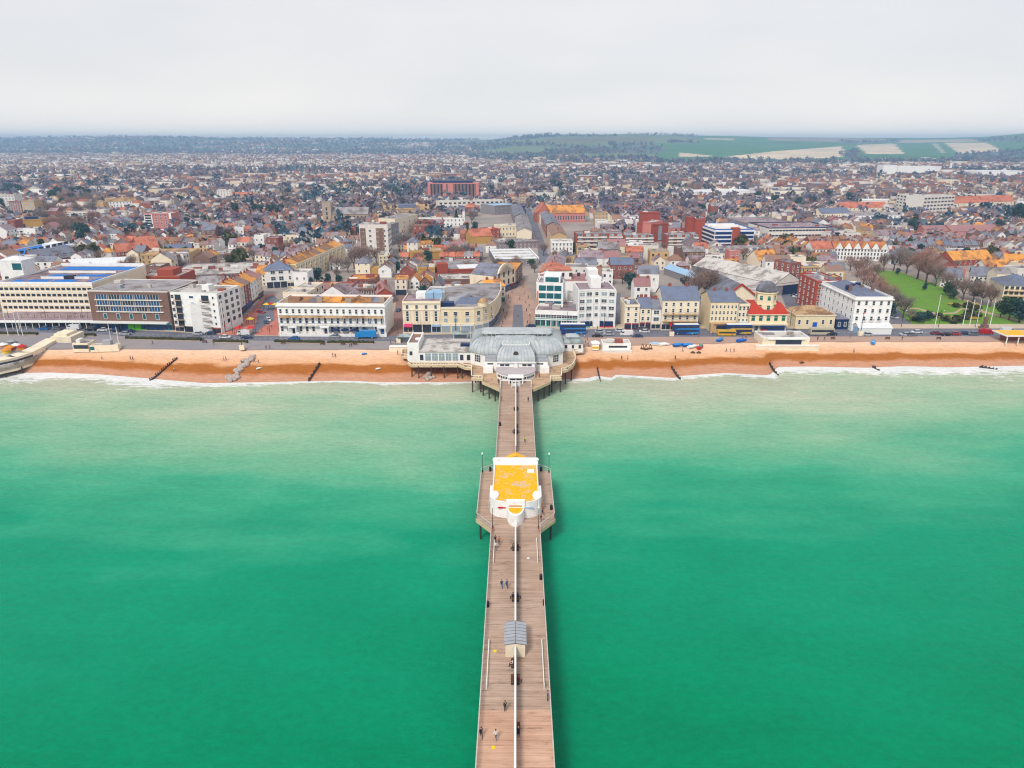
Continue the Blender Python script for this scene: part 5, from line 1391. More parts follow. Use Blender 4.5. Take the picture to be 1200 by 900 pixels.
b = MB();w = s.W/2;b.loft([[(-w-.5,-.5,H),(w+.5,-.5,H),(w+.5,s.D,H),(-w-.5, s.D,H)],[(-w+1.5,4,H+3.6),(w-1.5,4,H+3.6),(w-1.5, s.D-2,H+3.6),(-w+1.5,s.D-2,H+3.6)]]);s.roof = s.part('roof',b,'roof_red')
R8 = 4.2;tz = ZT(s.cx,s.cy+6,342)-GZ
ocp = lambda r,z:[(r*math.cos(math.pi/8+k*math.pi/4),5.6+r*math.sin(math.pi/8+k*math.pi/4),z)for k in range(8)]
b = MB();b.loft([ocp(R8+.3,H*.8),ocp(R8+.3,H+3.6),ocp(R8,H+3.6),ocp(R8,tz)]);b.loft([ocp(R8+.4,tz),ocp(R8+.4,tz+.5)]);tw = s.part('tower',b,'wall_butter')
for k in range(8):
 a = k*math.pi/4;ap = R8*math.cos(math.pi/8)
 for z in(H+2.0,tz-2.2):
  rr_ = ap+(.32 if z<H+3.6 else 0);o = link('tower_window',win_mesh(1.5,1.3,'arch'),tw,(rr_*math.cos(a),5.6+rr_*math.sin(a),z),a+math.pi/2)
b = MB();b.loft([[(4.3*math.cos(t)*math.cos(a),5.6+4.3*math.cos(t)*math.sin(a),tz+.5+4.2*math.sin(t))for a in np.linspace(0,2*math.pi,25)[:-1]]for t in np.linspace(0, math.pi/2*.97,9)]);o = b.build('dome','roof_slate',s.root,smooth=True)
s = Bld('cinema_hall','grey roofed auditorium with a red barge board behind the yellow hotel','hall',(846,362),(886,361),30,short='grey auditorium');s.walls(s.top(349),'wall_cream');s.pitched('roof_slate',6.5,axis='y',chim=0);b = MB();w = s.W/2
for sg in(-1,1):b.bar((sg*(w+.4),-.5,s.h),(0,-.5,s.h+6.6),.5,.7)
s.part('barge_board',b,'roof_red',s.roof)
s = std('long_shed','long pale blue roofed shed running inland from the grey auditorium','shed',(843, 345),(858,344),336,60,'wall_grey','trim_sky',1,0,rise=2.2,axis='y',chim=0)
s = Bld('bus_garage','large hall with a broad cream roof and a dark doorway','hall',(906,347),(938,343),62,short='cream roofed hall');s.walls(s.top(331),'wall_grey');s.pitched('roof_pale',5.0,axis='y',chim=0,gmat='wall_offwhite')
b = MB();b.box(-s.W*.18,-.2,0,s.W*.36,.02,5.2);s.part('doorway',b,'trim_navy');b = MB();b.box(-s.W/2,-.3,s.h-1.2,s.W/2,.02,s.h-.4);s.part('fascia',b, 'wall_offwhite');b = MB();b.box(-s.W/2-9,4,-.5,-s.W/2-.01,40,s.h-3);o = s.part('side_aisle',b,'wall_offwhite');b = MB();b.face([(-s.W/2-9.3,4,s.h-3),(-s.W/2-.01,4,s.h-.2),(-s.W/2-.01,40,s.h-.2),(-s.W/2-9.3,40,s.h-3)]);s.part('aisle_roof', b,'roof_pale',o)
s = Bld('low_villa','low pale yellow building with a hipped tan roof east of the yard','building',(931,385.5),(977,385.5),14,short='low yellow building');s.walls(s.top(369),'wall_butter');s.pitched('roof_tan',2.6,'hip',chim=0,o=.1);s.windows(5,1,1.1,2.0,s.h*.5,1,skip=lambda c,r:c==2);s.windows(3,1,1,2,s.h*.5,1,'left');b = MB();b.box(-.9,-.15,0,.9,.02,2.9);s.part('door',b,'trim_blue');s.band('cornice',s.h-.4,s.h,.3,'wall_cream',face='all')
s = std('navy_pavilion','small navy blue fronted pavilion between yellow building and white hotel','building',(979,386),(993,386),374,8,'trim_navy','roof_slate',1,2,rise=1.4,chim=0,rk='hip')
s = Bld('white_hotel','tall white hotel with blue slate roof and balconied windows by the gardens','hotel',(997,388),(1040,388),34,short='tall white hotel');s.walls(s.top(350),'wall_white');H = s.h
s.flat('roof_slate',.8,clutter=0);s.windows(5,4,1.2, 1.8,H*.16,H*.235);s.windows(8,4,1.1,1.7,H*.16,H*.235,'left');s.band('cornice',H-.6,H-.2,.5,'wall_white',face='all');s.balconies([-s.W*.2,0,s.W*.2],[H*.31],2.0,.9,'wall_white','iron')
b = MB();b.hip(-s.W/2+1,2,s.W/2-1,s.D-2,H+.1,H+2.6,o=0,k=.6);s.part('roof',b,'roof_blueslate');s.chimneys(3,H+2.4,'wall_brownbrick',y=12)
for i in range(3):b = MB();x = -s.W/2+2+i*3.5;b.box(x,s.D*.4+i*3,H+1,x+1.8,s.D*.4+i*3+1.4,H+2.8);s.part('dormer',b,'trim_navy')
mq = Bld('marquee','white fabric marquee on the forecourt of the tall white hotel','marquee',(1006,392),(1044,392),6);mq.walls(2.6,'trim_sky','side_wall')
b = MB();b.box(-mq.W/2,-.1,0,mq.W/2,0,2.4);mq.part('front_panel',b,'frame_white');mq.pitched('roof_white',1.6, chim=0,gmat='frame_white')
for i in range(8):b = MB();x = -mq.W/2+.5+i*(mq.W-1)/7;b.bar((x,-.15,0),(x,-.15,2.6),.1);mq.part('pole',b,'frame_white')
s = std('brick_flats','orange red brick flats with bay windows behind the yellow building','apartment block',(952,366),(969,366),329,20, 'wall_redbrick','roof_mauve',5,2,rk='flat',side=4,short='orange brick flats');s = std('brick_flats','long dark red brick flats beside the tall white hotel','apartment block',(970,365), (992,365),333,34,'wall_redbrick','roof_purple',4,3,rk='flat',clutter=5)
s = std('brick_house','narrow red brick house with roof terrace beyond the brick flats','house',(924,338),(935,337),308,13,'wall_brick','roof_slate',5,2,rk='flat',side=3);s = std('brick_house','tan and white house row behind the orange brick flats','house',(936,336),(957,335),312,13,'wall_tan','roof_blueslate',4,4,rk='flat',side=2)
s = Bld('beach_pavilion','low cream art deco shelter with terrace on the upper beach','pavilion',(893,404.5),(948,404.5),10,short='beach shelter');s.walls(s.top(396.5),'wall_cream');s.flat('roof_pale',.4,'wall_white',clutter=2)
b = MB();b.box(-4,-.12,.3,6,.02,2.3);s.part('window_band',b,'glass');b = MB();b.box(-s.W/2-3, -2.4,-2.5,s.W/2+3,-.01,.3);s.part('terrace',b,'wall_cream');b = MB();b.box(-s.W/2-3,-2.5,.3,s.W/2+3,-2.3,.9);s.part('terrace_wall',b, 'wall_white');b = MB();b.box(-s.W/2+2,-.6,s.h-.4,s.W/2-2,-.01,s.h-.1);s.part('canopy',b,'wall_white')
s = Bld('lichen_shelter','open shelter with a flat yellow lichen roof at the east edge of the view','shelter',(1178,403),(1262,403),8);s.h = 3.0
b = MB();b.box(-s.W/2-.5,-.5,3.0,s.W/2+.5,8.5,3.4);rf = s.part('roof',b,'frame_white');b = MB();b.box(-s.W/2,0,3.4,s.W/2,8,3.46);s.part('lichen_top',b,'lichen_roof',rf)
for i in range(7):b = MB();x = -s.W/2+.4+i*(s.W-.8)/6;b.bar((x,.2,-.3),(x,.2,3),.3);s.part('post',b,'frame_white')
b = MB();b.box(-s.W/2+1,5,0,s.W/2-1,5.3,2.9);s.part('rear_wall',b,'wall_brick')
s = Bld('beach_cafe','small white beach hut kiosk with flat roof east of the lodge','kiosk',(706,410),(739,410),6,z=4.6);s.walls(2.2,'wall_white');s.flat('roof_pale',.3,clutter=2);b = MB();b.box(-3, -.1,.9,4,.02,1.6);s.part('serving_hatch',b,'glass')
b = MB();b.box(-s.W/2-.4,-1.4,-1.6,s.W/2+.4,-.01,0);s.part('terrace',b,'wall_offwhite')
s = Bld('snack_kiosk','tiny yellow and white snack kiosk beside the beach hut kiosk','kiosk',(694,408.5),(702,408.5),3);s.walls(2.0,'wall_white');s.pitched('wall_white', .8,'hip',chim=0);b = MB();b.box(-s.W/2-.02,-.1,.0,s.W/2+.02,-.01,.8);s.part('counter',b,'trim_yellow')
s = Bld('beach_hut','cream beach office with dark window at the west end of the promenade','hut',(86,411), (104,411),5);s.walls(2.6,'wall_cream');s.flat('roof_grey',.3,clutter=1);b = MB();b.box(-2.5,-.1,.8,3,.02,2.2);s.part('window',b,'glass')
s = Bld('beach_hut','long low cream wall and store beside the beach office','hut',(106,411),(139,410),3);s.walls(1.8,'wall_cream');s.flat('roof_pale',.2,clutter=1);b = MB();b.box(-5,-.1,.3,-3.5,.02,1.5);s.part('door',b,'glass_teal')
s = Bld('sea_wall_ledge','low cream wall stub west of the lounge','wall',(456,410.5),(477,410.5),2);s.walls(1.2,'wall_cream');b = MB();b.box(-s.W/2,-.15,1.2,s.W/2,2.1,1.4);s.part('coping',b,'wall_white')
ld = empty('lido',0,0,0,0,'cream curving lido deck with colonnaded sea wall at the west edge','lido')
wl_px = [(-60,441),(-20,437),(0,433.5),(20,429),(38,423),(52,416),(63,409.5),(70,405.5), (78,403.5),(84,401),(84,396)]
sea_side = [G(a,c_,3.2)for a,c_ in wl_px]
in_px = [(58,393),(40,392),(-20,392),(-60,393)]
inn = [G(a,c_,5.0)for a,c_ in in_px]
b = MB();poly = sea_side+inn
if sum(poly[i][0]*poly[(i+1)%len(poly)][1]-poly[(i+1)%len(poly)][0]*poly[i][1]for i in range(len(poly)))<0:poly = poly[::-1]
b.prism(poly,2.4,4.6,bottom=True);b.build('deck','roof_pale',ld)
def ribbon(pts,z0,z1,t,mat,name,par):
 q = MB()
 for(x0,y0),(x1,y1)in zip(pts[:-1],pts[1:]):
  dx,dy = x1-x0,y1-y0;l_ = math.hypot(dx,dy);nx,ny = -dy/l_*t,dx/l_*t
  q.face([(x0,y0,z0),(x1,y1,z0),(x1,y1,z1),(x0,y0,z1)]);q.face([(x0,y0,z1),(x1,y1,z1), (x1+nx,y1+ny,z1),(x0+nx,y0+ny,z1)]);q.face([(x1+nx,y1+ny,z0),(x0+nx,y0+ny,z0),(x0+nx,y0+ny,z1),(x1+nx,y1+ny,z1)])
 return q.build(name,mat,par)
wallr = ribbon(sea_side,1.6,3.8,1.0,'wall_cream','sea_wall',ld);up_ = [(x-.3,y+1.4)for x,y in sea_side];ribbon(up_,3.8,5.9,4.0,'wall_cream','gallery',ld)
ribbon([(x,y-.04)for x,y in up_[:8]],4.3,5.3,.03,'glass','window_band',ld)
ribbon([(x,y-.3)for x,y in up_],5.9,6.2,4.8,'wall_cream','gallery_roof',ld)
for(x0,y0),(x1,y1)in zip(sea_side[:-1],sea_side[1:]):link('pile',pile_me,ld,(x0+.5,y0+1.5,-2.6))
b = MB();x0,y0 = G(60,402,5);x1,_ = G(84,402,5);b.box(x0,y0,2.5,x1,y0+9,7.4);o = b.build('end_block','wall_cream',ld);b = MB();b.box(x0+1,y0+1,7.4,x1-2,y0+8,8.4);b.build('upper_block','wall_cream',o)
rr_ = random.Random(5)
for i,(px,py,m_,lab)in enumerate(((4,407, 'trim_orange','orange inflatable ride, westernmost in the lido'),(12,410,'trim_red','red ride with white top inside the lido'),(19,407.5,'frame_white','white domed ride inside the lido'),(26,409,'trim_orange','orange low ride at the east end of the lido court'),(8,413,'trim_yellow','yellow ride nearest the lido sea wall'),(14,403,'wall_grey','grey domed stall at the back of the lido court'))):
 x,y = G(px,py,4.7);r = empty('fairground_ride',x,y,4.6,0,lab,'ride','fairground rides in the lido')
 b = MB();b.cyl(0,0,0,1.2,1.5,10);b.build('base',m_,r);b = MB();b.cyl(0,0,1.2,2.0,1.8,10,r1=.2);b.build('canopy',['frame_white','trim_orange','frame_white','trim_red','trim_orange','roof_copper'][i],r)
s = Bld('office_block','pink piered office slab with dark vertical fins and a navy roof storey','office',(501.5,231),(561,231),22,short='pink office slab');s.walls(s.top(214.5),'wall_pink')
for i in range(26):
 x = -s.W/2+5+i*(s.W-10)/25.0
 if i in(7,8,10,11,12):continue
 b = MB();b.box(x-1.05,-.4,1,x+1.05,.02,s.h-1.2);s.part('window_strip',b,'wall_brownbrick' if i%2 else 'glass')
b = MB();b.box(-s.W*.4,3,s.h,s.W*.38,18,s.h+3);s.roof = s.part('roof_storey',b,'trim_navy')
s = Bld('church','stone church with a square pinkish tower and long grey nave','church',(379,262.5),(389,262.5),12,short='church tower');s.walls(s.top(238.5),'wall_stone','tower');s.flat('roof_grey',.9,clutter=0);s.windows(1,3,1.6, 3,s.h*.3,s.h*.22,style='stone');b = MB();b.box(s.W/2+.01, 1,-.5,s.W/2+34,13,9);nv = s.part('nave',b,'wall_stone');b = MB();b.gable(s.W/2,1,s.W/2+34,13,9,15,o=.4);s.part('nave_roof',b,'roof_grey',nv)
for i in range(9):b = MB();x = s.W/2+2.5+i*3.6;b.box(x,.9,2,x+1.3,1.02,7.5);s.part('lancet',b,'glass',nv)
for A_,B_,tp,wc,lab,sh in(((423,300),(456,300),263,'wall_offwhite','white and brown tower block with balconied front by the bare trees','white tower block'),((457.5,288), (468,284),262,'wall_grey','grey stepped flats right behind the white tower block',None),((464,278),(490,271),253.5,'wall_cream','beige flats with long balconies right of the white tower block',None)):
 s = Bld('tower_block',lab,'apartment block',A_,B_,15,short=sh);s.walls(s.top(tp)-.5,wc);s.flat('roof_grey',.5,clutter=3);H = s.h;n = max(4,int(H/3))
 if sh:
  for x0,x1 in((-.48,-.28),(.08,.36)):b = MB();b.box(x0*s.W,-.1,1,x1*s.W,.02,H-2);s.part('brown_panel',b,'wall_brownbrick')
 s.windows(4,n-1,1.8,1.4,3.2,H/n,style='sash');s.windows(3,n-1,2.6,1.1,3.2,H/n, 'right',style='dark')
s = Bld('brick_school','long red brick school with a bright orange lichen roof','school',(637,261),(686,260),20,short='long orange roof');s.walls(s.top(250),'wall_pink');s.pitched('roof_orange',7,chim=0);s.windows(16,1,1.5,4.0,s.h*.5,1,style='sash');b = MB();b.gable(-s.W/2-6,2,-s.W/2+8,18,s.h,s.h+10,axis='y',o=.2);b.box(-s.W/2-6,2, -.5,-s.W/2+.01,18,s.h);s.part('end_wing',b,'roof_terracotta')
for A_,B_,tp, lab in(((675,292),(730,291.5),273.5,'long red brick flats with white balconies east of the inland road'),((731,291),(766,290.5),275.5,'middle red brick balcony flats below the red tower'),((781,291),(818.5,290.5),275,'easternmost red brick balcony flats beside the blue striped car park')):
 s = Bld('balcony_flats',lab,'apartment block',A_,B_,13, short='red balcony flats' if 'long' in lab else None,group='red brick balcony flats in a row');s.walls(s.top(tp)-.4,'wall_brick');s.flat('roof_grey',.4,clutter=4);H = s.h;fh = H/4;n = int(s.W/5)
 for k in range(4):
  for c in range(n):
   x = -s.W/2+s.W*(c+.5)/n
   if s.nwin>90:break
   link('window',win_mesh(3.2,1.7,'pale' if(c+k)%3 else 'sash'),s.root,(x,0,fh*k+1.9));s.nwin+=1
 for k in range(1,4):s.band('balcony_front',fh*k-.1,fh*k+.75,.9,'wall_offwhite',-s.W/2+.5,s.W/2-.5)
 for c in range(0,n,4):b = MB();x = -s.W/2+s.W*c/n;b.box(x-.6,-1.1,0,x+.6,.02,H);s.part('brick_pier',b,'wall_redbrick')
s = std('red_tower','red brick tower with pale glazed stair slot behind the balcony flats','building',(762,284),(782,282),262,16,'wall_redbrick','roof_grey',5,0,rk='flat',short='red stair tower',clutter=2);b = MB();b.box(-1.2,-.3,1,2.2,.02,s.h-1);s.part('glass_slot',b,'glass_pale')
s = std('red_tower','pinkish block joined to the left of the red brick tower','building',(752,283),(762,284),260, 18,'wall_pink','roof_pale',5,0,rk='flat',clutter=1);s = std('red_tower','tall thin red brick slab left behind the pinkish block','building',(750,275),(772,275),248.5,10,'wall_redbrick','roof_slate',5,0,rk='flat',clutter=1)
s = std('red_tower','left of two windowless red brick shafts by the blue striped car park','building',(804,284),(812,284),254.5,9,'wall_redbrick','roof_slate',5,0,rk='flat',clutter=0);s = std('red_tower','right of two windowless red brick shafts by the blue striped car park','building',(813,285),(824,285),257,9,'wall_redbrick','roof_slate',5,0,rk='flat',clutter=0)
s = Bld('car_park','multi storey car park with blue striped decks and a red brick stair shaft','car park',(836,291),(882,290.5),40,short='blue striped car park');s.walls(s.top(269.5),'wall_white');H = s.h
for k in range(4):
 z = H*(.1+.22*k)
 for a_,c_ in((-.5,.4-.03),(.56-.0,1.0)):
  x0,x1 = -s.W/2+max(0,a_+.5 if a_<0 else a_)*s.W,-s.W/2+(c_ if a_>0 else .44)*s.W;b = MB();b.box(x0+.4,-.15,z,x1-.3,.02,z+H*.12);s.part('blue_band',b,'trim_navy');b = MB();b.box(x0+.4,-.22,z+H*.12,x1-.3,.02,z+H*.145);s.part('blue_rail',b,'trim_blue')
 b = MB();b.box(-s.W/2-.15,.4,z,-s.W/2+.02,s.D-1,z+H*.12);s.part('blue_band',b,'trim_navy')
b = MB();b.box(-s.W*.06,-.8,-.5,s.W*.13,4,H+1.6);s.part('stair_shaft',b,'wall_redbrick');s.flat('roof_pale',.7,'trim_blue',clutter=0)
for i in range(4):b = MB();b.box(-s.W/2+3,8+i*8,H+.12,s.W/2-3,8.5+i*8,H+1.2);s.part('deck_wall',b,'wall_white',s.roof)
s = Bld('dormer_terrace','long cream terrace with slate mansard and dormers below the car park','terrace',(838,304),(906,302),11,short='dormer terrace');s.walls(s.top(295),'wall_cream');s.pitched('roof_grey',3.6,chim=8);s.windows(18,2,1.1,1.5,1.8,3.0)
for i in range(14):x = -s.W/2+s.W*(i+.5)/14;b = MB();b.box(x-.7,.6,s.h+.4,x+.7,3,s.h+2.0);s.part('dormer',b,'roof_blueslate' if i%2 else 'wall_offwhite',s.roof)
s = std('orange_roof_house','house with a vivid orange mansard behind the cream roofed hall','house',(889,313),(911,312),305,14,'wall_cream','roof_orange',2,4,rise=5.5,chim=2,short='vivid orange mansard');s = std('orange_roof_house','low brick row with a vivid orange roof beside the bare tree','house',(850,316),(867,315),309,9,'wall_brick','roof_orange',1, 4,rise=2.4,chim=1)
s = Bld('warehouse','long white warehouse with bowed front and dark navy eaves','warehouse',(900,280),(977,279),40,short='white warehouse');s.walls(s.top(267.5),'wall_offwhite');s.flat('roof_mauve',.8,'trim_navy',clutter=6);s.windows(20,2,2.4,1.2,2.5,4,style='dark')
s = std('warehouse','mauve roofed works with a navy edge left of the white warehouse','warehouse',(872,267),(926,266),260,40,'wall_grey','roof_mauve',1,0,rk='flat',clutter=4,short='mauve roofed works')
s = Bld('gabled_terrace','white terrace with a row of sharp orange gables and a corner turret','terrace',(976, 305),(1045,306.5),14,short='orange gabled terrace');s.walls(s.top(292),'wall_white');H = s.h;n = 6
b = MB();b.gable(-s.W/2,0,s.W/2,s.D,H,H+4,o=.2);s.roof = s.part('roof',b,'roof_terracotta')
for i in range(n):x0 = -s.W/2+s.W*.92*i/n;b = MB();b.gable(x0+.2,-.5,x0+s.W*.92/n-.2,6,H,H+4.6,axis='y',o=.4,mg=1);s.part('gable_roof',b,['roof_orange','wall_white'])
s.windows(18,3,1.2,1.8,2,H/3.1);b = MB();b.cyl(s.W/2-3,2,0,H+3,2.4,8);t_ = s.part('turret',b,'wall_white');b = MB();b.cyl(s.W/2-3,2,H+3,H+7,2.7,8,r1=.1);s.part('turret_roof',b, 'roof_slate',t_)
s = std('gabled_terrace','shorter white terrace with red gables left of the orange gabled terrace','terrace',(951,306),(974,306),292,14,'wall_white','roof_terracotta',3,6,rise=4.5,chim=3)
s = Bld('hospital','long white hospital block with ribbon windows and angled left wing','hospital',(1080,249),(1116,247),22,short='white hospital');s.walls(s.top(230),'wall_offwhite');s.flat('roof_pale',.6,clutter=4);s.windows(9,4,3.6,1.5,3,s.h/4.3,style='dark')
s = Bld('hospital','left wing of the white hospital angled to the west','hospital',(1049,243),(1076,248),20);s.walls(s.top(229.5),'wall_offwhite');s.flat('roof_pale',.6,clutter=2);s.windows(7,4,3.6,1.5,3,s.h/4.3,style='dark');s = std('hospital','long low white wing stretching left of the hospital','hospital',(1003,240),(1048,240), 234,14,'wall_white','roof_white',1,0,rk='flat')
for A_,B_,tp,rs,wc,rc,lab,sh in(((985,247),(1040,246.5),243.5,6,'wall_cream','roof_terracotta','low building with a broad terracotta roof left of the hospital','terracotta roof by hospital'),((1113,243),(1188,240),237, 7,'wall_cream','roof_terracotta','very long terracotta roof right of the hospital',None),((962,256),(996,255),250,5,'wall_cream','roof_blueslate','blue slate roofed school left of the terracotta roof',None),((996,257),(1062,256),252,2,'wall_white','roof_grey','long low white row below the terracotta roof',None),((1085,276),(1113,275.5),271,4,'wall_pink','roof_purple','pink roofed row behind the gardens',None),((1115,276),(1171,275),271,4.5,'wall_pink','roof_purple','long pink terracotta roofed terrace behind the gardens','pink terracotta terrace')):
 s = std('long_roof_building',lab,'building',A_,B_,tp,16,wc,rc,1,12,rise=rs,chim=0,short=sh)
s = std('brick_house','red brick house with a broad orange lichen roof right of the gardens','house',(1116,312),(1163,310),304.5,14,'wall_redbrick','roof_orange',2,8,rise=5,chim=2,short='orange lichen brick house');s = std('white_row','white fronted row behind the orange lichen brick house','terrace',(1112,302),(1172,300),293,10,'wall_white', 'roof_grey',2,10,rk='flat',clutter=4)
s = std('flats','cream stepped flats with a slate top at the right edge of the view','apartment block',(1172,358),(1216,360),335,18,'wall_cream','roof_blueslate',4,7,rise=4,chim=0,rk='hip',style='dark',ww=2.6,short='cream stepped flats');s.balconies([0],[s.h*.25,s.h*.5,s.h*.75],s.W*.9,1.2,'wall_tan','wall_tan')
for A_,B_,tp,lab in(((1101,336),(1127,337),325,'grey slate roofed house among bare trees right of the lawn'),((1135,336),(1160, 338),324,'slate and orange roofed house near the dark evergreens'),((1154,326),(1180,326),315,'white gabled house right of the orange lichen brick house'),((1176,320),(1200,321), 308,'house with orange chimneys at the right edge')):
 s = std('garden_house',lab,'house',A_,B_,tp,12,'wall_white' if 'white' in lab else 'wall_offwhite','roof_slate' if 'slate' in lab else 'roof_orange',3,5,rise=4.5,chim=2,axis='x')
s = Bld('blue_deck_office','white office with blue roof decks and dark ribbon windows running inland','office',(24,311),(90,295.5),24,short='blue decked office');s.walls(s.top(294),'wall_white');s.flat('roof_blue',.6,clutter=3);s.windows(9,2,4.2,1.7,3.4,4.4,style='dark');b = MB();b.box(s.W*.2,4,s.h,s.W*.42,12,s.h+3);s.part('lift_housing',b,'wall_white',s.roof)
b = MB();b.box(-s.W/2-.12,1,2.5,-s.W/2+.02,s.D-1,4.2);s.part('end_window',b,'glass')
s = std('mauve_roof_hall','red brick gabled hall with a long mauve slate roof and skylights','hall',(42,312),(92,306),303,18,'wall_brick','roof_slate',1,0,rise=6,chim=0,short='mauve slate hall')
for i in range(6):b = MB();x = -s.W/2+s.W*(i+.5)/6;b.box(x-.8,2.8,s.h+1.5,x+.8,4.2,s.h+2.4);s.part('skylight',b,'glass_blue',s.roof)
s = Bld('shell_roof_hall','hall with a long pale barrel roof behind the cream block','hall',(62,321),(146,317),24,short='pale barrel roof');s.walls(s.top(313),'wall_brick');b = MB();b.loft([[(x,s.D/2-s.D/2*math.cos(a),s.h+3.2*math.sin(a))for a in np.linspace(0,math.pi,9)]for x in np.linspace(-s.W/2,s.W/2,6)],cap=True,closed=False);s.part('roof',b,'roof_white')
s = std('flats','square brick and white flats with banded ends among red roofs','apartment block',(171,268.5),(203,268.5),250,16,'wall_pink','roof_pale',6,0,rk='flat',short='banded flats');b = MB();b.box(-s.W/2,-.15,0,-s.W/2+s.W*.3,.02,s.h);s.part('white_bay',b,'wall_white');s.windows(1,5,5.5,1.4,3,s.h/6,style='dark',x0=-s.W/2+.5,x1=-s.W*.22,y=-.16);s.windows(3,5, 1.6,1.5,3,s.h/6,x0=-s.W*.15,x1=s.W*.38);b = MB();b.box(s.W*.42,-.3,0,s.W/2,.02,s.h+.8);s.part('white_fin',b,'wall_white')
for A_,B_,tp,wc,lab,sh in(((1,246),(20,246),228,'wall_offwhite','white banded flats at the far left edge',None),((13,251),(27,251),236,'wall_brick','brown and white striped flats, left one of a pair','striped flats'),((28,252),(43,252),235,'wall_tan','brown and white striped flats, right one of a pair', None)):
 s = std('flats',lab,'apartment block',A_,B_,tp,14,wc,'roof_grey',6,5,rk='flat',style='pale',ww=2.4)
s = std('ochre_block','ochre curved fronted hall with a dark roof line at the far left','hall',(21,267),(51,266),257,16,'wall_ochre','roof_slate',2,0,rk='flat',short='ochre hall');b = MB();b.box(-s.W*.38,-.2,0,-s.W*.2,.02,3.4);s.part('doorway',b,'dark');b = MB();b.box(-s.W*.2, 2,s.h,s.W*.3,6,s.h+2.6);s.part('roof_band',b,'trim_navy',s.roof)
s = std('office_block','blue glazed office with a flat ochre roof near the bare trees','office',(63,258),(112,256),249,18,'wall_white','roof_tan',3,10,rk='flat',style='teal',ww=3.6,wh=2.2,short='blue glazed office')
s = std('school','long low white building with ribbon windows at the left edge','school',(-6,277),(62,275),269,14,'wall_white','roof_grey',2,14,rk='flat',style='dark',ww=3)
s = std('villa_row','row of white gabled villas beyond the blue glazed office','terrace',(125,246),(160,245),236,12,'wall_white','roof_tan',3,9,rise=4,chim=4)
s = std('flats','pale slab block beyond the villas right of the banded flats','apartment block',(255,232),(272,232),222.5,12,'wall_offwhite','roof_pale',4,5,rk='flat');s = std('long_roof_building','long low pink roofed building beside the pale slab','building',(272,233),(294,233),228,12,'wall_tan','roof_terracotta',2,6,rise=3,chim=0)
s = std('blue_roof_school','low building with a blue roof and tan gables left of the pink office slab','school',(450,250),(504,249),245,20,'wall_tan','roof_tan',1,10,rise=4, chim=0);b = MB();b.box(-s.W*.18,2,s.h+.5,s.W*.2,14,s.h+4.6);s.part('blue_roof',b,'roof_blueslate',s.roof)
s = std('white_row','long white terrace behind the dark conifer','terrace',(492,266),(545,265),255.5,10,'wall_white','roof_grey',2,12,rk='flat');s = std('white_row','long low white offices in front of the pink office slab','office',(514, 245),(590,243),235,14,'wall_offwhite','roof_pale',2,14,rk='flat',style='dark',ww=3)
s = std('brick_block','brown red hall with hipped roof right below the pink office slab','hall',(543,249),(561,249),243,14,'wall_brick','roof_terracotta',1,4,rise=4,rk='hip', chim=0);s = std('office_block','pale blue roofed sheds below the pink office slab','shed',(580,252),(606,250),240,26,'wall_grey','trim_sky',2, 5,rk='flat')
s = std('office_block','orange and blue banded office beside the inland road bend','office',(608,238),(626,238),228,14,'wall_tan','roof_pale',3,5,rk='flat',style='blue',ww=2.6);s = std('white_row','tan and grey row right of the orange and blue office','office',(628,236),(650,236),226,14,'wall_offwhite','roof_grey',2,7,rk='flat')
s = std('flats','ochre and cream flats between orange roof and red tower','apartment block',(697,264),(712,264),249,14,'wall_tan','roof_slate',4,4,rk='flat',short='ochre and cream flats');s = std('office_block','teal glazed office right of the ochre and cream flats','office',(717, 263),(731,263),254.5,12,'wall_white','roof_grey',2,4,rk='flat',style='teal',ww=3.4,wh=2.6);s = std('white_row','white block between teal office and red tower','building',(733,264),(749,264),254,12,'wall_white','roof_slate',3,5,rk='flat')
s = std('villa','white twin villa at the roadside in front of the red balcony flats','house',(646,299),(671,299),283,14,'wall_white','roof_pale',3,6,rk='flat',short='white twin villa');s = std('villa','ochre arched house right of the white twin villa','house',(676,300),(689,300),288,12,'wall_tan','roof_tan',2, 2,rk='flat',ww=2.4)
s = std('long_warehouse','very long white industrial roof far beyond the car park','warehouse',(808,229),(886,228),224,40,'wall_white','roof_white',1,0,rk='flat',clutter=0);s = std('factory','white and blue factory buildings far to the right below the hills','factory',(1034,204),(1050,204),193.5,30,'wall_white','roof_blue',3,0,rk='flat',clutter=0);s = std('factory','long white factory right of the blue one below the hills','factory',(1051,203),(1102,203),195,40,'wall_white','roof_white',2,0,rk='flat',clutter=2)
s = std('factory','low white retail sheds at the far right below the hills','shed',(1145,206),(1200,206),200.5,60,'wall_white','roof_white',1,0,rk='flat',clutter=0);x,y = G(1113,201);b = MB();b.cyl(x,y,GZ,ZT(x,y,191),3.2,10,r1=2.4);tag(b.build('chimney_stack','wall_white'),'white chimney stack right of the far factory','chimney stack')
for A_,B_,tp,wc,rc,fl_,lab in(((642,316),(637,326),306,'wall_offwhite','roof_mauve',3,'off white shop row on the east side of the shopping street, farthest from the sea'),((636.5,327),(632,338),315,'wall_white','roof_terracotta',3,'white shop row with terracotta top on the east side of the shopping street'),((631.5,339),(628.5,349),326,'wall_white','roof_grey',3,'white shop row joining the glass banded tower on the shopping street'),((641,279),(646, 292),270,'wall_tan','roof_brown',3,'tan shop row on the east side of the inland road'),((634,264),(640,278),257,'wall_brick','roof_slate',3,'brick shop row on the east side of the inland road'),((626.5,253),(633,263),247,'wall_offwhite','roof_mauve',3,'off white row beside the long orange roof')):
 s = std('shop_row',lab,'building',A_, B_,tp,11,wc,rc,fl_,6,rise=2.6,shop=3 if A_[1]>300 else 0,rk='flat' if 'joining' in lab else 'gable',chim=2)
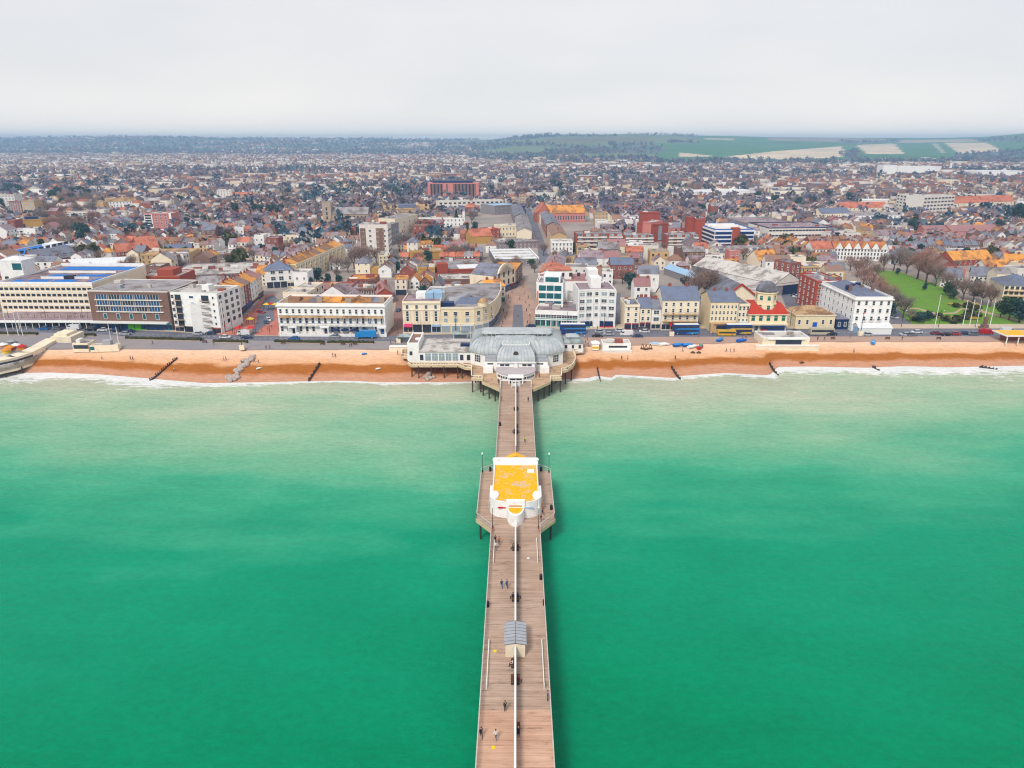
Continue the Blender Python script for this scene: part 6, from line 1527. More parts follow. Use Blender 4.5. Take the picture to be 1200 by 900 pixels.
for A_,B_,tp,wc,rc,lab in(((623,287),(618,268),262,'wall_cream','roof_grey','cream shop row on the west side of the inland road'),((617,266),(611,252),247,'wall_mauve','roof_slate','mauve row on the west side of the inland road')):
 s = std('shop_row',lab,'building',A_,B_,tp,11,wc,rc,3,6,rise=2.6,chim=2)
KEEP_OUT = [[G(*p)for p in q]for q in([(250,394),(262,370),(305, 340),(330,338),(330,394)],[(452,394),(462,330),(476,330),(474,394)],[(584,390),(590,345),(601,316),(613,316),(630,345),(630,390)],[(650,312),(643,280),(634,262),(624,246),(610,236),(603,236),(612,250),(620,268),(626,290),(629,312)],[(717,386),(720,360),(716,340),(729,340),(734,360),(733,386)],[(815,387),(818,340),(832,340), (838,387)],[(840,388),(836,345),(905,340),(938,336),(985,372),(985,388)],[(1000,388),(985,350),(1005,318),(1024,308),(1060,312),(1104, 328),(1140,350),(1280,360),(1280,392),(1000,392)],[(408,340),(405,305),(432,296),(445,310),(440,340)])]
KEEP_OUT.append([G(-80,380),G(1290,384),G(1290,420),G(-80,420)])
ZONES = [(k,(sum(p[0]for p in k)/len(k),sum(p[1]for p in k)/len(k)))for k in KEEP_OUT]
def pin(x,y,poly):
 ins = False;j = len(poly)-1
 for i in range(len(poly)):
  xi,yi = poly[i];xj,yj = poly[j]
  if(yi>y)!=(yj>y)and x<(xj-xi)*(y-yi)/(yj-yi)+xi:ins = not ins
  j = i
 return ins
def corners(x,y,w,d,a,m=0.0):
 c,s_ = math.cos(a),math.sin(a)
 return[(x+u*c-v*s_,y+u*s_+v*c)for u,v in((-w/2-m,-d/2-m),(w/2+m,-d/2-m),(w/2+m, d/2+m),(-w/2-m,d/2+m))]
def overlap(p,q):
 """do two convex outlines overlap"""
 for A_ in(p,q):
  for i in range(len(A_)):
   (x0,y0),(x1,y1) = A_[i],A_[(i+1)%len(A_)];nx,ny = y0-y1,x1-x0
   a = [nx*u+ny*v for u,v in p];b = [nx*u+ny*v for u,v in q]
   if max(a)<min(b)or max(b)<min(a):return False
 return True
HERO = list(FOOTS)
HY = {id(h[3]):(max(p[1]for p in h[3])-min(p[1]for p in h[3]))/2 for h in HERO}
def free(x,y, w,d,a,front=3.0):
 q = corners(x,y,w,d,a,.4);r = math.hypot(w,d)/2
 for cx,cy,hr_,pts in HERO:
  if abs(cx-x)<hr_+r+4 and abs(cy-y)<hr_+r+8 and overlap(q,pts):return False
  if front and y<cy and abs(cx-x*cy/y)<hr_*.72+w*.4 and cy-y<HY[id(pts)]+d*.5+front+max(0,cy-420)*.085:return False
 for poly,c in ZONES:
  if any(pin(u,v,poly)for u,v in q)or pin(x,y,poly):return False
 return True
rt = random.Random(42)
TREESPOT = []
sites = []
WALLS = [('wall_white','white',.27),('wall_offwhite','off white',.2), ('wall_cream','cream',.12),('wall_brick','brick',.11),('wall_brownbrick','brown brick',.11),('wall_tan','tan',.04),('wall_pink','pink',.03),('wall_mauve','mauve',.03)]
ROOFS = [('roof_brown','brown',.24),('roof_slate','slate',.18),('roof_grey','grey',.17), ('roof_mauve','mauve',.2),('roof_terracotta','terracotta',.06),('roof_lichen','lichen',.05),('roof_orange','orange',.025),('roof_purple','purplish',.08),('roof_blueslate','blue slate',.03)]
FROOFS = [('roof_pale','pale',.3),('roof_grey','grey',.3),('roof_mauve','mauve',.2), ('roof_brown','brown',.1),('roof_orange','orange',.04),('roof_white','white',.06)]
def pick(tab,bias=None):
 u = rt.random()*sum(t[2]*(bias.get(t[0],1)if bias else 1)for t in tab)
 for t in tab:
  u-=t[2]*(bias.get(t[0],1)if bias else 1)
  if u<=0:return t
 return tab[-1]
cell_w,cell_d = 60.0,50.0
yy = 298.0
while yy<905:
 half_w = yy*1.02+60
 xx = -half_w+rt.uniform(0,20)
 while xx<half_w:
  ori = 0 if rt.random()<.62 else math.pi/2
  a0 = rt.uniform(-.14,.14)
  ccx,ccy = xx+cell_w/2,yy+cell_d/2
  town = rt.random()<(.68 if(yy<440 and-260<ccx<300)else .26 if yy<600 else .10)
  L_,T_ = (cell_w-7,cell_d-6)if ori==0 else(cell_d-6,cell_w-7)
  nrow = 3 if town else(3 if T_<48 else 4)
  rows_v = [(-T_/2+(T_)*(i+.5)/nrow)for i in range(nrow)]
  kindrow = 'town_building' if town else('terraced_house' if rt.random()<.55 else 'villa')
  wrow,rrow = pick(WALLS),pick(ROOFS)
  for ri,v in enumerate(rows_v):
   u = -L_/2
   while u<L_/2-4:
    if kindrow=='town_building':w,d,h,gap = rt.uniform(6,14),rt.uniform(8, 12),rt.choice([5.5,7,8,9.5]),0 if rt.random()<.8 else 4
    elif kindrow=='terraced_house':w,d,h,gap = rt.choice([4.5,5.0,5.5]),7.5,rt.choice([4.6,5.0,5.4]), 0 if rt.random()<.85 else 3.5
    else:w,d,h,gap = rt.choice([6,7,8.5]),rt.choice([6.5,7.5]),rt.choice([4.4,5.0,5.6]),rt.uniform(2,5)
    if u+w>L_/2:break
    um = u+w/2
    ang = a0+ori+(math.pi if(ri%2 and ori==0)else 0)
    ca,sa = math.cos(a0+ori),math.sin(a0+ori)
    x,y = ccx+um*ca-v*sa,ccy+um*sa+v*ca
    u+=w+gap
    px = P(x,y,GZ)[0]
    if px<-300 or px>1500:continue
    out = px<-25 or px>1225
    if rt.random()<.13:TREESPOT.append((x,y));continue
    if not free(x,y,w,d,ang):
     if rt.random()<.4:TREESPOT.append((x,y))
     continue
    bias = {'roof_terracotta':2.4,'roof_orange':.9,'wall_white':1.6}if(px<330 and y<620)else{'roof_orange':.9,'roof_slate':1.4}if px>700 else{'roof_slate':1.4}
    wm = wrow if(kindrow=='terraced_house' and rt.random()<.6)else pick(WALLS)
    flat = kindrow=='town_building' and rt.random()<.5
    rm = (pick(FROOFS)if flat else rrow if(kindrow=='terraced_house' and rt.random()<.55)else pick(ROOFS,bias))
    sites.append(dict(out=out,x=x,y=y,w=w,d=d, h=h,a=ang,kind=kindrow,wall=wm,roof=rm,flat=flat,rk='hip' if(kindrow=='villa' and rt.random()<.35)else 'gable',axis='x' if(kindrow!='villa' or rt.random()<.5)else 'y'))
  for _ in range(rt.choice([1,2,3])if not town else rt.choice([0,1,1])):
   TREESPOT.append((ccx+rt.uniform(-L_/2,L_/2)*.8,ccy+rt.uniform(-3,3)))
  xx+=cell_w
 yy+=cell_d
sites.sort(key=lambda s_:s_['y'])
CAP = {'terraced_house':290,'villa':290,'town_building':290}
near,leftover = [],[]
cnt = {}
for s_ in sites:
 k = s_['kind']
 if not s_['out']and cnt.get(k,0)<CAP[k]and s_['y']<820:cnt[k] = cnt.get(k,0)+1;near.append(s_)
 else:leftover.append(s_)
HM = {}
def hmesh(key,fn):
 if key not in HM:HM[key] = fn()
 return HM[key]
def wall_me(w,d,h):
 b = MB();b.box(-w/2,-d/2,-.6, w/2,d/2,h,bottom=False);return b.mesh('wall','wall_white')
def roof_me(w,d,h,rk, axis,flat,rise):
 b = MB()
 if flat:
  for q in((-w/2,-d/2,w/2,-d/2+.3),(-w/2,d/2-.3,w/2,d/2),(-w/2,-d/2+.3,-w/2+.3,d/2-.3),(w/2-.3,-d/2+.3,w/2, d/2-.3)):b.box(q[0],q[1],h,q[2],q[3],h+.6,m=1,bottom=False)
  b.box(-w/2+.3,-d/2+.3,h,w/2-.3,d/2-.3,h+.12,bottom=False)
 elif rk=='hip':b.hip(-w/2,-d/2,w/2,d/2,h,h+rise,o=.3)
 else:b.gable(-w/2,-d/2,w/2,d/2,h,h+rise,axis=axis,o=.25,m=0,mg=1)
 return b.mesh('roof',['roof_brown','wall_white'])
def chim_me():
 b = MB();b.box(-.6,-.35,-1.6,.6,.35,.9)
 for k in(-.3,.3):b.cyl(k,0,.9,1.3,.13,6)
 return b.mesh('chimney','wall_brick')
def door_me():
 b = MB();b.box(-.5,-.08,0,.5,.04,2.1);return b.mesh('door','trim_navy')
def ext_me():
 b = MB();b.box(-1.6,0,-.5,1.6,3.4,2.6);b.face([(-1.8,-.0,3.2),(1.8,0,3.2),(1.8,3.7,2.5),(-1.8,3.7,2.5)][::-1],1);return b.mesh('rear_extension',['wall_white','roof_slate'])
def vent_me():
 b = MB();b.box(-.9,-.6,0,.9,.6,1.1);return b.mesh('roof_vent','wall_grey')
HROOT = []
for i,s_ in enumerate(near):
 w,d,h = round(s_['w']*2)/2,round(s_['d']*2)/2,s_['h']
 r = empty(s_['kind'],s_['x'],s_['y'],GZ,s_['a'],None, {'terraced_house':'house','villa':'house','town_building':'building'}[s_['kind']])
 HROOT.append((r,s_))
 o = link('wall',hmesh(('w',w,d,h),lambda:wall_me(w,d,h)),r);own_mats(o,s_['wall'][0])
 rise = d*.34 if s_['axis']=='x' else w*.42
 rf = link('roof',hmesh(('r',w,d,h,s_['rk'],s_['axis'],s_['flat'],round(rise,1)),lambda:roof_me(w,d,h, s_['rk'],s_['axis'],s_['flat'],rise)),r);own_mats(rf,s_['roof'][0],s_['wall'][0])
 if s_['flat']:
  if i<500:link('roof_vent',hmesh('v',vent_me),rf,(rt.uniform(-w*.3,w*.3),rt.uniform(-d*.2,d*.3),h+.1))
 else:link('chimney',hmesh('c',chim_me),rf,((w/2-.7)*rt.choice([-1,1])if s_['axis']=='x' else 0,0,h+rise))
 if s_['y']<640:
  nfl = max(2,int(h/2.8));nc = 2 if w<9 else 3 if w<13 else 4;fh = h/nfl
  facing = math.cos(s_['a'])>.5
  for k in range(nfl):
   for c in range(nc):
    x = -w/2+w*(c+.5)/nc
    if k==0 and c==0:link('door',hmesh('d',door_me),r,(x,-d/2,0));continue
    link('window',win_mesh(1.2,1.4,'sash' if rt.random()<.75 else 'dark'),r, (x,-d/2,fh*(k+.55)))
  if not facing:
   for c in range(2):link('window',win_mesh(1.1,1.3,'sash'),r,(-w/4+c*w/2,d/2,h*.7),math.pi)
  if abs(math.sin(s_['a']))>.7:
   sgn = -1 if math.sin(s_['a'])>0 else 1
   link('window',win_mesh(1.0,1.3,'sash'),r,(sgn*w/2,d*.15,h*.7),sgn*math.pi/2)
  if s_['kind']=='terraced_house' and i%2:o = link('rear_extension',hmesh('e',ext_me),r,(w/2-1.7,d/2,0));own_mats(o,s_['wall'][0])
ORD = ['leftmost','second from left','third from left','fourth from left','fifth from left','sixth from left','seventh from left','eighth from left','ninth from left','tenth from left']
def relation(px,py,lm):
 dx,dy = px-lm[0],py-lm[1]
 if abs(dx)>abs(dy)*2.2:return 'left of' if dx<0 else 'right of'
 return 'in front of' if dy>0 else 'beyond'
def place_words(x,y,z=GZ+4):
 px,py = P(x, y,z)
 lm = min(LANDMARKS,key=lambda t:(t[0]-px)**2+((t[1]-py)*2.2)**2)
 return px,py,relation(px,py,lm)+' the '+lm[2]
def label_all(items):
 """items: (object, x, y, look); equal wordings get their order from the left, the farther ones of a long row are told by depth"""
 by = {}
 cut = lambda t:t if len(t.split())<=16 else ' '.join(t.replace(' the ',' ').split()[:16])
 for o,x,y,look in items:
  px,py, where = place_words(x,y)
  by.setdefault(look+' '+where,[]).append((px,py,o))
 for lab,l_ in by.items():
  l_.sort(key=lambda t:t[0])
  if len(l_)==1:l_[0][2]['label'] = cut(lab);continue
  for i,(px,py,o)in enumerate(l_):o['label'] = cut((ORD[i]if i<10 else 'rightmost' if i==len(l_)-1 else 'further right')+' '+lab)
def look_house(s_):
 nm = {'terraced_house':'terraced house','villa':'detached house','town_building':'shop building' if s_['h']<9 else 'tall town building'}[s_['kind']]
 return '%s %s, %s %s'%(s_['wall'][1],nm,s_['roof'][1],'flat roof' if s_['flat']else 'hipped roof' if s_['rk']=='hip' else 'roof')
label_all([(r,s_['x'],s_['y'],look_house(s_))for r,s_ in HROOT])
for r,s_ in HROOT:r['group'] = {'terraced_house':'terraced houses of the town','villa':'detached houses of the town','town_building':'shops and town buildings'}[s_['kind']]
M_H = attr_mat('far_houses');M_T = attr_mat('far_trees',var=.25,scale=.15)
wcols = [lin(246,240,232,.74),lin(236,224,206,.72),lin(232,210,176,.7), lin(170,110,92,.6),lin(150,116,104,.6),lin(206,170,140,.66)]
rcols = [lin(140,112,106,.56),lin(124,116,124,.56),lin(150,132,138,.56),lin(166,128, 112,.58),lin(196,124,96,.6),lin(128,112,110,.55),lin(210,200,196,.62),lin(108,116,140,.56)]
rg = np.random.default_rng(8)
hx,hy,hw_,hd_,hh_,hr2,ha, hwc,hrc = [],[],[],[],[],[],[],[],[]
for s_ in leftover:
 hx.append(s_['x']);hy.append(s_['y']);hw_.append(s_['w']);hd_.append(s_['d']);hh_.append(s_['h']);hr2.append(.3 if s_['flat']else 2.6);ha.append(s_['a']);hwc.append(rg.integers(0,6));hrc.append(rg.integers(0,8))
y = 905.0
while y<6800:
 step = 20+(y-900)*.009
 half_w = y*1.02
 x = -half_w
 rowa = rg.normal(0,.12)
 rc,wc = rg.integers(0,8),rg.integers(0,6)
 while x<half_w:
  w = rg.choice([5.5,6.5,7,8.5,11])if rg.random()<.94 else rg.uniform(20,45)
  if rg.random()<.04:rc,wc,rowa = rg.integers(0,8),rg.integers(0, 6),rg.normal(0,.25)
  yj = y+rg.normal(0,5);gap = 0.5 if rg.random()<.6 else rg.uniform(3,22)
  dens = .5+.5*math.sin(x*.0043+2*math.sin(y*.003))*math.sin(y*.0061+x*.001)
  if(y<4500 or(dens>.55 and x<-200))and rg.random()<.26+.55*dens:
   hx.append(x+w/2);hy.append(yj);hw_.append(w);hd_.append(7.5 if w<20 else rg.uniform(12,30));hh_.append(rg.choice([4.4,5,5.4,7])if w<20 else rg.uniform(5,10));hr2.append(2.7 if w<20 else .4)
   ha.append(rowa+(math.pi/2 if rg.random()<.22 else 0));hwc.append(wc if rg.random()<.5 else rg.choice(6,p=[.24,.22,.18,.12,.13,.11]));hrc.append((rc if rg.random()<.5 else rg.integers(0,8))if w<20 else rg.choice([6,2,1]))
  x+=w+gap
 y+=step
hx,hy,hw_,hd_,hh_,hr2,ha = map(np.array,(hx,hy,hw_,hd_,hh_,hr2,ha));hwc = np.array(hwc);hrc = np.array(hrc)
hz_ = terrain_h(hx,hy);hz_ = np.where(hy<1700,GZ,hz_)
vz = hz_-HC;wv = hx*FW[0]+hy*FW[1]+vz*FW[2]
hpx = 600+F*(hx*RT[0]+hy*RT[1])/wv;hpy = 450-F*(hx*UP[0]+hy*UP[1]+vz*UP[2])/wv
ok = (hpx>-300)&(hpx<1500)&~((hpx>560)&(hpy<183)&(hpx<700))&~((hpx>=690)&(hpy<187))&~((hpx>=770)&(hpx<1010)&(hpy<191))
for cx,cy,r_, pts in HERO:ok&=~((np.abs(hx*cy/hy-cx)<r_*.8+4)&(hy<cy+r_*.7+5)&(hy>cy-r_*.7-8-cy*.05))
roadx = [(1150,-5),(905,8)]
hx,hy,hw_,hd_,hh_,hr2,ha,hwc,hrc,hz_ = [a[ok]for a in(hx,hy,hw_,hd_,hh_,hr2,ha,hwc,hrc,hz_)]
n = len(hx)
ux,uy = np.cos(ha),np.sin(ha)
def cor(a,b):return np.stack([hx+a*hw_/2*ux-b*hd_/2*uy,hy+a*hw_/2*uy+b*hd_/2*ux],-1)
V = np.zeros((n,10, 3))
for i,(a,b)in enumerate(((-1,-1),(1,-1),(1,1),(-1,1))):
 V[:,i,:2] = cor(a,b);V[:,i,2] = hz_-.8;V[:,i+4,:2] = cor(a,b);V[:,i+4,2] = hz_+hh_
V[:,8,:2] = cor(-1,0);V[:,9,:2] = cor(1,0);V[:,8,2] = V[:,9,2] = hz_+hh_+hr2
quads = np.array([(0,1,5,4),(1,2,6,5),(2,3,7,6),(3,0,4,7),(4,5,9,8),(6,7,8,9)]);tris = np.array([(5,6,9),(7,4,8)])
base = (np.arange(n)*10)[:,None,None]
Q = (quads[None]+base).reshape(-1,4);T3 = (tris[None]+base).reshape(-1,3)
wcol = np.array(wcols)[hwc]*rg.uniform(.9,1.15,(n,1));rcol = np.array(rcols)[hrc]*rg.uniform(.95,1.35,(n,1))
fq = np.stack([wcol]*4+[rcol]*2,1).reshape(-1,3);ft = np.stack([wcol]*2,1).reshape(-1,3)
def bulk(name, V,Q,T3,fq,ft,mat):
 me = bpy.data.meshes.new(name);V = V.reshape(-1,3)
 me.vertices.add(len(V));me.vertices.foreach_set('co',V.ravel())
 idx = np.concatenate([Q.ravel(),T3.ravel()])if T3 is not None else Q.ravel()
 nq,nt_ = len(Q),(len(T3)if T3 is not None else 0)
 me.loops.add(len(idx));me.loops.foreach_set('vertex_index',idx.astype(np.int32));me.polygons.add(nq+nt_)
 st = np.concatenate([np.arange(nq)*4,nq*4+np.arange(nt_)*3]).astype(np.int32);tot = np.concatenate([np.full(nq,4),np.full(nt_,3)]).astype(np.int32)
 me.polygons.foreach_set('loop_start',st);me.polygons.foreach_set('loop_total',tot)
 col = np.concatenate([fq,ft])if ft is not None else fq
 at = me.attributes.new('col','FLOAT_COLOR','FACE');at.data.foreach_set('color',np.concatenate([np.clip(col,0,1),np.ones((len(col),1))],1).ravel().astype(np.float32))
 me.materials.append(mat);me.update(calc_edges=True)
 return link(name,me)
o = bulk('distant_houses',V,Q,T3,fq,ft,M_H);tag(o,'thousands of small distant houses spreading across the plain to the hills','houses',kind='stuff')
print('near houses',len(near),cnt,'far',n)
mk('bark',lin(120,100,92,.5),var=.2,scale=2);mk('twig_brown',lin(172,142,126,.62),var=.2,scale=.5,rnd=.12);mk('twig_red',lin(186,140,122,.62),var=.2,scale=.5,rnd=.1);mk('twig_grey',lin(160,146,138,.6),var=.2,scale=.5,rnd=.1)
mk('leaf_dark',lin(58,104,100,.5),var=.3,scale=.6,rnd=.15);mk('leaf_green',lin(70,110,70,.42),var=.3,scale=.6,rnd=.15);mk('leaf_olive', lin(110,116,66,.42),var=.3,scale=.6,rnd=.15)
def bare_tree(seed,h=11.0,r=5.0, twigs=1000):
 g = random.Random(seed);b = MB();t = MB()
 b.cyl(0,0,-.3,h*.30,.38,8,r1=.26)
 tips = []
 for k in range(9):
  a = 2*math.pi*k/9+g.uniform(-.3,.3);el = g.uniform(.55,1.35);L_ = h*g.uniform(.40,.62)
  p0 = Vector((0,0,h*.28+g.uniform(-.4,.3)));d = Vector((math.cos(a)*math.cos(el),math.sin(a)*math.cos(el),math.sin(el)));p1 = p0+d*L_
  b.bar(p0,p0+d*L_*.5,.2);b.bar(p0+d*L_*.5,p1,.11)
  for j in range(4):
   q0 = p0+d*L_*g.uniform(.35,.95);e = (d+Vector((g.uniform(-1,1),g.uniform(-1,1),g.uniform(-.2,.8)))*.9).normalized();q1 = q0+e*L_*.45;b.bar(q0,q1,.07);tips+=[q0*.4+q1*.6,q1]
  tips.append(p1)
 lobes = [(g.uniform(-r*.45,r*.45),g.uniform(-r*.45,r*.45),h*g.uniform(.52,.8),g.uniform(.4,.6)*r)for _ in range(8)]
 for i in range(twigs):
  if g.random()<.5:c = tips[g.randrange(len(tips))];p = c+Vector((g.gauss(0,.7),g.gauss(0,.7),g.gauss(0,.6)))
  else:
   lx,ly,lz,lr = lobes[g.randrange(8)];v = Vector((g.gauss(0,1),g.gauss(0,1),g.gauss(0,.85))).normalized()*lr*g.random()**.4;p = Vector((lx,ly,lz))+v
  d = (p-Vector((0,0,h*.35))).normalized()+Vector((g.gauss(0,.45),g.gauss(0,.45),g.gauss(.25,.4)));d.normalize()
  L_ = g.uniform(.7,1.7);u = d.cross(Vector((g.gauss(0,1),g.gauss(0,1),g.gauss(0,1)))).normalized()*g.uniform(.045,.12)
  t.face([p-u, p+u,p+d*L_])
 return b.mesh('trunk','bark'),t.mesh('crown','twig_brown')
def ever_tree(seed,h=9.0,r=3.6,n_=900,conic=False):
 g = random.Random(seed);b = MB();t = MB();b.cyl(0,0,-.3,h*.5,.34,8,r1=.16)
 lobes = [(g.uniform(-.5,.5)*r,g.uniform(-.5,.5)*r,h*g.uniform(.35,.82),r*g.uniform(.42,.62))for _ in range(9)]
 for k in range(7):
  lx,ly,lz,lr = lobes[k];b.bar((0,0,h*.25),(lx,ly,lz),.12)
 for i in range(n_):
  if conic:z = g.random()**.8;rr = r*(1-z)*math.sqrt(g.random())*(.8+.3*math.sin(z*30));a = g.uniform(0,6.28);p = Vector((rr*math.cos(a),rr*math.sin(a),h*(.1+.9*z)))
  else:lx,ly,lz,lr = lobes[g.randrange(9)];p = Vector((lx,ly,lz))+Vector((g.gauss(0,1),g.gauss(0,1),g.gauss(0,.8))).normalized()*lr*g.random()**.33
  u = Vector((g.gauss(0,1),g.gauss(0,1),g.gauss(0,1))).normalized();v = u.cross(Vector((g.gauss(0,1),g.gauss(0,1),g.gauss(0,1)))).normalized();s_ = g.uniform(.22,.5)
  t.face([p-u*s_-v*s_*.6,p+u*s_-v*s_*.5,p+u*s_*.7+v*s_,p-u*s_*.8+v*s_*.7])
 return b.mesh('trunk','bark'),t.mesh('crown','leaf_dark')
BT = [bare_tree(s_)for s_ in range(5)];ET = [ever_tree(s_+20)for s_ in range(3)];CT = [ever_tree(40,11,3.0,1000,True)]
SH = [ever_tree(s_+60,2.2,1.6,260)for s_ in range(3)]
TREES = []
def tree(x,y,kind,h,rz=None,mat=None,name=None,wide=1.0):
 src = {'bare':BT,'ever':ET,'cone':CT,'shrub':SH}[kind];tr,cr = src[rt.randrange(len(src))];base = {'bare':11.0,'ever':9.0,'cone':11.0,'shrub':2.2}[kind]
 r = empty(name or{'bare':'bare_tree','ever':'evergreen_tree','cone':'conifer','shrub':'shrub'}[kind],x,y,GZ,rt.uniform(0,6.28),None,{'shrub':'shrub'}.get(kind,'tree'))
 s_ = h/base;r.scale = (s_*wide,s_*wide,s_)
 link('trunk',tr,r);c = link('crown', cr,r);own_mats(c,mat or{'bare':rt.choice(['twig_brown','twig_red','twig_grey']),'ever':rt.choice(['leaf_dark','leaf_dark', 'leaf_green']),'cone':'leaf_dark','shrub':'leaf_olive'}[kind])
 col_ = {'twig_brown':'brown bare','twig_red':'reddish bare','twig_grey':'grey bare','leaf_dark':'dark green', 'leaf_green':'green','leaf_olive':'olive green'}[c.material_slots[0].material.name]
 sz = 'tall' if h>11 else 'small' if h<6 else 'rounded' if kind=='ever' else 'spreading'
 TREES.append((r,x,y,'%s %s %s'%(sz,col_,{'bare':'tree','ever':'evergreen','cone':'conifer','shrub':'shrub'}[kind])))
 return r
LANDMARKS+=[(1070,345,'garden lawn'),(1125,372,'flower garden'),(285,378,'pink paved square'),(620,280,'inland road'),(1050,372,'garden road')]
for px,py,h,m_ in((996,318,9,'twig_red'),(1004,325,10,'twig_red'),(1012,320,10,'twig_brown'),(1011,336, 11,'twig_red'),(1020,345,11,'twig_red'),(1024,331,11,'twig_brown'),(1031,355,12,'twig_red'),(1040,362,11,'twig_brown'),(1048,369,11,'twig_grey'),(1058,373,10,'twig_grey'),(1035,318,11,'twig_brown'),(1047,318,12,'twig_grey'),(1062,321,14,'twig_grey'),(1075,327,17,'twig_red'),(1085,331,15,'twig_red'),(1096,336,13,'twig_brown'),(1055,312,13,'twig_grey'),(1083,318,14,'twig_red'),(1118,348,10,'twig_grey'),(1128,352,11,'twig_brown'),(1140,354,11,'twig_grey'),(1150,357,11,'twig_brown'),(1160,360,10,'twig_brown'),(1108,342,10,'twig_brown'),(1066,378,6,'twig_grey'),(1164,352,9,'twig_brown')):
 x,y = G(px,py);tree(x,y,'bare',h,mat=m_)
for px,py,h,w_ in((1110,347,7.5,1.1), (1117,351,5,1.2),(1182,375,10,1.2),(1194,378,10,1.2),(1172,372,8,1),(1077,379,5,1.1),(1086,376,4.5,1.2),(1041,372,7,.9),(1101,320,4.5,1),(1052,322,4,1),(1083,340,4,1)):
 x,y = G(px,py);tree(x,y,'ever',h,wide=w_)
for px,py,h,k,m_ in((816,352,14,'bare','twig_brown'),(826,350,15,'bare','twig_brown'),(835,350,13,'bare','twig_brown'),(820,338,12,'bare','twig_grey'),(415,315, 12,'bare','twig_brown'),(424,314,14,'bare','twig_brown'),(433,312,13,'bare','twig_brown'),(408,320,9,'bare','twig_grey'),(441,308,10,'bare','twig_brown'),(536,305,10,'bare','twig_brown'),(546,304,10,'bare','twig_grey'), (554,303,9,'bare','twig_brown'),(528,303,9,'bare','twig_brown'),(482,292,12,'bare','twig_grey'),(474, 294,13,'bare','twig_grey'),(553,263,13,'bare','twig_grey'),(398,335,6,'ever','leaf_dark'),(384,333,6,'ever','leaf_dark'),(395,328,7,'bare','twig_grey'),(535,264,14,'cone',None),(541,264,8,'cone',None),(500,272,11,'ever','leaf_dark'),(493,273,10,'cone',None),(507,271,8,'ever','leaf_dark'),(546,272,8,'ever','leaf_dark'),(556,272,9,'ever','leaf_dark'),(99,284,15,'ever','leaf_dark'),(104,283,10,'ever','leaf_dark'),(305,254,12,'ever','leaf_dark'),(317,255,13,'ever','leaf_dark'),(328,255,14,'ever','leaf_dark'),(334,241,12,'ever','leaf_dark'),(370,247,11,'ever','leaf_dark'),(275,252,13,'ever','leaf_dark'),(297,250,17,'cone',None),(301,252,12,'ever','leaf_dark'),(221,266,9,'ever','leaf_dark'),(231,264,9,'ever','leaf_dark'),(240,263,9,'ever','leaf_dark'),(209,266,7,'ever','leaf_green'),(212,239,11,'ever','leaf_dark'),(222,239,9,'ever','leaf_dark'),(181,246,10,'ever','leaf_dark'),(403,247,12,'ever','leaf_dark'),(414,247,10,'ever','leaf_dark'),(1187,262,18,'ever','leaf_dark'),(1196,264,20,'ever','leaf_dark'),(1178,262,16,'cone',None),(1170,272,11,'ever','leaf_dark'),(1068,274,12,'ever','leaf_dark'),(1141,258,8,'ever','leaf_dark'),(995,240,15,'ever','leaf_dark'),(970,234,14,'ever','leaf_dark'),(934,245,14,'ever','leaf_dark'),(951,243,13,'ever','leaf_dark'),(907,241,13,'ever','leaf_dark'),(887,237,14,'ever','leaf_dark'),(822,252,12,'ever','leaf_dark'),(792,263,8,'ever','leaf_green'),(1059,250,11,'cone',None),(686,246,7,'ever','leaf_dark'),(695,245,8,'ever','leaf_dark'),(576,226,12,'ever','leaf_dark'),(466,232,14,'ever','leaf_dark'),(648,223,16,'ever','leaf_dark'),(655,224,15,'ever','leaf_dark'),(122,244,13,'cone',None),(12,228,16,'ever','leaf_dark'),(23,228,15,'ever','leaf_dark'),(2,246,14,'ever','leaf_dark'),(614,247,9,'bare','twig_grey'),(620,246,10,'bare','twig_grey'),(637,300,9,'bare','twig_brown'),(650,305,7,'bare','twig_brown'),(982,280,12,'bare','twig_brown'),(1032,277,10,'bare','twig_grey'),(1003,272,9,'bare','twig_brown')):
 x,y = G(px,py);tree(x,y,k,h,mat=m_)
for _ in range(46):
 px,py = rt.uniform(44,118),rt.uniform(238,279);
 if py>262 and px<62:px+=25
 x,y = G(px,py)
 if free(x,y,4,4,0,0):tree(x,y,'bare',rt.uniform(10,15))
for _ in range(14):
 x,y = G(rt.uniform(60,112),rt.uniform(228,243));tree(x,y,rt.choice(['bare','ever']),rt.uniform(10,15))
nb = 0
rt.shuffle(TREESPOT)
TREESPOT.sort(key=lambda p:p[1])
spare = []
for x,y in TREESPOT:
 px = P(x,y,GZ)[0]
 if not(-20<px<1220)or not free(x,y,4,4,0,0):continue
 if nb<165:nb+=1;tree(x,y,rt.choice(['bare']*5+['ever']*2+['shrub']),rt.uniform(5.5,9.5))
 else:spare.append((x,y))
for px,py in((1117,379),(1122,377),(1073,376),(1090,373),(1100,371),(1136,371),(1145,371),(1130,374),(1108,376),(1120,360),(1135,361),(1142,364)):
 x,y = G(px,py);r = tree(x,y,'shrub',rt.uniform(1.6,2.6),wide=1.5)
label_all(TREES)
grp = {'bare_tree':'bare winter trees','evergreen_tree':'dark evergreen trees','conifer':'dark conifers','shrub':'garden shrubs'}
for r, *_ in TREES:r['group'] = grp[re_stem]if(re_stem:=r.name.split('.')[0])in grp else 'trees'
tx,ty,th_,tcol = [],[],[],[]
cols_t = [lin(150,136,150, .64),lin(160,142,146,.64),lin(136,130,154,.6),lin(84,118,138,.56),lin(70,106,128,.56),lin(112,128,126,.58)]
for x,y in spare:tx.append(x);ty.append(y);th_.append(rg.uniform(6,11));tcol.append(rg.choice(6,p=[.3,.3,.2,.08, .06,.06]))
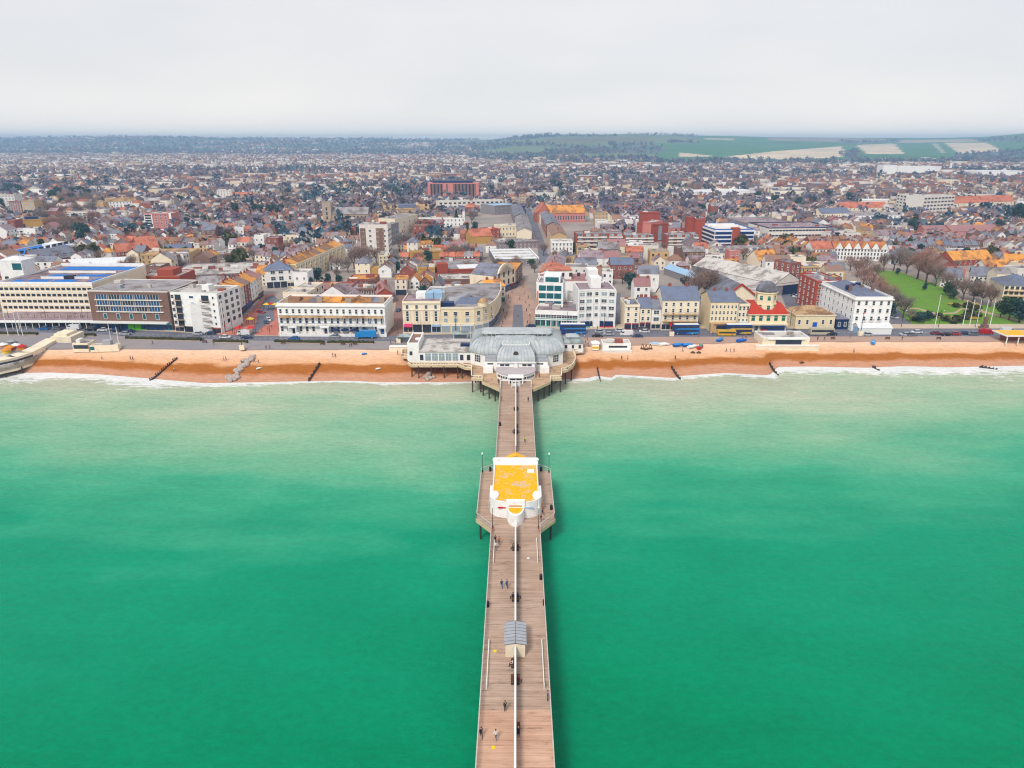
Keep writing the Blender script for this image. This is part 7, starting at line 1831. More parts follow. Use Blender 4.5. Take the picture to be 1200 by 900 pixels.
for _ in range(25000):
 y = 520+(4600-520)*rg.random()**.8;x = rg.uniform(-1.02,1.02)*y
 cl = math.sin(x*.006+2*math.sin(y*.002))+math.sin(y*.008+1.5*math.sin(x*.003))
 if rg.random()>.62+.38*cl:continue
 dark = math.sin(x*.011+y*.004)+math.sin(y*.013-x*.002)>1.0
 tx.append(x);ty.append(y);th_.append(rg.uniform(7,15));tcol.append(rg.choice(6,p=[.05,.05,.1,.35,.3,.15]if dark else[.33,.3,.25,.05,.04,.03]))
for _ in range(15000):
 y = rg.uniform(2000,6900);x = rg.uniform(-1.02,1.02)*y
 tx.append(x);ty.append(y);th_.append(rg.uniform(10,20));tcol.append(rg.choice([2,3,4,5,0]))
tx,ty,th_,tcol = map(np.array,(tx,ty,th_,tcol));tz_ = np.where(ty<1700,GZ,terrain_h(tx,ty))
vz = tz_-HC;wv = tx*FW[0]+ty*FW[1]+vz*FW[2];tpx = 600+F*(tx*RT[0]+ty*RT[1])/wv;tpy = 450-F*(tx*UP[0]+ty*UP[1]+vz*UP[2])/wv
jr = np.clip(np.searchsorted(sr, ty-265),0,len(sr)-1);jc = np.clip(np.searchsorted(kx,tx/ty),0,len(kx)-1)
wooded = np.abs(colg[jr,jc,:3]-np.array(wood)).sum(1)<.01
ok = (tpx>-300)&(tpx<1500)&((ty<2000)|wooded)&~((ty>1900)&(tpx>690)&(tpy<186)&~wooded)
for cx,cy,r_,pts in HERO:ok&=~((np.abs(tx-cx)<r_+4)&(ty<cy+r_*.7)&(ty>cy-r_-25))
for poly in KEEP_OUT[3:4]:ok&=~np.array([pin(a,b_,poly)for a,b_ in zip(tx,ty)])
tx,ty,th_, tcol,tz_ = [a[ok]for a in(tx,ty,th_,tcol,tz_)]
nt_,K_ = len(tx),22
u = rg.normal(size=(nt_,K_,3));u/=np.linalg.norm(u,axis=2,keepdims=True);u*=rg.random((nt_,K_,1))**.4
c = np.stack([tx,ty,tz_+th_*.56],-1)[:,None,:]+u*np.stack([th_*.46,th_*.46,th_*.44],-1)[:,None, :]
a = rg.normal(size=(nt_,K_,3));a/=np.linalg.norm(a,axis=2,keepdims=True);b_ = np.cross(a,rg.normal(size=(nt_,K_,3)));b_/=np.linalg.norm(b_,axis=2,keepdims=True)
sz = (th_*.15)[:,None,None]*rg.uniform(.6,1.3,(nt_,K_,1))
V = np.stack([c-a*sz-b_*sz*.7,c+a*sz-b_*sz*.5,c+a*sz*.6+b_*sz,c-a*sz*.8+b_*sz*.6],2).reshape(-1,3)
Q = np.arange(len(V)).reshape(-1,4)
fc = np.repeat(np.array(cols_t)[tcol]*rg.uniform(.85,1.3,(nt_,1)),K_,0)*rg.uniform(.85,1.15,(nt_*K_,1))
o = bulk('distant_trees',V,Q,None,fc,None,M_T);tag(o,'bare and dark distant trees scattered among the houses and over the hills','trees',kind='stuff')
print('trees',len(TREES),'far',nt_)
for nm,c in(('car_white',(246,246,246)),('car_silver',(196,200,206)),('car_grey', (120,124,132)),('car_black',(44,44,50)),('car_navy',(40,62,110)),('car_blue',(30, 120,200)),('car_red',(196,36,48)),('car_maroon',(140,40,60)),('car_beige',(206,196,170)),('car_yellow',(240,190,50))):
 mk(nm,lin(*c,.7),rough=.25,var=.03,spec=.5)
mk('tyre',lin(40,40,42,.5),rough=.9,var=.1);mk('lens',lin(240,240,230, .8),rough=.2,var=.02);mk('lens_red',lin(180,20,20,.7),rough=.3,var=.02)
def wheel_me(r):
 b = MB();n = 14;b.loft([[(r*math.cos(a),y,r+r*math.sin(a))for a in np.linspace(0,2*math.pi,n+1)[:-1]]for y in(-.11,.11)]);b.loft([[(r*.55*math.cos(a),y,r+r*.55*math.sin(a))for a in np.linspace(0,2*math.pi,n+1)[:-1]]for y in(-.13,.13)],m=1);return b.mesh('wheel',['tyre','car_silver'])
WH = wheel_me(.32);WHB = wheel_me(.48)
CARS = {}
def make_car_meshes():
 b = MB();L_ = 4.2
 side = [(-2.1,.28),(-2.1,.72),(-1.95,.88),(-.95,.95),(1.35,.95),(2.0,.9),(2.1,.6),(2.1,.28)]
 b.loft([[(x,s_*(.82 if k in(0,3)else .88),z)for x,z in side]for k,s_ in enumerate((-1,-.98,.98,1))])
 body = b.mesh('body','car_white')
 g = MB();side = [(-1.25,.94),(-.6,1.42),(1.0,1.45),(1.75,.95)]
 g.loft([[(x,s_*(.78 if z<1 else .62),z)for x,z in side]for s_ in(-1,1)]);glass = g.mesh('windows','glass')
 t = MB();t.loft([[(-.62,-.60,1.42),(1.0,-.60,1.45),(1.0,.60,1.45),(-.62,.60,1.42)],[(-.5,-.56,1.47),(.95,-.56,1.5),(.95,.56,1.5),(-.5,.56,1.47)]]);roof = t.mesh('roof','car_white')
 h = MB();h.box(-2.13,-.2,.62,-2.05,.2,.76);lamp = h.mesh('headlight','lens');h = MB();h.box(2.05,-.16,.62,2.13,.16,.82);tail = h.mesh('tail_light','lens_red')
 return body,glass,roof,lamp,tail
CB,CG,CR,CL,CT_ = make_car_meshes()
vb = MB();sd = [(-2.6,.3),(-2.6,.9),(-2.35,1.15),(-1.9,1.95),(-1.6,2.15),(2.5,2.2),(2.6,2.0),(2.6,.3)];vb.loft([[(x,s_*(.95 if z<1.6 else .86),z)for x,z in sd]for s_ in(-1,1)]);VB = vb.mesh('body','car_white')
vg = MB();vg.box(-2.0,-.93,1.3,-1.0,.93,1.85);vg.loft([[(-2.4,-.8,1.2),(-2.4,.8,1.2)],[(-1.93,-.75,1.92),(-1.93,.75,1.92)]],cap=False,closed=False);VG = vg.mesh('windows','glass')
def car(px,py,col,lab,rz=0.0,kind='car',z=GZ+.02,s=1.0):
 x,y = G(px,py,GZ);r = empty('parked_car' if kind=='car' else 'van',x,y, z,rz,lab,'car' if kind=='car' else 'van','cars along the seafront' if kind=='car' else None)
 if kind=='car':
  own_mats(link('body',CB,r),col);link('windows',CG,r);own_mats(link('roof',CR,r),col)
  for sy in(-.55,.55):link('headlight',CL,r,(0,sy,0));link('tail_light',CT_,r,(0,sy,0))
  wx = (-1.3,1.3)
 else:own_mats(link('body',VB,r),col);link('windows',VG, r);wx = (-1.7,1.7)
 for a in wx:
  for sy in(-.8,.8):link('wheel',WH,r,(a,sy*(1 if kind=='car' else 1.08),0))
 return r
for px,py,c,lab,k in((52,386.5,'car_blue','teal blue car passing the mauve podium','car'),(67,386.5,'car_grey','dark grey car just behind the teal blue car','car'),(87,386,'car_white', 'white van parked by the arcade podium','van'),(107,387.5,'car_black','black car at the east end of the podium','car'),(121,388,'car_white','white car in front of the brown brick block','car'),(136,388.5,'car_navy','navy car outside the green shopfronts','car'),(152,389.5,'car_navy','dark blue car just east of the green shopfronts','car'),(147,392.5,'car_silver','pale blue silver car on the seaward lane below the green shopfronts','car'),(232,392.6,'car_silver','silver car in front of the balcony flats','car'),(247,391.8,'car_navy','navy car at the east corner of the balcony flats','car'),(264,396.5,'car_white','white car on the seaward lane below the pink square','car'),(290,396.8,'car_navy','navy car below the mouth of the square','car'),(286,392.6,'car_white','white and blue van turning out of the square','van'),(223,398.6,'car_black','black car parked by the hedge below the balcony flats','car'),(232,398.7,'car_black','second black car parked by the hedge below the balcony flats','car'),(392,395.6,'car_silver','silver white car in front of the white terrace','car'),(345,398.0,'car_blue','bright blue car below the west end of the white terrace','car'),(622,383.5,'car_navy','dark car at the mouth of the shopping street','car'),(647,389.0,'car_blue','blue car west of the parked bus','car'),(652,391.8,'car_navy','dark blue car on the seaward lane west of the bus','car'),(703,390.0,'car_silver','silver car in front of the art deco block','car'),(700,395.0,'car_black','large black car above the beach hut kiosk','car'),(713,392.8,'car_silver','silver white car below the mouth of the narrow side street','car'),(727,388.8,'car_white','white car by the narrow cream house','car'),(734,393.2,'car_white','white van in front of the small seafront houses','van'),(747,395.2,'car_navy','dark blue car parked on the promenade edge east of the van','car'),(755,389.8,'car_white','white car under the small white house','car'),(753,387.0,'car_grey','grey car half hidden behind the white car by the small houses','car'),(903,393.2,'car_white','white car above the cream beach shelter','car'),(931,389.5,'car_black','black car by the low yellow building','car'),(974,392.8,'car_black','black car behind the beige coach','car'),(1016,393.6,'car_silver','silver car parked below the marquee','car'),(1074,390.6,'car_white','white car on the road below the lawn','car'),(1097,392.0,'car_maroon','maroon car by the first flagpole','car'),(1061,393.6,'car_silver','silver grey car just west of the lawn','car'),(1068,393.8,'car_grey','dark grey car just west of the lawn','car'),(1109,393.2,'car_black','black car between maroon and red cars','car'),(1119,392.6,'car_red','red car below the flagpoles','car'),(1129,391.8,'car_navy','blue grey car below the flagpoles','car'),(1140,392.6,'car_grey','dark grey car below the memorial','car'),(1155,391.5,'car_red','red and white van below the memorial','van'),(1180,389.6,'car_white','white van behind the lichen roofed shelter','van')):
 car(px,py,c,lab,rz=rt.choice([0,math.pi])+rt.uniform(-.03,.03),kind=k)
for px,py,c,lab,rz in((467,365,'car_navy','dark blue car in the cobbled lane',1.5),(315,376,'car_white','white car on the bend of the square',2.0),(312,379,'car_navy','navy car beside the white car on the bend',2.0),(306,367,'car_red','red car at the top of the square',2.6),(825,373,'car_white','white car near the foot of the hotel side street',1.5),(826,367,'car_silver','silver car in the middle of the hotel side street',1.5),(827,361,'car_black','black car in the hotel side street',1.5),(827,355,'car_white','white car at the top of the hotel side street',1.5),(1047,373,'car_silver','silver car on the road beside the white hotel',1.9)):
 car(px,py,c,lab,rz=rz)
for i in range(14):
 t = i/13;px,py = 931+28*t,347+17*t+(0 if i%2 else-.5);c = ['car_navy','car_white','car_silver','car_black','car_blue','car_grey','car_white','car_navy','car_silver','car_black','car_white','car_navy','car_maroon','car_red'][i]
 r = car(px,py, c,'%s car, %s in the line beside the cream roofed hall'%(c[4:],['farthest','second','third','fourth','fifth','sixth','seventh','eighth','ninth','tenth','eleventh','twelfth','thirteenth','nearest'][i]),rz=.5);r['group'] = 'cars in the yard'
mk('bus_blue',lin(20,70,150,.68),rough=.3, var=.03,spec=.5);mk('bus_sky',lin(40,150,226,.7),rough=.3,var=.03,spec=.5)
def bus_meshes():
 b = MB();sd = [(-5.3,.35),(-5.3,1.6),(-5.15,4.0),(-4.9,4.15),(5.1,4.15),(5.3,3.9),(5.3,.35)];b.loft([[(x,s_*1.25, z)for x,z in sd]for s_ in(-1,1)])
 t = MB();t.box(-4.9,-1.15,4.16,5.0,1.15,4.3)
 w1 = MB();w1.box(-4.9,-1.29,2.9,4.9,1.29, 3.6);w2 = MB();w2.box(-4.7,-1.29,1.25,4.2,1.29,2.1)
 f = MB();f.box(-5.36,-1.1,1.3,-5.2,1.1,2.3);f.box(-5.30,-1.1,2.8,-5.1,1.1,3.7)
 s_ = MB();s_.face([(5.2,-1.265,2.2),(5.2,-1.265,2.75),(-3.0,-1.265,2.65),(-4.6,-1.265,2.2)]);s_.face([(5.2,-1.265,.5),(5.2,-1.265,1.2),(1.5, -1.265,1.1),(0,-1.265,.5)])
 return b.mesh('body','bus_blue'),t.mesh('roof','frame_white'),w1.mesh('upper_windows','glass'),w2.mesh('lower_windows','glass'),f.mesh('windscreen','glass'),s_.mesh('swoosh','bus_sky')
BM = bus_meshes();BN = ['body','roof','upper_window_band','lower_window_band','windscreen','swoosh']
for px,py,lab,sw,rz in((671, 391,'blue double deck bus with white roof by the art deco wing','bus_sky',math.pi),(803,391.5,'blue double deck bus with white roof by the red awning hotel','bus_sky',0),(864.5,391.5,'blue double deck bus with orange swoosh by the pale yellow hotel','car_yellow',0)):
 x,y = G(px,py,GZ);r = empty('double_decker_bus',x,y,GZ+.02,rz,lab,'bus','blue buses on the seafront road')
 for nm,me in zip(BN,BM):
  o = link(nm,me,r)
  if nm=='swoosh':own_mats(o,sw);o.rotation_euler = (0,0,rz)
 for a in(-3.4,2.6):
  for sy in(-1.15,1.15):link('wheel',WHB,r,(a,sy,0))
sb_ = MB();sd = [(-4.8, .35),(-4.8,2.7),(-4.6,2.95),(4.6,2.95),(4.8,2.7),(4.8,.35)];sb_.loft([[(x,s_*1.2,z)for x,z in sd]for s_ in(-1,1)]);SB = sb_.mesh('body','car_white');sw_ = MB();sw_.box(-4.4,-1.23,1.4,4.5,1.23,2.3);SW = sw_.mesh('windows','glass');sf = MB();sf.box(-4.83,-1.215,.5,-2.4,1.215,1.39);SF = sf.mesh('front_panel','car_red')
for px,py,lab,c1,c2 in((904,389,'single deck red, blue and white bus outside the dome cinema','bus_blue','car_red'),(962, 392.3,'beige coach by the low yellow building','car_beige','car_beige'),(851,393.2,'yellow minibus in front of the pale yellow hotel','car_yellow','car_yellow')):
 x,y = G(px,py,GZ);r = empty('coach',x,y,GZ+.02,0,lab,'bus');own_mats(link('body',SB,r),c1);link('windows',SW,r);own_mats(link('front_panel',SF,r),c2)
 if 'minibus' in lab:r.scale = (.75,.9, .8)
 for a in(-3.2,2.6):
  for sy in(-1.1,1.1):link('wheel',WHB,r,(a,sy,0))
x,y = G(429,396.5,GZ);r = empty('lorry',x,y,GZ+.02, 0,'bright blue box lorry below the blue parasols','lorry');b = MB();b.box(-2.4,-1.2,.8,4.0,1.2,3.3);b.build('cargo_box','bus_sky',r);b = MB();sd = [(-4.2,.5),(-4.2,1.5),(-3.9,2.4), (-2.5,2.4),(-2.5,.5)];b.loft([[(q[0],s_*1.1,q[1])for q in sd]for s_ in(-1,1)]);b.build('cab','bus_sky',r);b = MB();b.box(-4.12,-1.0,1.5,-3.2,1.13,2.2);b.build('windscreen','glass',r)
for a in(-3.3,2.6):
 for sy in(-1,1):link('wheel',WHB,r,(a,sy,0))
mk('skin',lin(224,178,150,.7),var=.04)
for nm,c in(('cloth_black',(40,40,46)),('cloth_navy',(40,56,100)),('cloth_blue',(60,100,170)),('cloth_white',(244,244,244)),('cloth_grey',(130,130,136)),('cloth_red',(200,40,50)),('cloth_orange',(226,120,50)),('cloth_yellow',(206,240,20)),('cloth_brown',(110,80,60)),('cloth_green',(60,110,70)),('hair_dark',(50,38,32)),('hair_fair',(180,130,70))):
 mk(nm,lin(*c,.66),var=.12,scale=6)
POSES = {'stand':dict(hip=.92,kneeL=(.10,-.02,.5),kneeR=(-.10,-.03,.5),ankL=(.11,.03,.08),ankR=(-.11,.02,.08),elL=(.26,.03,1.14),elR=(-.26,.03,1.14),haL=(.27,-.08,.88),haR=(-.27,-.08,.88)),'walk':dict(hip=.90,kneeL=(.10,-.20,.5),kneeR=(-.10,.08,.47),ankL=(.10,-.26,.08),ankR=(-.10,.36,.14),elL=(.25,.14,1.16),elR=(-.25,-.08,1.15),haL=(.26,.12,.90),haR=(-.26,-.26,.95)),'sit':dict(hip=.50,kneeL=(.13,-.46,.50),kneeR=(-.13,-.46,.50),ankL=(.13,-.46,.08),ankR=(-.13,-.44,.08),elL=(.25,-.05,.74),elR=(-.25,-.05,.74),haL=(.12,-.32,.60),haR=(-.12,-.32,.60))}
def person_mesh(p):
 q = POSES[p];h = q['hip'];dz = h-.92
 pts = [(0,0,h+.02),(0,.01,h+.24),(0,.02, h+.44),(0,0,h+.58),(0,-.02,h+.70),(0,-.03,h+.80)];rad = [.135,.12,.145,.055,.095,.085]
 E = [(0,1),(1,2),(2,3),(3,4),(4,5)];lab = [1,0,0,2,2,2]
 def add(pt,r,par,l):pts.append(pt);rad.append(r);E.append((par,len(pts)-1));lab.append(l);return len(pts)-1
 for s_,S_ in((1,'L'),(-1,'R')):
  sh = add((.17*s_,.01,h+.49),.065,2,0);el = add(q['el'+S_],.045,sh,0);wr = add(tuple(np.array(q['el'+S_])*.2+np.array(q['ha'+S_])*.8),.034,el,0);ha = add(q['ha'+S_],.04,wr,2);d_ = np.array(q['ha'+S_])-np.array(q['el'+S_]);d_ = d_/np.linalg.norm(d_)
  for k in range(4):o_ = np.array([0,(k-1.5)*.02,0]);add(tuple(np.array(q['ha'+S_])+o_*1.2+d_*(.085+(.015 if k in(1,2)else 0))),.009,ha,2)
  add(tuple(np.array(q['ha'+S_])+np.array([-s_*.01,-.05,-.03])),.010,ha,2)
  hp = add((.09*s_,0,h-.04),.10,0,1);kn = add(q['knee'+S_],.065, hp,1);an = add(q['ank'+S_],.045,kn,1);a_ = q['ank'+S_];add((a_[0],a_[1]-.16,max(.04,a_[2]-.05)),.042,an,3)
 me = bpy.data.meshes.new('sk');me.from_pydata(pts,E,[]);o = bpy.data.objects.new('sk',me);COL.objects.link(o)
 md = o.modifiers.new('skin','SKIN');sv = me.skin_vertices[0].data
 for i, r in enumerate(rad):sv[i].radius = (r*(1.25 if i in(0,2)else 1), r)
 sv[0].use_root = True
 o.modifiers.new('sub','SUBSURF').levels = 1
 bpy.context.view_layer.update();ev = o.evaluated_get(bpy.context.evaluated_depsgraph_get());res = bpy.data.meshes.new_from_object(ev)
 A_ = np.array(pts)
 for n_ in('cloth_black','cloth_navy','skin','cloth_black'):res.materials.append(M[n_])
 seg = [(A_[a],A_[b],lab[b])for a,b in E]
 for f in res.polygons:
  c = np.array(f.center);best = min(seg,key=lambda s_:np.linalg.norm(c-(s_[0]+np.clip(np.dot(c-s_[0],s_[1]-s_[0])/(np.dot(s_[1]-s_[0],s_[1]-s_[0])+1e-9),0,1)*(s_[1]-s_[0]))));f.material_index = best[2];f.use_smooth = True
 COL.objects.unlink(o);bpy.data.objects.remove(o);res.name = 'person'
 hb = MB();cz = h+.76;hb.loft([[(.108*math.cos(t)*math.cos(a),-.01+.115*math.cos(t)*math.sin(a),cz+.12*math.sin(t))for a in np.linspace(0,2*math.pi,11)[:-1]]for t in(0.0,.5,1.0,1.45)]);hm_ = hb.mesh('hair','hair_dark',True)
 return res,hm_
PM_ = {k:person_mesh(k)for k in POSES}
def person(x,y,z,rz,pose,top,legs,lab,group=None,hair='hair_dark'):
 me,hm_ = PM_[pose];o = link('person',me,None,(x,y,z),rz);tag(o,lab,'person',group);own_mats(o,top,legs)
 hh_ = link('hair',hm_,o);own_mats(hh_,hair);return o
PIER_PEOPLE = [(592,833,'stand','cloth_black','cloth_black','person in black standing on the deck west of the windbreak',.4),(564,864,'walk','cloth_black','cloth_black','person in black walking by the west railing near the seaward end',0.2),(581,867,'walk','cloth_white','cloth_grey','person in a white top walking beside the yellow disc',3.0),(607.5,862,'walk','cloth_black','cloth_navy','person in dark coat close to the windbreak near the seaward end',3.1),(646,821,'stand','cloth_blue','cloth_navy','person in blue leaning at the east railing',-1.5),(588,689,'walk','cloth_navy','cloth_blue','person in navy walking, west one of the pair north of the kiosk',0.1),(594,689,'walk','cloth_blue','cloth_navy','person in blue jacket walking, east one of the pair north of the kiosk',0.1),(580.5,636,'walk', 'cloth_black','cloth_black','person in black in the group just south of the landing',0.3),(585,638,'walk','cloth_orange','cloth_black','person in orange top in the group just south of the landing',0.1),(581,644,'walk','cloth_white','cloth_grey','person in white top in the group just south of the landing',0),(636,604,'walk','cloth_black','cloth_black','person in black on the east side of the landing',1.0),(634,611,'stand','cloth_black','cloth_grey','person in dark coat by the south east edge of the landing',1.0),(615,518.5,'walk','cloth_yellow','cloth_black','person in a fluorescent yellow jacket on the landward deck',0),(619,471,'walk','cloth_black','cloth_black','person in black on the deck near the domes',0.2),(588,470,'stand','cloth_black','cloth_navy','person by the west railing near the domes',1.5),(584,449,'walk','cloth_navy','cloth_black','person in navy on the west apron of the theatre',0),(586,450,'walk','cloth_black','cloth_black','person in black beside the navy walker on the apron',0),(632,442,'walk','cloth_red','cloth_black','person in red on the east apron of the theatre',0)]
for px,py,ps,t_,l_,lab,rz in PIER_PEOPLE:
 x,y = G(px,py,DZ);lim = (Wd-.45)if not(oY0+1<y<oY3-1)and y<205 else 99
 person(max(-lim,min(lim,x)),y,DZ if y<212 else PZ-.05,rz,ps,t_, l_,lab,'people on the pier')
for py,side,t_,l_,lab in((702,'west','cloth_navy','cloth_black','person in navy seated west of the windbreak'),(702,'east', 'cloth_blue','cloth_black','person in blue seated east of the windbreak'),(643,'west','cloth_grey','cloth_black','person in grey seated west of the windbreak south of the landing'),(643,'east','cloth_red','cloth_black','person in red seated east of the windbreak south of the landing'),(779,'west','cloth_white','cloth_black','person in white seated just south of the kiosk'),(798,'east','cloth_red','cloth_navy','person in red seated south east of the kiosk'),(507,'west','cloth_black','cloth_grey','person in black seated on the landward length'),(507,'east','cloth_black','cloth_navy','person in black seated east of the windbreak on the landward length'), (480,'east','cloth_navy','cloth_black','person in navy seated nearest the domes')):
 s_ = -1 if side=='west' else 1;person(s_*.40,G(604,py,DZ)[1]+rt.uniform(-.4,.4),DZ-.02,-math.pi/2 if s_<0 else math.pi/2,'sit',t_,l_,lab,'people seated on the pier')
CL_ = ['cloth_black','cloth_navy','cloth_grey','cloth_red','cloth_white','cloth_blue','cloth_brown','cloth_black']
def wait_word(c):return c[6:]
SPOTS = {'beach':[(120,423,'beach below the brown brick block'),(153,421,'beach east of the lido'),(155.5,421,'beach east of the lido'),(205,440,'wet shingle beside the first groyne'),(262,422,'beach below the pink square'),(265,422,'beach below the pink square'),(283,427,'beach beside the boulder groyne'),(298,424,'landward end of the boulder groyne'),(390,417,'beach below the white terrace'),(393,418,'beach below the white terrace'),(466,414,'beach below the lounge wing'),(303,426,'beach just east of the boulder groyne'),(728,430,'beach below the beach hut kiosk'),(735,430,'beach below the beach hut kiosk'),(851,411.5,'beach below the yellow hotel'),(856,412,'beach below the yellow hotel'),(860,412,'beach below the yellow hotel'),(800,411,'beach beside the blue boats'),(1000,415,'beach below the tall white hotel'),(791,422.5,'beach below the seafront houses')],'promenade':[(179,404,'promenade below the brown brick block'),(251, 405,'promenade below the balcony flats'),(312,411-1.5,'promenade below the pink square'),(316.5,409.5,'promenade below the pink square'),(410,407,'promenade below the white terrace'),(412,406.5,'promenade below the white terrace'), (458,404,'promenade beside the west shelter'),(464,403.5,'promenade beside the west shelter'),(685,397,'promenade beside the lodge'),(688,399,'promenade beside the lodge'),(686,404,'promenade in front of the lodge'),(689,406,'promenade in front of the lodge'),(818,396,'promenade by the blue boats'),(835,393.8,'promenade by the hotel side street'),(870,396.5,'promenade below the yellow bus'),(874,396.5,'promenade below the yellow bus'),(958,399,'promenade east of the beach shelter'),(966,399,'promenade east of the beach shelter'),(996,396,'promenade below the marquee'),(1057,399,'promenade below the lawn')],'street':[(x_, y_,'shopping street')for x_,y_ in((589,380),(592,374),(590,366),(594,370),(596, 362),(592,358),(598,355),(596,349),(600,345),(602,339),(618,380), (621,372),(617,366),(620,360),(616,356),(619,350),(615,345),(613, 338),(608,334),(606,329),(610,325),(622,383),(588,386),(607,372), (609,352))]+[(x_,y_,'pink square')for x_,y_ in((270,388),(277,380),(284, 383),(290,371),(298,366),(307,389),(314,388),(280,391),(315,358), (312,352),(318,384))]+[(x_,y_,'hotel forecourt')for x_,y_ in((786,386.5),(794, 386.8),(846,388.6),(884,390),(700,386.5),(744,387.2))]}
for zone,l_ in SPOTS.items():
 seen = {}
 for px,py,where in l_:
  z = GZ+.14 if zone=='street' else GZ+.1
  if zone=='beach':
   x,y = G(px,py,3.0);t = (y-float(wallY(x)))/(float(shoreY(x))-float(wallY(x)));z = float(np.interp(t, [0,.12,.42,.62,.85,1],[4.7,4.3,3.5,2.4,.85,0]))-.05
   x,y = G(px,py,z);t = (y-float(wallY(x)))/(float(shoreY(x))-float(wallY(x)));z = float(np.interp(t,[0,.12,.42,.62,.85,1],[4.7,4.3,3.5,2.4,.85, 0]))-.05
  else:x,y = G(px,py,GZ)
  c = rt.choice(CL_);k = seen.setdefault(where,[]);k.append((person(x,y,z,rt.uniform(0,6.28),'walk' if rt.random()<.6 else 'stand',c,rt.choice(['cloth_black','cloth_navy','cloth_grey']),None,'people on the '+('beach' if zone=='beach' else 'promenade' if zone=='promenade' else 'streets')),px,py,c))
 for where,k in seen.items():
  by = {}
  for o,px,py,c in k:by.setdefault(c,[]).append((px,o))
  for c,q in by.items():
   q.sort(key=lambda t:t[0])
   for i,(px,o)in enumerate(q):o['label'] = ('' if len(q)==1 else ORD[i]+' ')+'person in %s on the %s'%(wait_word(c),where)
def bz(x,y):
 t = (y-float(wallY(x)))/(float(shoreY(x))-float(wallY(x)));return float(np.interp(t,[0,.12,.42,.62,.85,1,1.25,1.6],[4.7,4.3,3.5,2.4,.85,0,-1,-2.2]))
for(a,b_,lab)in(((208,424),(176,446),'dark timber groyne below the brown brick block'),((375,428),(362,447),'dark timber groyne below the white terrace'),((787,428),(797,445),'weathered groyne with a step in the shingle below the yellow hotel'),((902,423),(912,440),'weathered groyne below the cream beach shelter'),((1024,423),(1044,441),'broken dark groyne below the tall white hotel'),((1150,423),(1168,433),'dark groyne stub below the memorial'),((48,434),(2,448),'low dark groyne running out from the lido'),((700,428),(704,447),'short groyne below the beach hut kiosk')):
 p0,p1 = G(*a,2.6),G(*b_,0.0);r = empty('groyne',p0[0],p0[1],0,0,lab,'groyne','timber groynes on the beach');r.location = (0,0,0);n = 14;b = MB();k_ = MB()
 for i in range(n+1):
  t = i/n;x,y = p0[0]+(p1[0]-p0[0])*t,p0[1]+(p1[1]-p0[1])*t;z = bz(x,y);k_.box(x-.16,y-.16,z-1.5,x+.16,y+.16,z+.9+.25*((i*7)%3))
  if i<n:x2,y2 = p0[0]+(p1[0]-p0[0])*(t+1/n),p0[1]+(p1[1]-p0[1])*(t+1/n);b.bar((x,y,z+.1),(x2,y2,bz(x2,y2)+.1),.14,1.0)
 b.build('plank_wall','timber',r);k_.build('post_line','rust',r)
mk('boulder',lin(206,188,176,.66),var=.25,scale=1.2,rough=.9,bump=.4)
def boulder_me(seed):
 g = random.Random(seed);b = MB();b.loft([[(math.cos(t)*math.cos(a)*g.uniform(.8,1.15),math.cos(t)*math.sin(a)*g.uniform(.75,1.1),.75*math.sin(t))for a in np.linspace(0,2*math.pi,9)[:-1]]for t in(-1.1,-.5,.1,.6,1.1)]);return b.mesh('boulder','boulder')
BO = [boulder_me(i)for i in range(4)]
for i in range(58):
 t = (i+rt.random())/58;px,py = 297-29*t+rt.gauss(0,1.8),421+26*t+rt.gauss(0,.8);x,y = G(px,py,3.2-3.0*t)
 o = link('boulder',BO[i%4], None,(x,y,bz(x,y)+.35),rt.uniform(0,6));s_ = rt.uniform(.55,1.25);o.scale = (s_,s_,s_);tag(o,'pale boulder in the rock groyne below the pink square','boulder','pale boulders of the rock groyne')
for i in range(9):
 x,y = G(502+rt.gauss(0,3.2),441+rt.gauss(0,2.4),.8);o = link('boulder',BO[i%4],None,(x,y,bz(x,y)+.3),rt.uniform(0,6));s_ = rt.uniform(.6,1.2);o.scale = (s_,s_,s_);tag(o,'pale boulder on the wet shingle below the lounge wing','boulder','pale boulders below the lounge')
def boat_me():
 b = MB();rings = []
 for t in np.linspace(0,1,7):
  w = .85*(1-t**3)+.03;x = -2.2+4.4*t;k = .25*t**2;rings.append([(x,-w,.8+k),(x,-w*.75,.25+k*.6),(x,0,.05+k),(x,w*.75,.25+k*.6),(x,w,.8+k),(x,w*.88,.8+k),(x,0,.5+k),(x,-w*.88,.8+k)])
 b.loft(rings);return b.mesh('hull','car_blue')
BH = boat_me();bc = MB();bc.loft([[(-1.9,-.8,.82),(1.0,-.78,.9),(1.0, .78,.9),(-1.9,.8,.82)],[(-1.6,-.1,1.35),(.8,-.1,1.4),(.8,.1,1.4),(-1.6,.1,1.35)]]);BC = bc.mesh('cover','bus_sky');bm_ = MB();bm_.box(-.5,-.5,.8,.5,.5,1.7);BX = bm_.mesh('wheelhouse','frame_white')
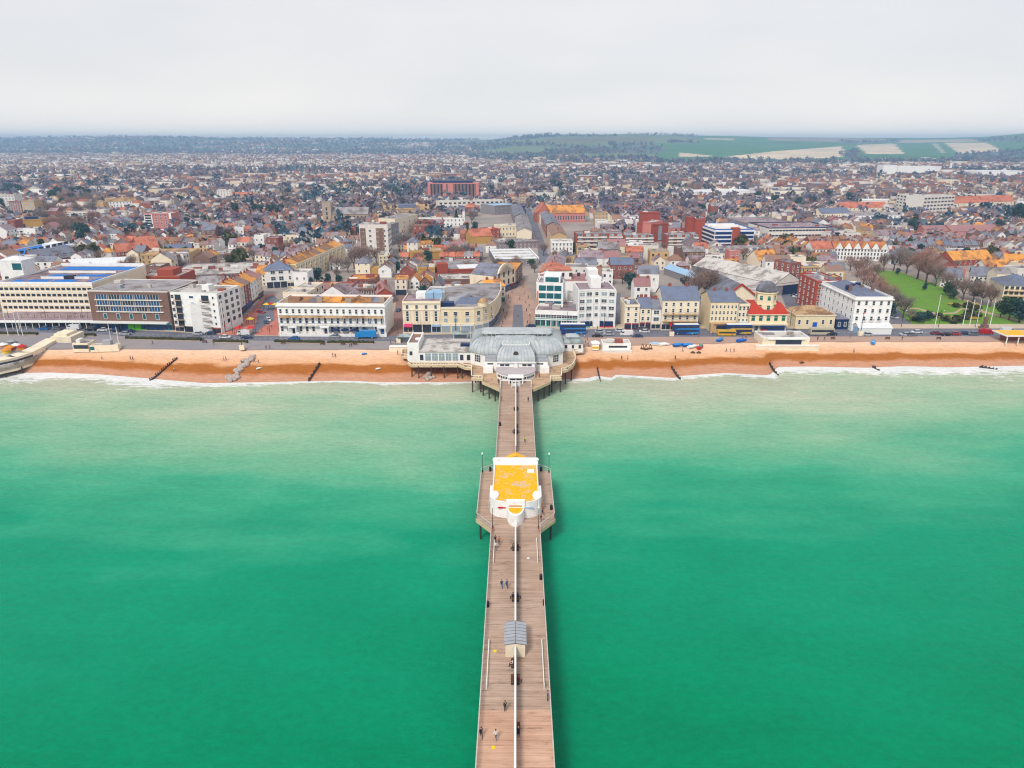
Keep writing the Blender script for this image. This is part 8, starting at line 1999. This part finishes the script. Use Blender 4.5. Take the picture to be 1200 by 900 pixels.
for px,py,c,cv, lab,rz,ex in((795,405.5,'trim_blue','bus_sky','blue covered boat, westernmost on the upper beach',.3,0),(806,405.5,'trim_blue','bus_sky','small blue covered boat beside the white dinghies',.2,0),(812,406.8,'frame_white','frame_white','white dinghy between blue and red boats',.4,0),(821,407,'trim_red','trim_teal','red fishing boat with a turquoise top',.9,1),(844,401,'trim_blue', 'bus_sky','blue covered boat on the promenade edge',.8,0),(869,402,'trim_blue','trim_blue','small blue boat below the yellow bus',.3,0),(768,405,'frame_white','trim_sky','white boat with pale blue cover on the terrace',0,0),(778,405.3,'frame_white','frame_white','white upturned boat on the terrace',.1,0),(427,414,'trim_blue','bus_sky','blue boat on the shingle below the white terrace',.2,0),(1023.5,402,'bus_sky','bus_sky','round turquoise boat on the shingle below the marquee',1,0),(443,425,'frame_white','frame_white','white dinghy lying below the cream pilaster building',.5,0),(303,425,'frame_white','frame_white','white dinghy just east of the boulders',.7,0)):
 x,y = G(px,py,4.6);r = empty('boat',x,y,min(4.75,bz(x, y))if y<float(wallY(x))else GZ+.1,rz,lab,'boat','small boats on the beach');own_mats(link('hull',BH,r),c)
 if py>412:r.scale = (.45,.5,.5)
 o = link('cover' if not ex else 'wheelhouse',BX if ex else BC,r);own_mats(o,cv)
for px,py,lab in((753,409, 'left one of three timber winch frames on the shingle'),(757,409.5,'middle one of three timber winch frames on the shingle'),(762,409,'right one of three timber winch frames on the shingle'),(812,412,'brown winch block below the dinghies'),(819,412,'brown winch block below the red boat'),(941,415,'dark timber sleeper lying below the beach shelter')):
 x,y = G(px,py,4.2);r = empty('winch',x,y,bz(x,y),rt.uniform(-.4,.4),lab,'winch');b = MB();b.bar((-.7,0,0),(0, 0,2.0 if 'frame' in lab else .7),.22);b.bar((.7,0,0),(0,0,2.0 if 'frame' in lab else .7),.22);b.build('frame','timber',r);b = MB();b.box(-.8,-.5,0,.8,.5,.35);b.build('base','timber',r)
for i,(px,py,h)in enumerate(((1095,385,14),(1128,382,11),(1136,382,11),(1144,382,11.5),(1152,382,11),(1160,382,11.5))):
 x,y = G(px,py);r = empty('flagpole',x,y,GZ,0,['tall white flagpole standing apart at the west','first white flagpole in the garden row','second white flagpole in the garden row','third white flagpole in the garden row','fourth white flagpole in the garden row, by the memorial','last white flagpole in the garden row'][i],'flagpole','white flagpoles in the gardens');b = MB();b.cyl(0,0,0,h,.16,8,r1=.09);b.build('pole','frame_white',r);b = MB();b.cyl(0,0,h,h+.3,.16,8);b.build('finial','frame_white',r)
for i,(px,py,h)in enumerate(((10,394,10),(22,394,10),(27,394,10),(131,404,9),(140,407,8))):
 x,y = G(px,py);r = empty('flagpole',x,y,GZ,0,['westernmost white mast behind the lido','left mast of the white pair behind the lido','right mast of the white pair behind the lido', 'taller white mast by the beach office','shorter white mast by the beach office'][i],'flagpole','white masts on the west promenade');b = MB();b.cyl(0,0,0,h,.16,8,r1=.09);b.build('pole','frame_white',r)
 if i>2:b = MB();b.bar((-1.3,0,h*.7),(1.3,0,h*.7),.1);b.build('yard','frame_white',r)
x,y = G(1153,385.5);r = empty('war_memorial',x,y,GZ,0,'brown stone memorial pillar with stepped base in front of the lawn','memorial');b = MB();b.box(-1.6,-1.6,0,1.6,1.6,.8);b.box(-1.1,-1.1,.8,1.1,1.1,2.0);b.build('plinth','wall_brownbrick',r);b = MB();b.box(-.6,-.6,2.0,.6,.6,5.2);b.cyl(0,0,5.2,7.0,.4,8,r1=.15);b.build('pillar','wall_brownbrick',r)
LPH = MB();LPH.cyl(0,0,0,7.5, .11,8,r1=.07);LPM = LPH.mesh('post','iron');LA = MB();LA.bar((0,0, 7.4),(0,-1.6,7.7),.09);LAM = LA.mesh('arm','iron');LHd = MB();LHd.box(-.16,-2.1,7.62,.16,-1.4,7.78);LHM = LHd.mesh('lamp_head','lens')
NEAR_B = ['west of the podium','by the podium', 'by the white van','by the brown brick block','by the green shopfronts','by the balcony flats','by the pink square','at the square mouth','by the white terrace west end','by the white terrace middle','by the parasols','by the cobbled lane','by the cream pilaster building','by the curved corner','by the shopping street','by the art deco wing','by the art deco block','by the small seafront houses','by the red awning hotel','by the pale yellow hotel','by the dome cinema','by the low yellow building','by the white hotel','by the garden road','by the lawn','by the flagpoles','by the memorial']
for i in range(27):
 px = 12+i*43.5;x,y = G(px,up(px)-1.2);r = empty('street_lamp',x,y,GZ+.1,0,'tall street lamp on the landward pavement '+NEAR_B[i],'street lamp','street lamps along the seafront');link('post',LPM,r);link('arm',LAM,r);link('lamp_head',LHM,r)
for px,py,lab in((284,410,'dark lamp column with cream base on the promenade below the square'),(467,402,'tall dark lamp column beside the west shelter'),(787,394,'dark lamp column below the red awning hotel'),(1008,393.5,'tall pale column beside the marquee')):
 x,y = G(px,py);r = empty('lamp_column',x,y,GZ+.1,0,lab,'street lamp');b = MB();b.cyl(0,0,1.6,9.0,.12,8,r1=.08);b.build('post','iron',r);b = MB();b.box(-.9,-.6,0,.9,.6,1.7);b.build('base','wall_cream',r);b = MB();b.cyl(0,0,9.0,9.5,.4,8,r1=.2);b.build('lamp_head','trim_red',r)
mk('hedge_leaf',lin(96, 92,54,.46),var=.35,scale=1.6,rough=.95,col2=lin(60,70,40,.42),thr=.5,sc2=.9)
def hedge(p,q,lab,h=1.1,w=1.6):
 (x0,y0),(x1,y1) = G(*p),G(*q);L_ = math.hypot(x1-x0,y1-y0);r = empty('hedge',x0,y0,GZ+.1,math.atan2(y1-y0,x1-x0),lab,'hedge','low hedges between road and promenade');g = random.Random(int(x0));b = MB();n = int(L_/.8)
 b.loft([[(L_*i/n,-w/2*g.uniform(.8,1.1),0),(L_*i/n,-w/2*g.uniform(.7,1.1),h*g.uniform(.6,.9)), (L_*i/n,0,h*g.uniform(.8,1.25)),(L_*i/n,w/2*g.uniform(.7,1.1),h*g.uniform(.6,.9)),(L_*i/n,w/2,0)]for i in range(n+1)]);b.build('foliage','hedge_leaf',r);b = MB();b.box(0,-w/2-.2,0,L_,w/2+.2,.3);b.build('planter_kerb','wall_stone',r)
for p,q,lab in(((-30,392),(44,392.5),'low hedge behind the lido masts'),((76,393),(112,394),'hedge opposite the east end of the podium'),((148,397.5),(236,399.6),'long low hedge below the balcony flats'),((250,401),(290,402),'short hedge below the pink square'),((322,401.5),(380,402.5),'hedge opposite the west half of the white terrace'),((384,402.5),(438,402.5),'hedge opposite the parasols')):
 hedge(p,q,lab)
for i,(px,py,lab)in enumerate(((332,403.6,'dark bench beside the hedge, westernmost below the white terrace'),(378,404.5,'dark bench at the middle gap of the hedges'),(402,404.8,'dark bench opposite the parasols'),(416,404.8,'dark bench opposite the last parasol'),(240,402,'dark bench below the balcony flats'),(90,397,'dark bench above the beach office'),(976,398,'bench east of the beach shelter'),(1040,398,'bench below the garden road'),(1100,398,'bench below the flagpoles'))):
 x,y = G(px,py);bench(x,y,GZ+.1,0,lab,'benches on the promenade')
for px,py,m_,lab in((1108,372.5, 'trim_yellow','yellow flower bed west in the flower garden'),(1138,373.5,'trim_yellow','large yellow flower bed behind the flagpoles'),(1120,357.5,'trim_yellow','yellow flower bed north west of the path'),(1137,357,'trim_yellow','yellow flower bed by the path junction')):
 x,y = G(px,py);r = empty('flower_bed',x,y,GZ+.06,0,lab,'flower bed','yellow flower beds');g = random.Random(int(px));b = MB();k_ = MB();k_.loft([[(3.6*math.cos(a),2.6*math.sin(a),z)for a in np.linspace(0,2*math.pi,17)[:-1]]for z in(0,.25)]);k_.build('soil_bed','leaf_olive',r)
 for i in range(500):a,rr_ = g.uniform(0,6.28),math.sqrt(g.random())*.95;p = (3.5*rr_*math.cos(a), 2.5*rr_*math.sin(a),.25+g.uniform(0,.35));s_ = g.uniform(.08,.2);b.face([(p[0]-s_,p[1],p[2]),(p[0],p[1]-s_,p[2]+.05),(p[0]+s_,p[1],p[2]),(p[0],p[1]+s_,p[2]+.05)])
 b.build('blossom',m_,r)
x,y = G(1116,373);r = empty('pond',x, y,GZ+.06,0,'pale oval basin in the flower garden','pond');b = MB();b.loft([[(4.5*math.cos(a)*k, 2.6*math.sin(a)*k,z)for a in np.linspace(0,2*math.pi,21)[:-1]]for k,z in((1,0),(1,.4),(.92,.4))],cap=False);b.build('rim','wall_stone',r);b = MB();b.face([(4.1*math.cos(a),2.35*math.sin(a),.2)for a in np.linspace(0,2*math.pi,21)[:-1]]);b.build('water','glass_pale',r)
aw = MB();aw.loft([[(-1.5,-1.2,2.6),(1.5,-1.2,2.6),(1.5,1.2,2.6),(-1.5,1.2,2.6)],[(-.2,-.1,3.4),(.2,-.1,3.4),(.2,.1,3.4),(-.2,.1,3.4)]]);AW = aw.mesh('canopy','frame_white');al = MB();al.bar((0,0,0),(0,0,2.6),.1);AL = al.mesh('leg','iron')
for px,py,c,lab in((313,363.5,'trim_yellow','yellow market stall, left in the row across the square'),(317.5,363.2,'trim_red','red market stall in the middle of the row across the square'),(323,363.5,'trim_yellow','yellow market stall, right in the row across the square'),(294,381,'trim_yellow','yellow stall alone on the square road'),(337,349.5,'trim_pink','pink stall canopy beside the purple roofed hall'),(344,344,'trim_yellow','yellow stall canopy at the top of the square'),(281,371.5,'trim_red','red awning stall on the west side of the square'),(280,391.8,'trim_red','red barrier stall at the square mouth'),(295,391.8,'trim_red','second red barrier stall at the square mouth')):
 x,y = G(px,py);r = empty('market_stall',x,y,GZ+.14,0,lab,'market stall','market stalls on the square');own_mats(link('canopy',AW,r),c)
 for a in(-1.3,1.3):
  for b2 in(-1,1):link('leg',AL,r,(a,b2,0))
print('objects',len(sc.objects))
